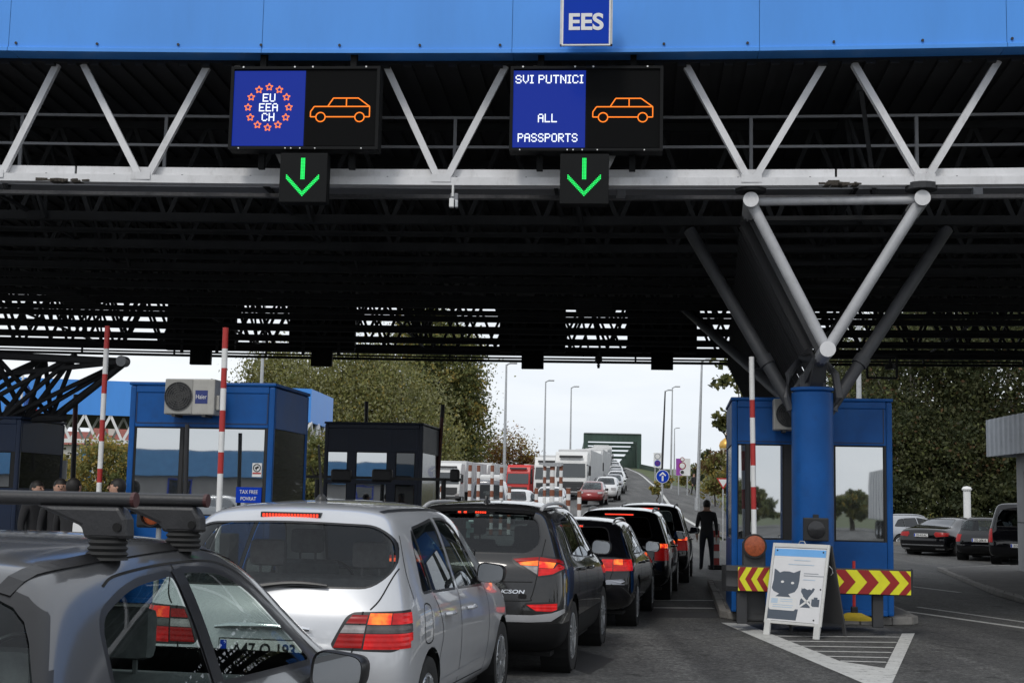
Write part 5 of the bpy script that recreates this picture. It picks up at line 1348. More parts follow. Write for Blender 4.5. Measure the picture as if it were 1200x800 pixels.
# --- dark grey SUV
P_grey = car_paint('dark_grey_car_paint', (.022,.0215,.0215), .35, .25)
M_railm = mat('satin_roof_rail', (.62,.62,.63), .35, metal=.25, var=.05)
suv_o = [(.41, 1.125), (.66, 1.145), (.84, 1.12), (.905, 1.06), (.90, 1.03), (.80, .975), (.68, .955), (.60, 1.0), (.44, 1.08)]
suv = dict(L=4.48, hw=.925, st=st_mpv(4.48, .925, 1.625, 1.10, .42, 1.10), level=3, paint=P_grey, wr=.345, arch=.405, wheels=(.86, 3.53), clad_z=.52, belt=1.04, seat_front=2.1, seat_rear=1.25, dash=2.7, seat_z=1.27,
    side_windows=[dict(poly=rpoly([(.74, 1.17), (1.00, 1.14), (1.00, 1.46), (.88, 1.40)], [.04, .01, .03, .1]), mat=G_dark), dict(poly=rpoly([(1.04, 1.135), (1.78, 1.10), (1.74, 1.53), (1.04, 1.475)], [.01, .02, .03, .03]), mat=G_dark), dict(poly=rpoly([(1.86, 1.095), (2.82, 1.06), (2.72, 1.18), (2.36, 1.46), (2.1, 1.53), (1.83, 1.535)], [.02, .03, .06, .15, .15, .02]), mat=G_tint)],
    rear_window=dict(poly=rpoly([(-.56, 1.17), (.56, 1.17), (.655, 1.27), (.60, 1.47), (.50, 1.525), (-.50, 1.525), (-.60, 1.47), (-.655, 1.27)], [.15, .15, .08, .08, .05, .05, .08, .08], 4), mat=G_tint, seal=.014),
    windshield=rpoly([(-.68, 1.12), (.68, 1.12), (.52, 1.53), (-.52, 1.53)], .08),
    lamps=[dict(outline=rpoly(suv_o, .02), segs=[([(.42, 1.115), (.66, 1.135), (.66, 1.105), (.46, 1.085)], L_red), ([(.47, 1.083), (.66, 1.103), (.66, 1.055), (.50, 1.06)], L_lit), ([(.52, 1.055), (.66, 1.05), (.66, .975), (.60, 1.01)], L_clear), ([(.67, 1.135), (.84, 1.112), (.91, 1.06), (.91, 1.04), (.84, 1.085), (.67, 1.10)], L_red), ([(.67, 1.098), (.82, 1.083), (.80, 1.035), (.67, 1.035)], L_lit), ([(.67, 1.03), (.81, 1.03), (.84, 1.075), (.90, 1.035), (.80, .98), (.67, .962)], L_litred)]),
           dict(name='rear_fog_light', outline=rpoly([(.56, .70), (.83, .715), (.84, .66), (.80, .63), (.66, .635)], .015), segs=[([(.57, .695), (.85, .71), (.85, .655), (.80, .635), (.66, .64)], L_litred)])],
    panels=[dict(axis='y', poly=[(0, .60), (.62, .60), (.80, .62), (.90, .655), (.92, .63), (.80, .545), (.6, .535), (0, .535)], mat=mat('satin_silver_trim', (.45,.45,.46), .4, metal=.6), name='bumper_skid_trim')],
    gaps_side=[[(1.16, .50), (1.14, .70), (1.22, .86), (1.03, 1.10)], [(1.82, .50), (1.83, .8), (1.81, 1.1)], [(2.85, .5), (2.92, .8), (2.86, 1.06)], [(.47, 1.12), (.50, 1.3), (.62, 1.48)]],
    gaps_rear=[[(.66, .965), (.64, .86), (.61, .76), (.56, .73), (0, .725)], [(.0, .90), (.62, .905)], [(.70, 1.30), (.685, 1.14)]],
    handles=[(1.36, .98), (2.1, .965)], mirror=(2.66, 1.11), mirror_mat=M_trim, third=(-.20, .16, 1.545, E_red), third_segs=[(0, .10), (.16, .26), (.48, .80)], wiper=((.02, 1.165), (-.38, 1.175)), plate=(.88, ''), antenna=(.85, 'fin', 0), spokes=5, rear_lim=1.0,
    rails=(.60, .62, 2.55, .03, M_railm, .018))
def suv_extra(root, sf):
    m = MB(); h, n = sf.rear(-.08, 1.42)
    for (dx, dz, w_, h_) in ((0, 0, .05, .07), (.015, -.05, .07, .05), (-.01, -.10, .04, .05), (.03, .03, .05, .03)): m.box((-.08+dx, h.y+.06-dz*.5, 1.42+dz), (w_, .01, h_), 0, 0, .004)
    m.build('window_charm', mat('pale_teal_charm', (.35,.55,.50), .4), root)
    vs, fs = text_mesh('TUCSON', .1, .002, .30, .035); m = MB()
    pv = []
    for v in vs:
        x, z = v.x+.40+v.z*.25, v.z+.815; h, n = sf.rear(x, z); pv.append((x, h.y-.014+v.y, z))
    m.add(pv, fs); m.build('badge', M_chrome, root)
    m = MB(); h, n = sf.rear(0, 1.58)
    vs = []
    for k in range(11):
        x = -.56+1.12*k/10; b = .06*(x/.56)**2; vs += [(x, .40+b, 1.575-.02*(x/.56)**2), (x, .34+b, 1.555-.02*(x/.56)**2), (x, .52+b, 1.60-.02*(x/.56)**2)]
    m.add(vs, [(3*k, 3*k+1, 3*k+4, 3*k+3) for k in range(10)]+[(3*k+2, 3*k, 3*k+3, 3*k+5) for k in range(10)]); m.build('roof_spoiler', P_grey, root, smooth=True)
suv['extra'] = suv_extra
car2 = make_car('grey_suv', 'dark grey SUV with lit tail lamps and TUCSON on the tailgate', 'car', suv)

# --- low black estate
P_black = car_paint('black_car_paint', (.0035,.0036,.005), .2, .15)
est_o = [(.86, .93), (.48, .935), (.42, .80), (.45, .765), (.84, .77), (.87, .84)]
estate = dict(L=4.70, hw=.91, st=st_mpv(4.70, .91, 1.42, .96, .55, .92), level=2, paint=P_black, wr=.325, wheels=(.95, 3.75), belt=.92, seat_front=2.25, seat_rear=1.4, dash=2.85, seat_z=1.08, floor=.33,
    side_windows=[dict(poly=rpoly([(.72, 1.0), (1.25, .985), (1.25, 1.30), (1.0, 1.26)], [.04, .01, .02, .08]), mat=G_dark), dict(poly=rpoly([(1.29, .985), (1.98, .97), (1.94, 1.335), (1.29, 1.305)], [.01, .02, .03, .03]), mat=G_dark), dict(poly=rpoly([(2.05, .97), (2.98, .95), (2.86, 1.05), (2.55, 1.28), (2.02, 1.34)], [.02, .03, .06, .15, .02]), mat=G_tint)],
    rear_window=dict(poly=sym_trap(.60, .50, 1.0, 1.33, .08), mat=G_dark, seal=.014), windshield=rpoly([(-.66, .98), (.66, .98), (.52, 1.33), (-.52, 1.33)], .08),
    lamps=[dict(outline=rpoly(est_o, .02), segs=[([(.49, .925), (.63, .925), (.63, .775), (.46, .775), (.43, .80)], L_litred), ([(.64, .925), (.76, .925), (.76, .855), (.64, .855)], L_lit), ([(.765, .925), (.90, .925), (.90, .78), (.64, .775), (.64, .85), (.765, .85)], L_litred)])],
    gaps_side=[[(1.38, .36), (1.36, .6), (1.44, .78), (1.27, .97)], [(2.02, .34), (2.03, .7), (2.0, .96)], [(3.0, .34), (3.06, .7), (3.0, .95)]], gaps_rear=[[(.635, .77), (.6, .66), (.58, .55), (0, .54)]],
    handles=[(1.55, .84), (2.3, .83)], mirror=(2.86, .965), third=(-.17, .17, 1.345, E_red), plate=(.72, ''), spokes=10, rear_lim=1.1, rails=(.56, .75, 2.6, .03, M_chrome, .016))
def est_extra(root, sf):
    m = MB()
    for s in (1,):
        h, n = sf.rear(.62*s, .64); m.poly([(.52, h.y-.012, .60), (.56, h.y-.01, .66), (.76, h.y+.01, .675), (.80, h.y+.03, .645), (.74, h.y+.01, .62), (.80, h.y+.03, .60)], .006, (0, -1, 0))
    m.build('torn_sticker', mat('foil_sticker', (.35,.37,.42), .3), root)
estate['extra'] = est_extra
car3 = make_car('black_estate', 'low black estate car with wide red tail lamps ahead of the grey SUV', 'car', estate)
# --- two taller black estates further on
tall_o = [(.80, 1.0), (.66, 1.0), (.64, .70), (.80, .70), (.85, .85)]
def tall_spec(H, chrome):
    s = dict(estate); s.update(L=4.6, st=st_mpv(4.6, .91, H, 1.02, .45, 1.02), wr=.34, wheels=(.9, 3.6), rear_window=dict(poly=sym_trap(.60, .50, 1.08, H-.13, .08), mat=G_dark, seal=.014),
      windshield=rpoly([(-.66, 1.04), (.66, 1.04), (.52, H-.1), (-.52, H-.1)], .08),
      side_windows=[dict(poly=rpoly([(.72, 1.08), (1.2, 1.06), (1.2, H-.14), (.98, H-.18)], [.04, .01, .02, .08]), mat=G_dark), dict(poly=rpoly([(1.25, 1.06), (1.95, 1.04), (1.9, H-.1), (1.25, H-.13)], .02), mat=G_dark), dict(poly=rpoly([(2.02, 1.04), (2.9, 1.0), (2.8, 1.1), (2.45, H-.13), (2.0, H-.1)], [.02, .03, .06, .15, .02]), mat=G_tint)],
      lamps=[dict(outline=rpoly(tall_o, .03), segs=[([(.67, .99), (.86, .99), (.86, .92), (.67, .92)], L_lit), ([(.65, .915), (.88, .915), (.88, .71), (.65, .71)], L_red)])],
      third=(-.25, .25, H-.085, E_red), mirror=(2.8, 1.03), handles=[(1.5, .92), (2.25, .9)], rails=(.57, .65, 2.6, .035, chrome, .017), extra=None)
    return s
car4 = make_car('black_crossover', 'black crossover with pale roof rails queuing directly behind the black estate', 'car', tall_spec(1.56, M_railm))
car5 = make_car('black_people_carrier', 'tallest black car at the front of the queue beside the standing person', 'car', tall_spec(1.66, M_trim))

# --- nearest car: dark grey hatchback with roof bars
P_anth = car_paint('anthracite_car_paint', (.105,.107,.112), .55, .34); P_anth.node_tree.nodes['Principled BSDF'].inputs['Coat Roughness'].default_value = .09
def st_hatch(L, hw, H, belt):
    b = belt
    return [
      dict(y=[.16, .04, .0, .10, .26, .62, .72], z=[.26, .36, .56, b-.12, b-.02, b+(H-b)*.78, H-.06], w=[hw-.18, hw-.10, hw-.07, hw-.07, hw-.10, hw-.255, hw-.35], crown=.035, bulge=.08),
      dict(y=[.26, .17, .14, .24, .40, .71, .83], z=[.24, .36, .56, b-.12, b-.01, b+(H-b)*.79, H-.045], w=[hw-.10, hw-.02, hw-.005, hw-.02, hw-.06, hw-.235, hw-.335], crown=.025, bulge=0),
      stn(.66, 1.02, .24, b, H-.02, hw-.02, hw, hw-.05, hw-.27, .022),
      stn(1.12, 1.30, .22, b, H, hw-.03, hw, hw-.05, hw-.255, .025),
      stn(1.65, 1.70, .22, b-.01, H+.005, hw-.03, hw, hw-.05, hw-.255, .025),
      stn(2.15, 2.05, .22, b-.02, H-.02, hw-.03, hw, hw-.05, hw-.265, .022),
      stn(2.60, 2.40, .22, b-.03, H-.10, hw-.03, hw, hw-.055, hw-.29, .022),
      stn(2.95, 2.78, .22, b-.05, H-.30, hw-.03, hw, hw-.06, hw-.30, .035),
      stn(3.20, 3.15, .22, b-.085, .925, hw-.03, hw-.005, hw-.08, hw-.24, .03),
      stn(L-.5, L-.5, .22, .78, .85, hw-.04, hw-.02, hw-.08, hw-.26, .03),
      dict(y=[L-.2, L-.1, L-.08, L-.12, L-.16, L-.21, L-.24], z=[.24, .36, .5, .62, .68, .72, .75], w=[hw-.25, hw-.18, hw-.17, hw-.19, hw-.22, hw-.30, hw-.36], crown=.02, bulge=.10)]
hatch = dict(L=3.9, hw=.84, st=st_hatch(3.9, .84, 1.492, .985), level=3, paint=P_anth, wr=.30, wheels=(.62, 3.06), belt=.91, seat_front=1.75, seat_rear=.95, dash=2.4, seat_z=1.06, floor=.33, rear_lim=1.0,
    side_windows=[dict(poly=rpoly([(.84, 1.07), (1.50, 1.03), (1.475, 1.382), (1.15, 1.36), (.90, 1.28)], [.06, .02, .03, .12, .07]), mat=G_clear, seal=.022), dict(poly=rpoly([(1.60, 1.03), (2.55, 1.0), (2.46, 1.08), (2.14, 1.295), (1.9, 1.372), (1.575, 1.388)], [.02, .03, .06, .15, .15, .02]), mat=G_clear, seal=.022)],
    rear_window=dict(poly=rpoly([(-.66, 1.03), (.66, 1.03), (.705, 1.11), (.565, 1.365), (-.565, 1.365), (-.705, 1.11)], [.08, .08, .06, .14, .14, .06]), mat=G_clear, seal=.03),
    windshield=rpoly([(-.63, .955), (.63, .955), (.50, 1.41), (-.50, 1.41)], .06),
    lamps=[dict(outline=rpoly([(.60, .90), (.83, .92), (.84, .64), (.64, .66)], .04), segs=[([(.61, .895), (.85, .915), (.85, .65), (.65, .665)], L_red)])],
    gaps_side=[[(1.0, 1.372), (1.12, 1.40), (1.5, 1.42), (1.95, 1.405), (2.25, 1.305), (2.6, 1.08), (2.74, .98)], [(1.545, .36), (1.55, .7), (1.535, 1.0), (1.51, 1.415)], [(2.72, .34), (2.8, .7), (2.72, .98)]], gaps_rear=[],
    handles=[(1.05, .90), (1.75, .89)], mirror=(2.48, .915), mirror_mat=M_trim, plate=(.70, ''), spokes=7)
def hatch_extra(root, sf):
    m = MB()
    for s in (1, -1): ribbon3(m, [sf.top(s*(.50+.04*math.sin(min(1, k/24)*PI)), .62+k*.062) for k in range(31)], .05, .004)
    m.build('roof_moulding', M_trim, root)
    m = MB()
    for s in (1, -1): ribbon3(m, [sf.side(y, z, s) for y, z in dense([(1.55, 1.03), (1.545, 1.2), (1.525, 1.40)])], .085, .004)
    m.build('door_pillar_trim', M_trim, root)
    # seat belt and head restraint shadows are the seats themselves; the two roof bars on top
    for y in (1.15, 1.73):
        rb_ = MB(); z = 1.632; pts = [(x, y, z) for x in (-.62, -.3, 0, .3, .62)]
        rb_.path(pts, .0235, 14); o = rb_.build('roof_bar', MATS.get('bar_black') or mat('bar_black', (.02,.02,.022), .42, var=.2, scale=12, bump=.1, bscale=90), root, smooth=True)
        for s in (1, -1):
            m = MB(); m.tube((s*.62, y, z), (s*.632, y, z), .024, n=16); m.build('end_cap', MATS.get('cap_red') or mat('cap_red', (.06,.016,.016), .5), o)
            x = s*.545; zr = sf.top(x, y)[0].z; m = MB()
            m.poly([(x-s*.24, y-.035, z-.022), (x+s*.045, y-.035, z-.022), (x+s*.07, y-.035, z-.06), (x+s*.075, y-.035, zr+.06), (x-s*.068, y-.035, zr+.06), (x-s*.08, y-.035, z-.085)], .07, (0, 1, 0)); m.build('bar_foot', MATS['bar_black'], o, bevel=.012, fixn=True)
            m = MB(); m.tube((x+s*.045, y-.036, z-.085), (x+s*.045, y-.042, z-.085), .014, n=12); m.build('lock_plug', M_gap, o)
            m = MB(); pr = []
            for k in range(9): pr.append((.072 if k % 2 else .082, -.005+k*.0095))
            m.lathe([(0, pr[0][1])]+[(r_*(.80-.008*i), h_*.95) for i, (r_, h_) in enumerate(pr)]+[(0, pr[-1][1])], 22, c=(x, y, zr)); m.build('rubber_bellows', M_rubber, o, smooth=True)
hatch['extra'] = hatch_extra
car0 = make_car('grey_hatchback', 'dark grey hatchback with black roof bars, nearest to the camera at lower left', 'car', hatch)

def lane_place(root, px_right, Drear, hw, heading, hgt=.8):
    """put the rear right corner near pixel column px_right at depth Drear"""
    q = P(px_right, 640, Drear); h = R(heading); rt = Vector((math.cos(h), -math.sin(h), 0))
    c = Vector((q.x, q.y, 0))-rt*hw; place(root, c.x, c.y-.0, heading)
lane_place(car0, -3, 3.15, .84, 10.0)
lane_place(car1, 474, 8.35, .86, 9.6)
lane_place(car2, 657, 13.0, .885, 10.3)
lane_place(car3, 740, 18.2, .88, 10.2)
lane_place(car4, 783, 23.6, .88, 9.5)
lane_place(car5, 806, 29.2, .88, 9.0)

# ------------------------------------------------------------------ parked cars at right
def st_sedan(L, hw, H, belt):
    b = belt; dk = b+.06
    return [
      dict(y=[.16, .04, .0, .03, .06, .10, .16], z=[.26, .36, .58, b-.14, b-.04, dk-.05, dk-.01], w=[hw-.18, hw-.10, hw-.08, hw-.10, hw-.13, hw-.17, hw-.24], crown=.02, bulge=.08),
      dict(y=[.26, .17, .14, .16, .19, .22, .28], z=[.24, .36, .58, b-.13, b-.03, dk-.03, dk+.005], w=[hw-.10, hw-.02, hw-.01, hw-.03, hw-.07, hw-.13, hw-.20], crown=.03, bulge=0),
      stn(.62, .66, .24, b, dk+.04, hw-.02, hw, hw-.06, hw-.16, .03),
      stn(1.0, 1.02, .24, b+.01, dk+.09, hw-.02, hw, hw-.055, hw-.20, .04),
      stn(1.5, 1.62, .22, b+.01, H-.10, hw-.03, hw, hw-.05, hw-.27, .045),
      stn(2.0, 2.1, .22, b, H-.01, hw-.03, hw, hw-.05, hw-.27, .05),
      stn(2.6, 2.55, .22, b-.01, H-.01, hw-.03, hw, hw-.05, hw-.27, .05),
      stn(3.05, 2.9, .22, b-.03, H-.07, hw-.03, hw, hw-.055, hw-.29, .04),
      stn(3.45, 3.3, .22, b-.05, H-.22, hw-.03, hw, hw-.06, hw-.30, .035),
      stn(3.75, 3.7, .22, b-.07, b+.04, hw-.03, hw-.005, hw-.08, hw-.24, .03),
      stn(L-.5, L-.5, .22, b-.16, b-.08, hw-.04, hw-.02, hw-.08, hw-.26, .03),
      dict(y=[L-.2, L-.1, L-.08, L-.12, L-.16, L-.21, L-.24], z=[.24, .36, .5, .62, .68, .72, .75], w=[hw-.25, hw-.18, hw-.17, hw-.19, hw-.22, hw-.30, hw-.36], crown=.02, bulge=.10)]
sedan = dict(L=4.9, hw=.925, st=st_sedan(4.9, .925, 1.44, .96), level=2, paint=P_black, wr=.33, wheels=(1.0, 3.9), belt=.95, cabin=False, rear_lim=1.9, front_lim=2.4, spokes=10,
    side_windows=[dict(poly=rpoly([(1.35, 1.02), (2.2, 1.0), (2.2, 1.33), (1.85, 1.30)], [.06, .02, .03, .1]), mat=G_tint), dict(poly=rpoly([(2.26, 1.0), (3.35, .97), (3.2, 1.08), (2.8, 1.30), (2.26, 1.335)], [.02, .03, .06, .15, .02]), mat=G_tint)],
    rear_window=dict(poly=sym_trap(.62, .50, 1.10, 1.36, .07), mat=G_dark, seal=.014), windshield=rpoly([(-.66, 1.02), (.66, 1.02), (.50, 1.36), (-.50, 1.36)], .08),
    lamps=[dict(outline=rpoly([(.86, .90), (.50, .93), (.44, .84), (.52, .74), (.88, .78)], .04), segs=[([(.5, .92), (.90, .895), (.90, .78), (.53, .745), (.45, .84)], L_red)])],
    gaps_side=[[(1.5, .36), (1.5, .6), (1.6, .8), (1.36, 1.0)], [(2.23, .34), (2.24, .98)], [(3.4, .34), (3.4, .96)]], handles=[(1.8, .86), (2.6, .85)], mirror=(3.15, .98), plate=(.80, 'ZG-413-AC'))
def sedan_extra(root, sf):
    m = MB(); ribbon3(m, [sf.rear(-.78+1.56*k/20, .46) for k in range(21)], .04, .004); m.build('chrome_strip', M_chrome, root)
    m = MB()
    for s in (1,-1): ribbon3(m, [sf.rear(s*(.48+.3*k/6), .33) for k in range(7)], .07, .006)
    m.build('exhaust_trim', M_chrome, root)
sedan['extra'] = sedan_extra
sd = make_car('black_saloon', 'black saloon parked at an angle beneath the right trees, chrome strip along its bumper', 'car', sedan, 'cars parked at right')
q = G(1062, 650); place(sd, q.x+.5, q.y-.2, 42)
phatch = dict(hatch); phatch.update(paint=P_black, level=2, cabin=False, extra=None, plate=(.72, 'ZG-206-K'), mirror_mat=P_black,
    side_windows=[dict(poly=w_['poly'], mat=G_tint, seal=.02) for w_ in hatch['side_windows']], rear_window=dict(poly=hatch['rear_window']['poly'], mat=G_tint, seal=.02))
ph = make_car('black_hatchback', 'small black hatchback parked between the saloon and the van', 'car', phatch, 'cars parked at right')
q = G(1124, 657); place(ph, q.x+.7, q.y, 30)
vanS = dict(L=4.9, hw=.97, st=st_mpv(4.9, .97, 1.95, 1.12, .16, 1.15), level=2, paint=P_black, wr=.34, wheels=(1.0, 4.0), belt=1.1, cabin=False, spokes=6,
    side_windows=[dict(poly=rpoly([(.5, 1.18), (1.6, 1.17), (1.6, 1.68), (.52, 1.66)], .06), mat=G_dark), dict(poly=rpoly([(1.68, 1.17), (2.7, 1.15), (2.3, 1.66), (1.68, 1.70)], .06), mat=G_dark)],
    rear_window=dict(poly=sym_trap(.70, .60, 1.22, 1.74, .06), mat=G_dark, seal=.014), windshield=rpoly([(-.7, 1.2), (.7, 1.2), (.56, 1.78), (-.56, 1.78)], .08),
    lamps=[dict(outline=rpoly([(.90, 1.15), (.82, 1.15), (.80, .70), (.92, .70)], .02), segs=[([(.82, 1.14), (.96, 1.14), (.96, .71), (.81, .71)], L_red)])],
    gaps_rear=[[(0, .45), (0, 1.15)], [(.01, 1.1), (.8, 1.1)]], gaps_side=[[(1.64, .4), (1.64, 1.7)]], mirror=(3.0, 1.2), plate=(.62, 'ZG-77-BT'))
vn = make_car('black_van', 'black van parked against the grey kiosk, partly hidden by its wall', 'van', vanS, 'cars parked at right')
q = G(1158, 662); place(vn, q.x+1.0, q.y, 26)
far_est = dict(estate); far_est.update(paint=car_paint('parked_silver_paint', (.40,.41,.43), .6, .3), cabin=False, extra=None, st=st_mpv(4.7, .91, 1.46, .96, .5, .92), lamps=[], mirror_mat=None)
far_est.pop('mirror_mat')
fe = make_car('silver_estate', 'silver estate parked behind the black saloon, half hidden by the right booth', 'car', far_est, 'cars parked at right')
q = G(1032, 640); place(fe, q.x, q.y+2, 64)

# ------------------------------------------------------------------ oncoming queue on the ramp
G_far = glass_mat('far_car_glass', (.10,.12,.13), .22)
def far_spec(col, metal, base):
    s = dict(base); s.update(paint=car_paint('ramp_car_paint_'+('a' if metal else 'b')+str(len(MATS)), col, metal, .3), level=1, cabin=False, extra=None, lamps=[dict(axis='front', cond=lambda f: f.normal.y > .1 and f.calc_center_median().y > 3.2, name='headlight', outline=[(.45, .80), (.75, .82), (.76, .68), (.5, .66)], segs=[([(.46, .79), (.76, .81), (.76, .69), (.5, .67)], L_clear)])],
        gaps_side=[], gaps_rear=[], handles=[], third=None, wiper=None, plate=None, antenna=None, spokes=5, rails=None)
    s['side_windows'] = [dict(poly=w_['poly'], mat=G_far, seal=.0) for w_ in base['side_windows']]; s['rear_window'] = dict(poly=base['rear_window']['poly'], mat=G_far, seal=0)
    return s
protos = [make_car('queueing_car', 'grey car facing the camera in the oncoming queue, just beyond the dark one', 'car', far_spec((.30,.31,.33), .6, hatch), 'oncoming cars queuing on the ramp'),
          make_car('queueing_car', 'white tall car in the oncoming queue, right behind the grey one', 'car', far_spec((.62,.62,.62), 0, silver), 'oncoming cars queuing on the ramp'),
          make_car('queueing_car', 'dark car in the oncoming queue, between two lighter cars on the ramp', 'car', far_spec((.03,.032,.036), .4, hatch), 'oncoming cars queuing on the ramp'),
          make_car('queueing_car', 'small red car facing the camera beside the striped posts', 'car', far_spec((.22,.015,.015), .1, hatch), 'oncoming cars queuing on the ramp')]
def on_ground(root, px, D, heading, dz=.06):
    q = P(px, 590, D); place(root, q.x, q.y, heading, gz(q.x, q.y)+dz)
on_ground(protos[0], 721, 113, 188); on_ground(protos[1], 723, 121, 187); on_ground(protos[2], 721.5, 129, 186); on_ground(protos[3], 699, 92, 190)
ordn = ['fourth', 'fifth', 'sixth', 'seventh', 'eighth', 'ninth', 'tenth', 'eleventh']
for k, (px, D, pi_) in enumerate(((722, 137, 0), (722, 145, 0), (721.5, 153, 1), (721, 161, 2), (720.5, 170, 0), (720, 180, 1), (719, 191, 0), (718, 203, 1))):
    c = dup(protos[pi_], (0, 0, 0), 0, '%s %s car counted back along the oncoming queue on the ramp' % (ordn[k], ('grey', 'white', 'dark')[pi_])); on_ground(c, px, D, 185)
c = dup(protos[2], (0,0,0), 0, 'dark car between the small red car and the grey oncoming car'); on_ground(c, 709, 104, 189)
c = dup(protos[1], (0,0,0), 0, 'white tall car beside the small red car, nearest of all in the oncoming queue'); on_ground(c, 714, 99, 189)
# grey van and white cars beyond the SUV
vg = dict(vanS); vg.update(paint=car_paint('grey_van_paint', (.12,.125,.14), .4, .35), st=st_mpv(4.9, .97, 2.3, 1.3, .16, 1.25), plate=None, third=None, gaps_rear=[], lamps=[], rear_window=dict(poly=sym_trap(.66, .58, 1.4, 2.05, .06), mat=G_tint, seal=.014), side_windows=[])
v2 = make_car('grey_van', 'grey high-roofed van beyond the dark SUV, with a pale roof box', 'van', vg)
on_ground(v2, 570, 66, 6)
m = MB(); m.box((0, 2.0, 2.44), (1.05, 1.3, .26), 0, 0, .1); m.build('roof_box', M_white, v2, smooth=True)
wc = dup(protos[1], (0,0,0), 0, 'white car whose roof shows between the grey SUV and the red lorry', 'white cars near the striped posts'); on_ground(wc, 612, 74, 188)
wc = dup(protos[1], (0,0,0), 0, 'white car partly hidden behind the striped posts', 'white cars near the striped posts'); on_ground(wc, 650, 78, 188)

# ------------------------------------------------------------------ lorries
M_lwhite = mat('lorry_white', (.66,.66,.65), .4, var=.06, scale=.8, dirt=.35, dcol=(.35,.33,.30)); M_lred = mat('lorry_red', (.52,.02,.015), .35, var=.08)
M_tarp = mat('trailer_tarpaulin', (.60,.60,.60), .55, var=.1, scale=.5, dirt=.4, dcol=(.33,.32,.30)); M_lgrey = mat('lorry_grey_plastic', (.05,.05,.052), .6)
def lorry(name, label, cabm, body, group, L=13.0, H=3.7, TH=3.95):
    t = thing(name, label, 'lorry', (0,0,0), 0, group)     # front at y=0 facing -y
    m = MB(); w = 1.24
    prof_ = [(-.02, .55), (-.06, 1.1), (0, 1.45), (.10, 2.0), (.32, 2.95), (.55, H-.25), (.8, H), (2.2, H), (2.25, .55)]
    vs = [(-w, y, z) for y, z in prof_]+[(w, y, z) for y, z in prof_]; n = len(prof_)
    m.add(vs, [tuple(range(n)), tuple(range(2*n-1, n-1, -1))]+[(i, i+n, (i+1) % n+n, (i+1) % n) for i in range(n)]); m.build('cab', cabm, t, bevel=.07, fixn=True)
    m = MB(); m.poly([(-1.12, .02, 1.75), (1.12, .02, 1.75), (1.08, .26, 2.78), (-1.08, .26, 2.78)], .03, (0, -1, .25)); m.build('windscreen', M_dark_glass, t)
    m = MB(); m.bb(-1.0, 1.0, -.10, .02, .72, 1.42, ch=.03)
    for k in range(4): m.bb(-.95, .95, -.13, -.10, .80+k*.15, .87+k*.15)
    m.build('grille', M_lgrey, t)
    for s in (1, -1):
        m = MB(); m.bb(s*w-.004*s, s*w+.006*s, .45, 1.3, 1.75, 2.65); m.build('side_window', M_dark_glass, t)
        m = MB(); m.bb(s*1.0-.2, s*1.0+.2, -.12, .1, .62, .86, ch=.05); m.build('headlight', L_clear, t)
        m = MB(); m.box((s*1.45, .12, 2.25), (.18, .16, .75), 0, 0, .05); m.bar((s*1.2, .25, 2.7), (s*1.45, .12, 2.6), .05); m.build('door_mirror', M_black, t)
        for y in (1.3, L-3.2, L-1.9, 4.6):
            m = MB(); m.lathe([(.28, -.14), (.48, -.15), (.51, -.1), (.51, .1), (.48, .15), (.28, .14)], 20, 'X', (s*1.05, y, .51)); wh = m.build('wheel', M_tyre, t, smooth=True); m = MB(); m.lathe([(.28, s*.12), (.2, s*.05), (0, s*.04)], 16, 'X', (s*1.05, y, .51)); m.build('rim', M_galv, wh)
    m = MB(); m.bb(-1.2, 1.2, -.08, .3, .40, .60, ch=.04); m.build('bumper', M_lgrey, t)
    m = MB(); m.bb(-.9, .9, .15, .3, H-.5, H-.3, ch=.05); m.build('sun_visor', M_lgrey, t)
    m = MB(); m.bb(-.45, .45, 1.5, L, .75, 1.0); m.build('chassis', M_lgrey, t)
    if body == 'box':
        m = MB(); m.bb(-1.27, 1.27, 2.7, L, 1.05, TH, ch=.04); b = m.build('trailer_body', M_tarp, t)
        m = MB()
        for k in range(12):
            for s in (1, -1): m.bb(s*1.275-.02, s*1.275+.02, 2.9+k*(L-3)/12, 2.98+k*(L-3)/12, 1.05, TH-.05)
        m.build('side_straps', M_galv, b)
    else:
        m = MB(); m.lathe([(0, 2.7), (.9, 2.75), (1.2, 3.1), (1.25, 3.6), (1.25, L-.8), (1.2, L-.3), (.9, L), (0, L+.05)], 28, 'Y', (0, 0, 2.55)); m.build('tank', M_lwhite, t, smooth=True)
        m = MB(); m.bb(-.3, .3, 4, L-1, 3.78, 3.86); m.build('catwalk', M_galv, t)
    return t
gl = 'lorries queuing on the ramp'
def lplace(t, px, D, rz, dz=.06):
    q = P(px, 590, D); z = gz(q.x, q.y)+dz; t.location = (q.x, q.y, z); t.rotation_euler = (0, 0, R(rz)); WM[t.name] = Matrix.Translation((q.x, q.y, z)) @ Matrix.Rotation(R(rz), 4, 'Z')
t1 = lorry('tanker_lorry', 'red lorry cab pulling a rounded white tank, left of the striped posts', M_lred, 'tank', gl); lplace(t1, 606, 140, -14)
t2 = lorry('box_lorry', 'nearest white lorry with black mirrors just right of the striped posts', M_lwhite, 'box', gl); lplace(t2, 668, 104, -9)
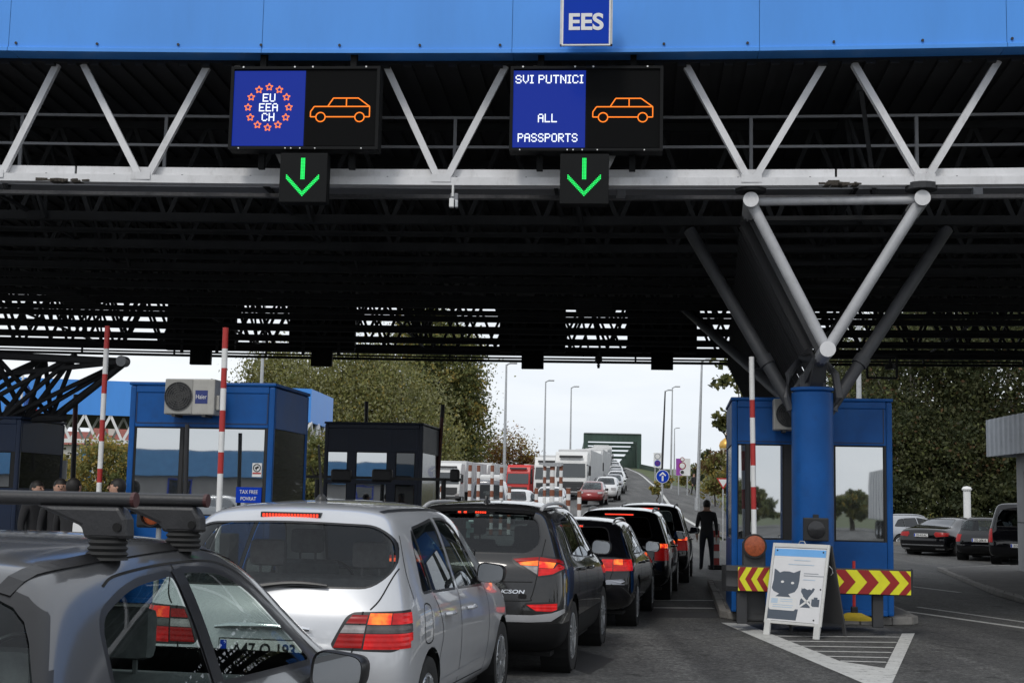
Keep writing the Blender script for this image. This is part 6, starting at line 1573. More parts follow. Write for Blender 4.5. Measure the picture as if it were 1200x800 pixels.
for k, (px, D, rz, lb_) in enumerate(((687, 124, -8, 'white box lorry second in the lorry line, above the oncoming cars'), (697, 152, -6, 'white box lorry third in the lorry line on the ramp'), (703, 182, -5, 'white box lorry fourth in the lorry line, below the bridge portal'), (704, 226, -3, 'white box lorry entering under the green bridge portal'),
       (641, 121, -10, 'white lorry whose cab shows above the tall striped posts'), (680, 137, -8, 'pale box lorry squeezed in the line behind the second lorry'), (700, 168, -6, 'white lorry with a tall pale trailer in the middle of the line'), (706, 202, -4, 'last white lorry before the one under the bridge portal'), (523, 128, -10, 'white lorry right beside the navy booth'), (556, 142, -10, 'white lorry between the navy booth and the red lorry'))):
    c = dup(t2, (0,0,0), 0, lb_, gl); lplace(c, px, D, rz)

# ------------------------------------------------------------------ striped posts
M_pbrown = mat('faded_red_brown', (.22,.075,.04), .6, var=.2, scale=8)
posts = [(628.7, 571.5, .16), (638.6, 543.5, .14), (647.5, 543.0, .22), (657.6, 543.5, .16), (666, 571.6, .20), (679, 575, .18), (551, 544.5, .16), (561, 545, .15), (577, 545, .16), (588, 547, .16), (597, 570, .16), (518, 569, .16)]
names = ['short striped post leftmost of the group below the tank lorry', 'tall thin striped post, first of three under a cross bar', 'broad white post with red squares, middle of three under the bar', 'tall striped post, last of three under the cross bar', 'short thick brown and white post left of the white lorry mirror', 'short brown and white post nearest to the oncoming cars', 'tall pale post above the SUV roof, left of a pair', 'tall pale post above the SUV roof, right of a pair', 'tall white post between the pair and the lamp post', 'tall white post close to the lamp post, left of the red lorry', 'short brown striped post below the red lorry windscreen', 'short brown striped post next to the navy booth']
for (px, y, w_), nm in zip(posts, names):
    q = P(px, y, 60); g = gz(q.x, q.y); t = thing('striped_post', nm, 'post', (q.x, q.y, g), 0, 'white and brown striped lane posts'); H = q.z-g
    m = MB(); k = 0; z = 0.0; step = .29
    n = int(H/step)+1
    for i in range(n):
        z0, z1 = H-(i+1)*H/n, H-i*H/n; m.tube((0, 0, z0), (0, 0, z1), w_/2, n=14, mi=(1 if i % 2 == 0 else 0), cap=(i in (0, n-1)))
    m.build('shaft', [M_white, M_pbrown], t, smooth=True); MB().tube((0,0,H), (0,0,H+.015), w_/2+.012, n=14).build('post_cap', M_white, t); MB().tube((0,0,0), (0,0,.04), w_/2+.08, n=14).build('foot_plate', M_dsteel, t)
t = thing('post_crossbar', 'pale bar joining the tops of the three tall striped posts', 'bar', tuple(P(648, 543, 60)), 0); m = MB(); m.bar(P(636, 543.5, 59.9), P(660, 543.5, 59.9), .10, .12); m.build('bar', M_galv, t, world=True); m = MB(); m.bar(P(638, 545.5, 59.85), P(658, 545.5, 59.85), .04, .05); m.build('lower_rod', M_galv, t, world=True)
# red/white beacon posts by the person
q = G(839, 667); t = thing('beacon_post', 'red and white striped beacon post beside the standing person', 'post', (q.x, q.y, 0), 0)
m = MB(); 
for i in range(6): m.bb(-.09, .09, 0, .05, .12+i*.18, .12+(i+1)*.18, mi=i % 2)
m.build('beacon_blade', [M_red, M_white], t); MB().bb(-.2, .2, -.12, .16, 0, .12, ch=.03).build('rubber_foot', M_rubber, t)

# ------------------------------------------------------------------ lamp posts
def lamp_post(px, ytop, D, lean, label, r=.085, m_=None):
    q = P(px, ytop, D); g = gz(q.x, q.y); t = thing('street_lamp', label, 'street lamp', (q.x, q.y, g-.1), 0, 'slim lamp posts along the ramp'); H = q.z-g+.1
    m = MB(); m.path([(-lean, 0, 0), (-lean*.5, 0, H*.5), (0, 0, H-.1), (0, 0, H)], [r*1.25, r, r*.62, r*.6], 10); m.build('pole', m_ or M_galv, t, smooth=True)
    m = MB(); m.path([(0, 0, H-.05), (.15, -.1, H+.04), (.35, -.2, H+.08)], [.05, .05, .04], 8); m.box((.45, -.22, H+.08), (.5, .25, .12), 0, 0, .04); m.build('lamp_head', M_galv, t); MB().tube((-lean, 0, 0), (-lean, 0, .9), r*1.7, n=10).build('pole_base', M_galv, t)
lamp_post(593.5, 427, 88, .0, 'pale lamp post beside the left trees, left of the red lorry', .10); lamp_post(639.5, 447, 112, .0, 'pale lamp post between the orange bush and the bridge, left of a pair'); lamp_post(669.5, 454, 122, 0, 'pale lamp post just left of the green bridge')
lamp_post(779.5, 458, 125, .3, 'dark leaning lamp post right of the green bridge', .10, M_dsteel); lamp_post(788, 454, 128, .1, 'pale lamp post next to the dark leaning lamp post'); lamp_post(790.5, 502, 190, 0, 'thin far lamp post behind the pale one right of the bridge', .09); lamp_post(822.5, 423, 86, .25, 'tall pale lamp post rising from the grass left of the right booth', .10)
lamp_post(311.5, 330, 62, 0, 'white lamp post rising behind the left blue booth roof', .085); lamp_post(1005.5, 330, 60, 0, 'white lamp post rising behind the right booth roof', .12)
q = P(1133, 571, 58); t = thing('vent_pipe', 'white capped pipe standing behind the parked black cars', 'pipe', (q.x, q.y, 0), 0); m = MB(); m.tube((0,0,0), (0,0,q.z-.1), .15, n=20); m.build('pipe', M_white, t, smooth=True); MB().lathe([(.19, q.z-.12), (.21, q.z-.06), (.15, q.z+.03), (0, q.z+.06)], 20).build('cap', M_white, t, smooth=True)

# ------------------------------------------------------------------ road signs
def round_sign(px, py, D, r, label, face, ring=None):
    q = P(px, py, D); g = gz(q.x, q.y); t = thing('road_sign', label, 'road sign', (q.x, q.y, g), 0, 'round road signs on the ramp'); h = q.z-g
    MB().tube((0, .06, -.1), (0, .06, h), .04, n=10).build('post', M_galv, t)
    m = MB(); m.tube((0, 0, h), (0, .03, h), r, n=36); p = m.build('sign_disc', ring or M_white, t)
    m = MB(); m.tube((0, -.006, h), (0, -.002, h), r*.92, n=36); m.build('sign_face', face, p)
    return t, h, p
t, h, p = round_sign(776.5, 558, 60, .295, 'round blue sign with a white upward arrow beside the ramp', M_signblue)
m = MB(); m.add([(x*.29, -.009, h+z*.29) for x, z in ((-.13,-.68),(.13,-.68),(.13,.12),(-.13,.12))], [(0,1,2,3)]); m.add([(x*.29, -.009, h+z*.29) for x, z in ((0,.70),(-.52,.20),(-.40,.04),(0,.40),(.40,.04),(.52,.20))], [(0,1,2,3),(0,3,4,5)]); m.build('white_arrow', M_white, p)
M_violet = mat('sign_violet', (.10,.02,.20), .4, var=.05); M_vpanel = mat('violet_panel', (.30,.06,.38), .4, var=.1)
def panel_sign(px, py, w_, h_, D, label, discs, left=None):
    q = P(px, py, D); g = gz(q.x, q.y); s = D/1600; t = thing('restriction_sign', label, 'road sign', (q.x, q.y, g), 0); h = q.z-g
    for x in (-w_*s*.3, w_*s*.3): MB().tube((x, .07, -.1), (x, .07, h), .05, n=8).build('post', M_galv, t)
    MB().bb(-w_*s/2, w_*s/2, 0, .04, h-h_*s/2, h+h_*s/2).build('board', M_white, t)
    if left: MB().bb(-w_*s/2+.02, -w_*s*.08, -.008, -.002, h-h_*s/2+.02, h+h_*s/2-.02).build('violet_field', M_vpanel, t)
    for dx, dy, r, mm, rg in discs:
        m = MB(); m.tube((dx*s, -.02, h-dy*s), (dx*s, -.012, h-dy*s), r*s, n=24); d = m.build('disc_ring', rg, t); m = MB(); m.tube((dx*s, -.027, h-dy*s), (dx*s, -.0225, h-dy*s), r*s*.74, n=24); m.build('disc_face', mm, d)
panel_sign(770.5, 539, 9, 17, 112, 'white board with a pale disc above a violet disc, right of the bridge', [(0, -4.5, 3.6, M_white, M_pgrey), (0, 3.5, 3.6, M_violet, M_signblue)])
panel_sign(800.5, 547, 17, 20, 112, 'white and violet board with speed limit discs left of the leaning shrubs', [(-1, -9, 2.6, M_white, M_cred), (-1, -1.5, 4.2, M_white, M_cred), (-1, 6, 2.8, M_dsteel, M_white)], True)
q = P(847.5, 566, 58); g = gz(q.x, q.y); t = thing('yield_sign', 'white and red yield triangle at the left edge of the right booth', 'road sign', (q.x, q.y, g), 0); h = q.z-g; MB().tube((0, .05, -.1), (0, .05, h), .03).build('post', M_galv, t)
m = MB(); m.poly([(-.29, 0, h+.22), (0, 0, h-.26), (.29, 0, h+.22)], .02, (0, 1, 0)); p = m.build('sign_plate', M_red, t); m = MB(); m.add([(-.20, -.005, h+.165), (0, -.005, h-.155), (.20, -.005, h+.165)], [(0,1,2)]); m.build('white_face', M_white, p)

# ------------------------------------------------------------------ green steel bridge
M_bgreen = mat('bridge_green', (.030,.062,.048), .55, var=.15, scale=.6, dirt=.35, dcol=(.05,.05,.035)); M_bdark = mat('bridge_dark_green', (.022,.05,.04), .6, var=.2, scale=.6)
D = 237; bl, br = P(686, 548, D), P(748.5, 550, D); zt = P(716, 508, D).z; z0 = prof(D)-.3
t = thing('steel_bridge', 'green steel bridge with a portal frame where the ramp meets the sky', 'bridge', ((bl.x+br.x)/2, D, z0), 0)
LB = 95; bd = Vector((math.sin(R(2.0)), math.cos(R(2.0)), 0))
def bp2(u, s, z): v = Vector((bl.x+(br.x-bl.x)*u, D, 0))+bd*s; return Vector((v.x, v.y, z))
m = MB(); m.bar(bp2(-.0, 0, z0), bp2(0, 0, zt), .75, .9); m.build('portal_leg', M_bgreen, t, world=True); m = MB(); m.bar(bp2(1, 0, z0), bp2(1, 0, zt), .75, .9); m.build('portal_leg', M_bgreen, t, world=True)
m = MB(); m.bar(bp2(.04, .0, zt-.7), bp2(.96, 0, zt-.7), .8, 1.35)
for k in range(9): m.bar(bp2(.1+.1*k, -.43, zt-1.3), bp2(.1+.1*k, -.43, zt-.1), .12, .06)
m.build('portal_beam', M_bgreen, t, world=True)
m = MB(); m.bar(bp2(-.03, -.1, zt+.04), bp2(1.03, -.1, zt+.04), 1.1, .12); m.build('portal_cap', M_galv, t, world=True)
for u in (0, 1):
    m = MB(); n = Vector((.12, 0, 0)); hh = zt-z0-.2; NS = 34
    ht = lambda s: hh*(1-.30*min(1, s/40.)-.25*max(0, (s-40)/55.))     # the plate girder drops gently behind the end frame
    for k in range(NS):
        s0, s1 = .5+k*2.75, .5+(k+1)*2.75; a, b = bp2(u, s0, z0), bp2(u, s1, z0)
        m.add([a-n, a+n, b+n, b-n, a-n+Vector((0, 0, ht(s0))), a+n+Vector((0, 0, ht(s0))), b+n+Vector((0, 0, ht(s1))), b-n+Vector((0, 0, ht(s1)))], [(0,3,2,1),(4,5,6,7),(0,1,5,4),(1,2,6,5),(2,3,7,6),(3,0,4,7)])
        q = bp2(u+(.02 if u == 0 else -.02), s0+1.2, 0); m.bar((q.x, q.y, z0), (q.x, q.y, z0+ht(s0+1.2)), .22, .3)
    m.build('side_girder', M_bgreen, t, world=True)
m = MB()
for s_ in (10, 18, 27, 38): m.bar(bp2(.03, s_, zt-.9-s_*.05), bp2(.97, s_, zt-.9-s_*.05), .4, .5)
m.bar(bp2(.04, 5, zt-.8), bp2(.96, 5, zt-.8), .4, .5); m.bar(bp2(0.04, .5, zt-.6), bp2(.96, 5, zt-.7), .25, .25); m.bar(bp2(.96, .5, zt-.6), bp2(.04, 5, zt-.7), .25, .25)
m.build('wind_bracing', M_bdark, t, world=True)
m = MB(); a, b = bp2(0, 0, z0+.1), bp2(1, 0, z0+.1); c, e = bp2(1, LB, z0+.1), bp2(0, LB, z0+.1); m.poly([a, b, c, e], .25, (0,0,1)); m.build('bridge_deck', M_asph2, t, world=True)
m = MB()
for k in range(14): q = P(750+k*2.6, 549+k*.6, 232-k*3); m.bar((q.x, q.y, q.z-.6), (q.x, q.y, q.z+.3), .08); 
m.bar(P(750, 546.5, 232), P(786, 555, 190), .12, .9); m.build('parapet', M_bdark, t, world=True)

# ------------------------------------------------------------------ kiosk at the right edge
kh = R(2.4); ku = Vector((math.sin(kh), math.cos(kh), 0)); a = P(1157, 510, 38)-ku*11; zt, zb = P(1157, 492, 38).z, P(1157, 535, 38).z
t = thing('grey_kiosk', 'grey kiosk with a ribbed metal fascia cut by the right edge of the frame', 'kiosk', (a.x, a.y, 0), -kh)
M_rib = mat('ribbed_metal', (.55,.58,.63), .4, metal=.15, var=.12, scale=3, dirt=.2); M_plast = mat('grey_render', (.36,.36,.365), .75, var=.12, scale=2, dirt=.4, dcol=(.18,.18,.17), bump=.15, bscale=30)
m = MB()
for (horiz, ln) in ((0, 11.0), (1, 6.0), (2, 6.0)):
    n = int(ln/.10); vs = []
    for i in range(n+1):
        d = -.035*((i//2) % 2); u = ln*i/n
        for z in (zb, zt): vs.append({0: (d, u, z), 1: (u, d, z), 2: (u, 11-d, z)}[horiz])
    m.add(vs, [(2*i, 2*i+2, 2*i+3, 2*i+1) for i in range(n)])
m.build('ribbed_fascia', M_rib, t)
MB().bb(.04, 6, .04, 10.96, zb+.08, zt-.03).build('roof_slab', M_deck, t)
m = MB(); zw = zb+.08; m.bb(.55, .71, .6, 10.3, 0, 2.15); m.bb(.55, .71, .6, 10.3, 2.75, zw); m.bb(.55, .71, 9.7, 10.3, 2.15, 2.75); m.bb(.55, .71, .6, 8.2, 2.15, 2.75); m.bb(.71, 6, .6, .76, 0, zw); m.bb(.71, 6, 10.14, 10.3, 0, zw); m.build('wall', M_plast, t)
MB().bb(.61, .66, 8.2, 9.7, 2.15, 2.75).build('window', M_dark_glass, t)
m = MB(); m.bb(.544, .549, .6, 10.3, 1.38, 1.40); m.bb(.544, .549, 8.0, 8.015, .02, 2.15); m.build('wall_joint', M_gap, t)
# ------------------------------------------------------------------ far church
q = P(851, 545, 300); t = thing('church_tower', 'pale church tower with a gold dome peeping left of the right booth', 'church', (q.x, q.y, 8), 0); zz = P(851, 530, 300).z-8
M_gold = mat('gold_dome', (.62,.36,.08), .35, metal=.5, var=.15); M_cream = mat('cream_render', (.50,.45,.36), .8, var=.1)
m = MB(); m.lathe([(1.6, -8), (1.6, zz-1.2), (1.75, zz-1.1), (1.75, zz-.9), (1.35, zz-.8), (1.35, zz+.6), (1.5, zz+.7), (1.45, zz+.9)], 8); m.build('tower_shaft', M_cream, t)
m = MB(); m.lathe([(1.45, zz+.9), (1.6, zz+1.5), (1.35, zz+2.3), (.7, zz+2.9), (.15, zz+3.3), (0, zz+3.5)], 20); m.build('dome', M_gold, t, smooth=True); m = MB(); m.bar((0,0,zz+3.4), (0,0,zz+4.5), .12); m.bar((-.35, 0, zz+4.1), (.35, 0, zz+4.1), .12); m.build('cross', M_gold, t)
m = MB()
for k in range(8): an = 2*PI*k/8+PI/8; m.box((1.28*math.cos(an), 1.28*math.sin(an), zz-.1), (.12, .4, .9), an)
m.build('belfry_openings', M_black, t)
# ------------------------------------------------------------------ houses far left
M_tile = mat('roof_tiles', (.22,.06,.045), .8, var=.25, scale=2); M_hw = mat('house_render', (.52,.50,.46), .8, var=.08)
def house(px, D, w_, ze, zr, label, wallm):
    q = P(px, 560, D); t = thing('house', label, 'house', (q.x, q.y, 0), R(8), 'houses beyond the left booths'); d = 7
    m = MB(); m.bb(-w_/2, w_/2, 0, d, -1, ze); m.build('wall', wallm, t)
    m = MB(); vs = [(-w_/2-.4, -.5, ze-.1), (w_/2+.4, -.5, ze-.1), (w_/2+.4, d+.5, ze-.1), (-w_/2-.4, d+.5, ze-.1), (-w_/2-.4, d/2, zr), (w_/2+.4, d/2, zr)]
    m.add(vs, [(0,1,5,4),(2,3,4,5),(0,4,3),(1,2,5),(0,3,2,1)]); r = m.build('roof', M_tile, t); MB().bb(w_*.2, w_*.2+.6, d/2-.9, d/2-.3, ze+.5, zr+.9).build('chimney', M_hw, r)
    for k in range(max(2, int(w_/2.6))):
        x = -w_/2+1.3+k*2.5
        if x < w_/2-.7: m = MB(); m.bb(x-.5, x+.5, -.03, .02, ze-2.0, ze-.8); f = m.build('window', M_white, t); MB().bb(x-.42, x+.42, -.04, -.031, ze-1.92, ze-.88).build('pane', M_dark_glass, f)
ze = P(100, 520, 130).z
house(96, 130, 9, ze, P(100, 506, 134).z, 'white house with a low red tiled roof left of the pale blue column', M_hw); house(150, 140, 8, P(140, 518, 140).z, P(140, 502, 144).z, 'ochre house with a red roof half hidden by the left blue booth', mat('ochre_render', (.45,.27,.08), .8)); house(36, 135, 8, P(30, 530, 135).z, P(30, 516, 139).z, 'low red-roofed house behind the dark leftmost booth', M_hw)

# ------------------------------------------------------------------ trees and shrubs
def leaf_mat(name, col, var=.22):
    m = bpy.data.materials.new(name); m.use_nodes = True; MATS[name] = m; nt = m.node_tree; N = nt.nodes; L = nt.links
    b = N['Principled BSDF']; b.inputs['Roughness'].default_value = .6; b.inputs['Specular IOR Level'].default_value = .3
    tc = N.new('ShaderNodeTexCoord'); n = N.new('ShaderNodeTexNoise'); n.inputs['Scale'].default_value = .9; n.inputs['Detail'].default_value = 5; L.new(tc.outputs['Object'], n.inputs['Vector'])
    r = N.new('ShaderNodeValToRGB'); r.color_ramp.elements[0].position = .3; r.color_ramp.elements[1].position = .7; r.color_ramp.elements[0].color = (*[c*(1-var) for c in col], 1); r.color_ramp.elements[1].color = (*[c*(1+var) for c in col], 1)
    L.new(n.outputs['Fac'], r.inputs['Fac']); L.new(r.outputs['Color'], b.inputs['Base Color'])
    t = N.new('ShaderNodeBsdfTranslucent'); L.new(r.outputs['Color'], t.inputs['Color']); mx = N.new('ShaderNodeMixShader'); mx.inputs[0].default_value = .38; L.new(b.outputs[0], mx.inputs[1]); L.new(t.outputs[0], mx.inputs[2]); L.new(mx.outputs[0], N['Material Output'].inputs['Surface'])
    return m
LF = dict(olive=leaf_mat('leaf_olive', (.22,.215,.07)), grey=leaf_mat('leaf_grey_green', (.28,.28,.145)), yellow=leaf_mat('leaf_yellow', (.36,.27,.07)), dark=leaf_mat('leaf_dark', (.048,.060,.026)), mid=leaf_mat('leaf_mid', (.13,.148,.05)), wood=leaf_mat('leaf_wood', (.080,.086,.036)), rust=leaf_mat('leaf_rust', (.26,.115,.03)), brown=leaf_mat('leaf_brown', (.13,.075,.035)))
M_bark = mat('bark', (.075,.06,.048), .9, var=.35, scale=5, bump=.6, bscale=14); M_pbark = mat('pale_bark', (.24,.22,.19), .85, var=.3, scale=5)
rng = np.random.default_rng(11)
def leaves(root, name, blobs, size, mats, weights, clump=.16, nclump=None, droop=0, elong=1.6, mult=1):
    """blobs: (centre, radii, n). Leaves gather in clumps spread through the volume, more towards the outside"""
    C_, S_ = [], []
    for c, r, n in blobs:
        n = int(n*mult); c = np.array(c); r = np.array(r); k = nclump or max(8, n//60)
        d = rng.normal(size=(k, 3)); d /= np.linalg.norm(d, axis=1)[:, None]; rad = rng.uniform(.25, 1, (k, 1))**.45*rng.uniform(.78, 1.10, (k, 1)); cc = c+d*rad*r
        idx = rng.integers(0, k, n); sp = np.mean(r)*clump*rng.uniform(.55, 1.5, (k, 1))[idx]
        p = cc[idx]+rng.normal(size=(n, 3))*sp*np.array([1, 1, .7+droop])
        C_.append(p); S_.append(idx)
    p = np.concatenate(C_); n = len(p); 
    a = rng.normal(size=(n, 3)); a[:, 2] -= droop*1.6; a /= np.linalg.norm(a, axis=1)[:, None]
    b = rng.normal(size=(n, 3)); b -= (b*a).sum(1)[:, None]*a; b /= np.linalg.norm(b, axis=1)[:, None]
    s = size*rng.uniform(.55, 1.35, (n, 1)); a = a*s*elong*.5; b = b*s*.5
    nb = np.cross(a, b); nb /= np.linalg.norm(nb, axis=1)[:, None]
    v = np.stack([p-a, p+b*.9+nb*s*.12, p+a, p-b*.9+nb*s*.12], 1).reshape(-1, 3)
    me = bpy.data.meshes.new(name); me.vertices.add(n*4); me.vertices.foreach_set('co', (v-np.array(root.location)).astype(np.float32).ravel()); me.loops.add(n*4); me.polygons.add(n)
    me.loops.foreach_set('vertex_index', np.arange(n*4, dtype=np.int32)); me.polygons.foreach_set('loop_start', np.arange(0, n*4, 4, dtype=np.int32)); me.polygons.foreach_set('loop_total', np.full(n, 4, dtype=np.int32))
    for m in mats: me.materials.append(LF[m])
    idx = np.concatenate(S_); base = (idx*7919 % 97)/97.; u = base*.65+rng.uniform(0, .35, n); cw = np.cumsum(np.array(weights)/sum(weights)); me.polygons.foreach_set('material_index', np.searchsorted(cw, np.clip(u, 0, .9999)).astype(np.int32))
    me.update(); me.validate(); return link(name, me, root)
def tree(name, label, px, D, blobs, size, mats, weights, group=None, trunk=True, tr=.28, droop=0, clump=.16, bark=None, cat='tree', limbs=7, elong=1.6, mult=1):
    """blobs in pixels: (px, py, rx_px, ry_px, depth offset, n)"""
    s = D/1600; q = P(px, 590, D); g = gz(q.x, q.y); t = thing(name, label, cat, (q.x, q.y, g), 0, group)
    B = []
    for bx, by, rx, ry, dd, n in blobs: c = P(bx, by, D+dd); B.append((tuple(c), (rx*s, (rx+ry)/2*s*.85, ry*s), n))
    leaves(t, 'crown', B, size, mats, weights, droop=droop, clump=clump, elong=elong, mult=mult)
    if trunk:
        m = MB(); top = Vector(B[0][0])-Vector(t.location); rnd = random.Random(int(px)); pts = [Vector((0, 0, -.3))]
        for k in range(1, 6): f = k/5; pts.append(Vector((top.x*f+rnd.uniform(-.3, .3)*s*8, top.y*f, top.z*f*1.05)))
        m.path(pts, [tr*(1-.15*k) for k in range(6)], 9)
        for k in range(limbs):
            bc, br, _ = B[k % len(B)]; a = pts[2+k % 3]; an = rnd.uniform(0, 2*PI); e = Vector(bc)-Vector(t.location)+Vector((math.cos(an)*br[0], math.sin(an)*br[1], rnd.uniform(-.2, .9)*br[2]))*.85
            mid = a.lerp(e, .5)+Vector((rnd.uniform(-.4, .4), rnd.uniform(-.4, .4), .5))*s*6; m.path([a, mid, e], [tr*.45, tr*.25, tr*.06], 6)
        m.build('trunk', bark or M_bark, t, smooth=True)
    return t
gL = 'trees left of the ramp'
tree('willow_tree', 'pale olive willow rising behind the left booth and navy booth', 360, 158, [(360, 490, 75, 80, 0, 9000), (305, 500, 55, 60, 3, 5000), (420, 480, 62, 70, -3, 8000), (390, 545, 80, 50, -4, 6000), (330, 440, 50, 30, 2, 3000)], .23, ['grey', 'olive', 'mid', 'yellow'], [4, 4, 2, 1.4], gL, droop=.5, mult=2.1, clump=.19)
tree('willow_tree', 'drooping grey green willow directly above the SUV, left of the dark tree', 470, 152, [(465, 500, 62, 72, 0, 9500), (500, 540, 45, 50, -2, 5000), (430, 540, 45, 50, -2, 4000), (440, 440, 45, 38, 3, 3500)], .22, ['grey', 'olive', 'mid', 'yellow'], [4, 3, 2, 1.5], gL, droop=.55, mult=2.0, clump=.19)
tree('broadleaf_tree', 'tall dark autumn tree at the right end of the left trees', 525, 166, [(520, 440, 44, 70, 0, 8500), (535, 500, 36, 55, 0, 6500), (500, 400, 42, 45, 2, 4500), (540, 460, 26, 40, -2, 3000)], .27, ['dark', 'mid', 'olive', 'yellow', 'brown'], [3, 3.5, 2.5, 1.8, 1], gL, mult=1.9, clump=.19)
tree('autumn_tree', 'low rust brown tree behind the first lamp post and red lorry', 596, 178, [(596, 545, 32, 42, 0, 3600), (575, 550, 24, 45, 2, 2600), (618, 555, 17, 30, 0, 1400)], .22, ['rust', 'brown', 'yellow', 'olive'], [3, 3, 2, 2], gL, clump=.24, mult=1.8)
tree('broadleaf_tree', 'green yellow bushy tree showing between the left booth and the dark booth', 125, 70, [(118, 555, 38, 42, 0, 5000), (75, 560, 30, 30, 2, 3000), (160, 550, 30, 45, 2, 2500)], .13, ['olive', 'yellow', 'mid'], [3, 2, 3], gL)
tree('broadleaf_tree', 'dark green tree behind the gap between the left booth and navy booth', 372, 82, [(372, 555, 30, 50, 0, 6000)], .14, ['mid', 'olive', 'yellow'], [3, 2, 1], gL)
tree('broadleaf_tree', 'green tree behind the leftmost dark booth', 20, 90, [(20, 540, 60, 42, 0, 6500)], .15, ['olive', 'mid', 'yellow'], [3, 3, 1], gL)
gR = 'trees behind the parked cars'
for px, D, blobs, lab, w_ in ((1075, 74, [(1070, 450, 75, 95, 0, 11000), (1040, 530, 60, 70, -3, 7000), (1110, 540, 60, 60, -3, 7000)], 'dark autumn tree right behind the right booth and parked saloon', [5, 4, 1.5, .8, 1]),
      (1180, 72, [(1180, 440, 80, 100, 0, 11000), (1150, 540, 60, 60, -2, 7000), (1215, 540, 50, 60, -2, 4000)], 'dark autumn tree above the black van and the kiosk', [5, 4, 1.2, .9, 1.4]),
      (1010, 84, [(1005, 470, 50, 80, 0, 6500), (1000, 550, 40, 45, 0, 3500)], 'olive tree peeping between the column and the right trees', [3, 4, 3, 1, .5]),
      (1130, 95, [(1130, 390, 90, 55, 0, 7000), (1060, 390, 50, 50, 0, 3500), (1200, 380, 70, 50, 0, 5000)], 'tall yellowing tree seen through the roof lattice at right', [2, 3, 3, 2, .6]),
      (1290, 66, [(1290, 430, 90, 110, 0, 6000)], 'dark tree just outside the right edge, behind the kiosk', [5, 4, 1, .6, 1])):
    tree('wood_tree', lab, px, D, [b_[:5]+(int(b_[5]*2.3),) for b_ in blobs], .135, ['dark', 'wood', 'mid', 'brown', 'dark'], w_, gR, bark=M_pbark, limbs=9)
tree('wood_shrub', 'dense dark shrubs along the fence behind the parked cars', 1120, 68, [(1060, 585, 40, 26, 0, 3000), (1120, 585, 45, 24, 0, 3500), (1180, 580, 40, 28, 0, 3000), (1000, 585, 40, 25, 2, 2500)], .14, ['dark', 'wood', 'mid'], [5, 3, 1], gR, trunk=False, cat='shrub')
tree('sparse_tree', 'leafy branch tips sticking out left of the right booth roof', 875, 42, [(870, 490, 26, 26, 0, 330), (846, 492, 11, 13, 0, 120), (862, 440, 24, 24, 0, 160), (890, 540, 20, 40, 1, 300)], .20, ['mid', 'olive', 'dark'], [3, 2, 2], tr=.12, clump=.22, limbs=10, elong=1.3)
for k, (px, D, bl_, lab, ms, w_) in enumerate(((838, 92, [(838, 555, 18, 26, 0, 2400)], 'olive brown shrub on the slope left of the right booth', ['brown', 'olive', 'yellow'], [3, 3, 2]), (818, 150, [(820, 552, 14, 13, 0, 1500)], 'dark conical shrub behind the far pedestrian', ['dark', 'mid'], [3, 2]), (829, 120, [(829, 538, 7, 14, 0, 900)], 'small dark fir on the slope below the church', ['dark', 'mid'], [3, 2]),
      (772, 96, [(768, 571, 6, 8, 0, 500), (782, 566, 7, 7, 0, 500)], 'low yellow green shrubs by the round blue sign', ['olive', 'yellow', 'mid'], [3, 2, 2]), (855, 100, [(860, 560, 16, 22, 0, 1800)], 'reddish shrub half hidden by the right booth', ['brown', 'rust', 'olive'], [3, 2, 3]), (806, 118, [(806, 562, 14, 8, 0, 900)], 'flowering low shrub under the violet board', ['olive', 'yellow', 'mid'], [3, 1, 2]))):
    tree('slope_shrub', lab, px, D, bl_, .16, ms, w_, 'shrubs on the slope right of the ramp', tr=.06, cat='shrub', limbs=3, clump=.2)
# rough grass on the slope: one mass
gr = bpy.data.objects.new('grass', None)
m = MB(); rnd = random.Random(4)
vsn = []
for k in range(9000):
    y = 62+rnd.random()**1.5*95; o = rnd.uniform(3.2 if y < 100 else 4.6, 22); x = re_x(y)+o; z = gz(x, y)-.05; h = rnd.uniform(.12, .4); a = rnd.uniform(0, PI); w_ = rnd.uniform(.04, .11); dx, dy = math.cos(a)*w_, math.sin(a)*w_
    m.add([(x-dx, y-dy, z), (x+dx, y+dy, z), (x+dx*.2+rnd.uniform(-.1, .1), y, z+h)], [(0, 1, 2)], rnd.choice((0, 0, 1, 2)))
o = m.build('grass', [LF['mid'], LF['olive'], LF['yellow']]); o['kind'] = 'stuff'
bpy.data.objects.remove(gr)
# what the windows and paint mirror from behind the camera
bt = thing('terminal_building', 'grey terminal building with a pale blue fascia behind the camera at left', 'building', (-44, -52, 0), R(-28))
M_tw = mat('terminal_wall', (.30,.29,.28), .8, var=.15, scale=.7); M_tf = mat('terminal_fascia', (.09,.26,.50), .5, var=.1)
MB().bb(-34, 34, -8, 0, 0, 3.0).build('wall', M_tw, bt); MB().bb(-34.5, 34.5, -.2, .6, 3.0, 4.9).build('fascia', M_tf, bt); MB().bb(-34, 34, -8, -.2, 4.7, 4.95).build('roof', M_deck, bt)
for x in (-14, -6, 2, 10): m = MB(); m.bb(x-.8, x+.8, .0, .05, 1.6, 2.8); f = m.build('window', M_signblue, bt); MB().bb(x-.7, x+.7, .051, .06, 1.7, 2.7).build('pane', M_dark_glass, f)
w3_ = dup(protos[1], (0,0,0), 0, 'white car parked before the terminal building behind the camera', 'cars behind the camera'); place(w3_, -30, -30, 120)
w4_ = dup(t2, (0,0,0), 0, 'white box lorry waiting far behind the camera', 'lorries behind the camera'); w4_.location = (9.5, -34, 0); w4_.rotation_euler = (0, 0, R(170))
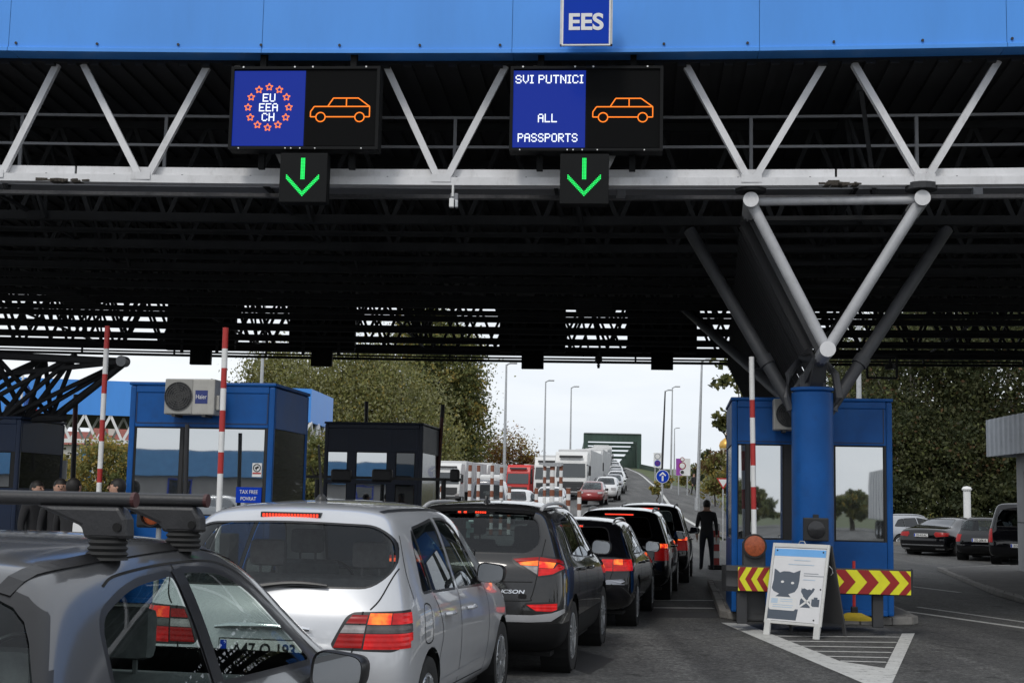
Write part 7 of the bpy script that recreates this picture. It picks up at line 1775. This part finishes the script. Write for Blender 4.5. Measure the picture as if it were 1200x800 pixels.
def back_tree(x, y, h, lab):
    t = thing('back_tree', lab, 'tree', (x, y, 0), 0, 'trees behind the camera'); rb__ = random.Random(int(x*7)); leaves(t, 'crown', [((x+rb__.uniform(-.5, .5)*h, y+rb__.uniform(-.3, .3)*h, h*rb__.uniform(.3, .72)), (h*rb__.uniform(.15, .34),)*3, 900) for _ in range(6)], .30, ['olive', 'mid', 'yellow'], [3, 3, 1]); MB().tube((0,0,0), (0,0,h*.5), .25, .15).build('trunk', M_bark, t)
for k, (x, y, h) in enumerate(((14, -66, 4.5), (24, -56, 9), (34, -50, 11), (5, -75, 3.5), (-3, -76, 4), (40, -26, 12), (46, -4, 12))): back_tree(x, y, h, ('tree behind the camera, %s of the row from the left' % ('fourth', 'fifth', 'sixth', 'second', 'first', 'seventh', 'last')[k]))

# ------------------------------------------------------------------ people
SKIN = mat('skin', (.42,.24,.17), .55, var=.06); SKIN_D = SKIN
def person(label, loc, heading, H, top, legs, hair, pose='stand', shoe=None):
    """one skinned body, about 7.5 heads tall, faces its local -y"""
    t = thing('person', label, 'person', loc, heading); k = H/1.78
    V_ = []; E_ = []; Rr = []
    def j(x, y, z, r, par=None):
        V_.append((x*k, y*k, z*k)); Rr.append((r*k*(1.22 if r > .03 else 1.0), r*k*(1.1 if r > .03 else .95))); i = len(V_)-1
        if par is not None: E_.append((par, i))
        return i
    pel = j(0, 0, .96, .135); wai = j(0, 0, 1.10, .125, pel); che = j(0, .01, 1.30, .152, wai); shc = j(0, .01, 1.44, .115, che); nec = j(0, 0, 1.525, .056, shc); hd_ = j(0, -.01, 1.62, .082, nec); h2 = j(0, -.015, 1.685, .090, hd_); h3 = j(0, 0, 1.735, .066, h2)
    st = {'stand': (.10, .0, .0), 'walk': (.08, .14, -.14)}[pose if pose in ('stand', 'walk') else 'stand']
    for s, fy in ((1, st[1]), (-1, st[2])):
        hp = j(s*.095, 0, .90, .095, pel); kn = j(s*(.10+st[0]*.2), -.02-fy*.6, .50, .062, hp); an = j(s*(.11+st[0]*.3), .01-fy*1.1, .09, .042, kn); toe = j(s*(.12+st[0]*.35), -.14-fy*1.1, .035, .036, an); hl = j(s*(.11+st[0]*.3), .05-fy*1.1, .03, .035, an)
        sh = j(s*.185, .01, 1.43, .068, shc); el = j(s*.245, .03+fy*.3, 1.15, .047, sh)
        wr_ = j(s*.255, -.05+fy*.6, .91, .032, el); pm = j(s*.25, -.065+fy*.7, .83, .034, wr_)
        for q, (dx, ln) in enumerate(((-.026, .072), (-.009, .085), (.009, .08), (.025, .062))):
            f1 = j(s*.25+.0, -.065+fy*.7+dx, .79, .0105, pm); j(s*.245, -.075+fy*.7+dx*1.1, .79-ln, .009, f1)
        th = j(s*.235, -.105+fy*.7, .805, .012, pm); j(s*.23, -.12+fy*.7, .765, .010, th)
    me = bpy.data.meshes.new('body'); me.from_pydata(V_, E_, []); o = bpy.data.objects.new('t', me); COL.objects.link(o)
    md = o.modifiers.new('skin', 'SKIN'); 
    for i, d in enumerate(me.skin_vertices[0].data): d.radius = Rr[i]; d.use_root = (i == 0)
    o.modifiers.new('s', 'SUBSURF').levels = 1; bpy.context.view_layer.update()
    m2 = bpy.data.meshes.new_from_object(o.evaluated_get(bpy.context.evaluated_depsgraph_get())); bpy.data.objects.remove(o); bpy.data.meshes.remove(me)
    for mm in (SKIN, top, legs, shoe or M_black): m2.materials.append(mm)
    for p in m2.polygons:
        c = p.center/k; p.use_smooth = True
        arm = abs(c.x) > .17 and c.z < 1.40
        if c.z < .085: p.material_index = 3
        elif c.z > 1.50 or (arm and c.z < .905 and abs(c.x) > .19): p.material_index = 0
        elif c.z > .95 or (arm and c.z > .9): p.material_index = 1
        else: p.material_index = 2
    link('body', m2, t)
    m = MB()
    hm = [(0, .0, 1.80), (.05, 1.79), (.085, 1.755)]
    m.lathe([(.0, .125), (.042, .112), (.076, .084), (.094, .042), (.097, 0), (.091, -.045), (.078, -.075)], 18)
    m.v = [(x*k, (y*1.12+.018)*k, (z+1.685)*k) for x, y, z in m.v]
    nf = []
    for f in m.f:
        cx = [sum(m.v[i][q] for i in f)/len(f) for q in range(3)]
        if not (cx[1] < -.035*k and cx[2] < 1.735*k): nf.append(f)
    m.f = nf; m.m = [0]*len(nf); m.build('hair', hair, t, smooth=True)
    m = MB()
    for s in (1, -1): m.lathe([(0, -.006), (.011, -.003), (.012, .003), (0, .006)], 10, 'Y', (s*.033*k, -.098*k, 1.695*k))
    m.build('eyes', M_black, t); m = MB(); m.path([(0, -.098*k, 1.70*k), (0, -.118*k, 1.665*k), (0, -.102*k, 1.655*k)], [.009*k, .014*k, .008*k], 8); m.build('nose', SKIN, t, smooth=True)
    m = MB(); m.box((0, -.094*k, 1.63*k), (.045*k, .012, .008*k)); m.build('mouth', mat('lip', (.25,.09,.08), .5) if 'lip' not in MATS else MATS['lip'], t)
    m = MB()
    for s in (1, -1): m.lathe([(0, -.012), (.018, -.008), (.022, 0), (.014, .008), (0, .01)], 10, 'X', (s*.088*k, 0, 1.68*k))
    m.v = [(x, y*.6, z) if False else (x, y, z) for x, y, z in m.v]; m.build('ears', SKIN, t, smooth=True)
    return t
C_blk = mat('black_cloth', (.016,.016,.018), .85, var=.2, scale=20); C_nav = mat('navy_trousers', (.012,.014,.022), .85, var=.2); C_grey = mat('grey_cloth', (.06,.06,.065), .85, var=.2); H_blk = mat('dark_hair', (.010,.008,.007), .6, var=.3, scale=40); C_den = mat('blue_denim', (.05,.10,.22), .8, var=.2)
q = G(828, 668); person('person in black standing with arms down beside the queue, back to the camera', (q.x, q.y, 0), R(172), 1.80, C_blk, C_nav, H_blk)
q = P(813, 578, 112); person('far person in black walking on the footpath by the lamp post', (q.x, q.y, gz(q.x, q.y)+.05), R(30), 1.75, C_blk, C_blk, H_blk, 'walk')
for px, D, H, lab, tp2, lg in ((67, 20, 1.83, 'person in dark clothes, middle of the group behind the roof bar', C_blk, C_grey), (83, 19.6, 1.84, 'person in black at the right of the group behind the roof bar', C_blk, C_nav), (133, 19.2, 1.84, 'person in black alone beside the left booth wall', C_blk, C_nav), (40, 20.5, 1.80, 'person in black jacket and blue jeans at the far left of the group', C_blk, C_den)):
    q = P(px, 640, D); person(lab, (q.x, q.y, 0), R({67: 20, 83: 160, 133: -70, 40: 60}[px]), H, tp2, lg, H_blk)

# ------------------------------------------------------------------ daylight
SUN_EL, SUN_AZ = R(48), R(205)      # direction to the sun: behind the camera and a little left
w = bpy.data.worlds.new('World'); S.world = w; w.use_nodes = True
nt = w.node_tree; N = nt.nodes; L = nt.links
bg = N['Background']; bg.inputs['Strength'].default_value = .1
sky = N.new('ShaderNodeTexSky'); sky.sky_type = 'NISHITA'; sky.sun_disc = False; sky.sun_elevation = SUN_EL; sky.sun_rotation = SUN_AZ
tc = N.new('ShaderNodeTexCoord'); mp = N.new('ShaderNodeMapping'); mp.inputs['Scale'].default_value = (1, 1, 4.5)
L.new(tc.outputs['Generated'], mp.inputs['Vector'])
n1 = N.new('ShaderNodeTexNoise'); n1.inputs['Scale'].default_value = 2.2; n1.inputs['Detail'].default_value = 7; n1.inputs['Roughness'].default_value = .55; n1.inputs['Distortion'].default_value = .4
L.new(mp.outputs[0], n1.inputs['Vector'])
cr = N.new('ShaderNodeValToRGB'); e = cr.color_ramp.elements
e[0].position = .35; e[0].color = (6.7, 7.15, 7.75, 1); e[1].position = .68; e[1].color = (8.6, 8.8, 9.1, 1)
L.new(n1.outputs['Fac'], cr.inputs['Fac'])
mx = N.new('ShaderNodeMixRGB'); mx.inputs['Fac'].default_value = .93
L.new(sky.outputs[0], mx.inputs['Color1']); L.new(cr.outputs['Color'], mx.inputs['Color2'])
L.new(mx.outputs[0], bg.inputs['Color'])
sd = bpy.data.lights.new('sun', 'SUN'); sd.energy = 1.0; sd.angle = R(14); sd.color = (1, .96, .9)
so = bpy.data.objects.new('sun', sd); COL.objects.link(so)
dv = Vector((math.sin(SUN_AZ)*math.cos(SUN_EL), math.cos(SUN_AZ)*math.cos(SUN_EL), math.sin(SUN_EL)))
so.rotation_euler = dv.to_track_quat('Z', 'Y').to_euler(); so.location = (0, -5, 30)
S.view_settings.view_transform = 'Standard'; S.view_settings.look = 'None'; S.view_settings.exposure = 0.3; S.view_settings.gamma = 1
S.view_settings.use_curve_mapping = False
S.render.engine = 'CYCLES'; S.cycles.max_bounces = 8; S.cycles.transparent_max_bounces = 16; S.cycles.glossy_bounces = 4; S.cycles.diffuse_bounces = 3
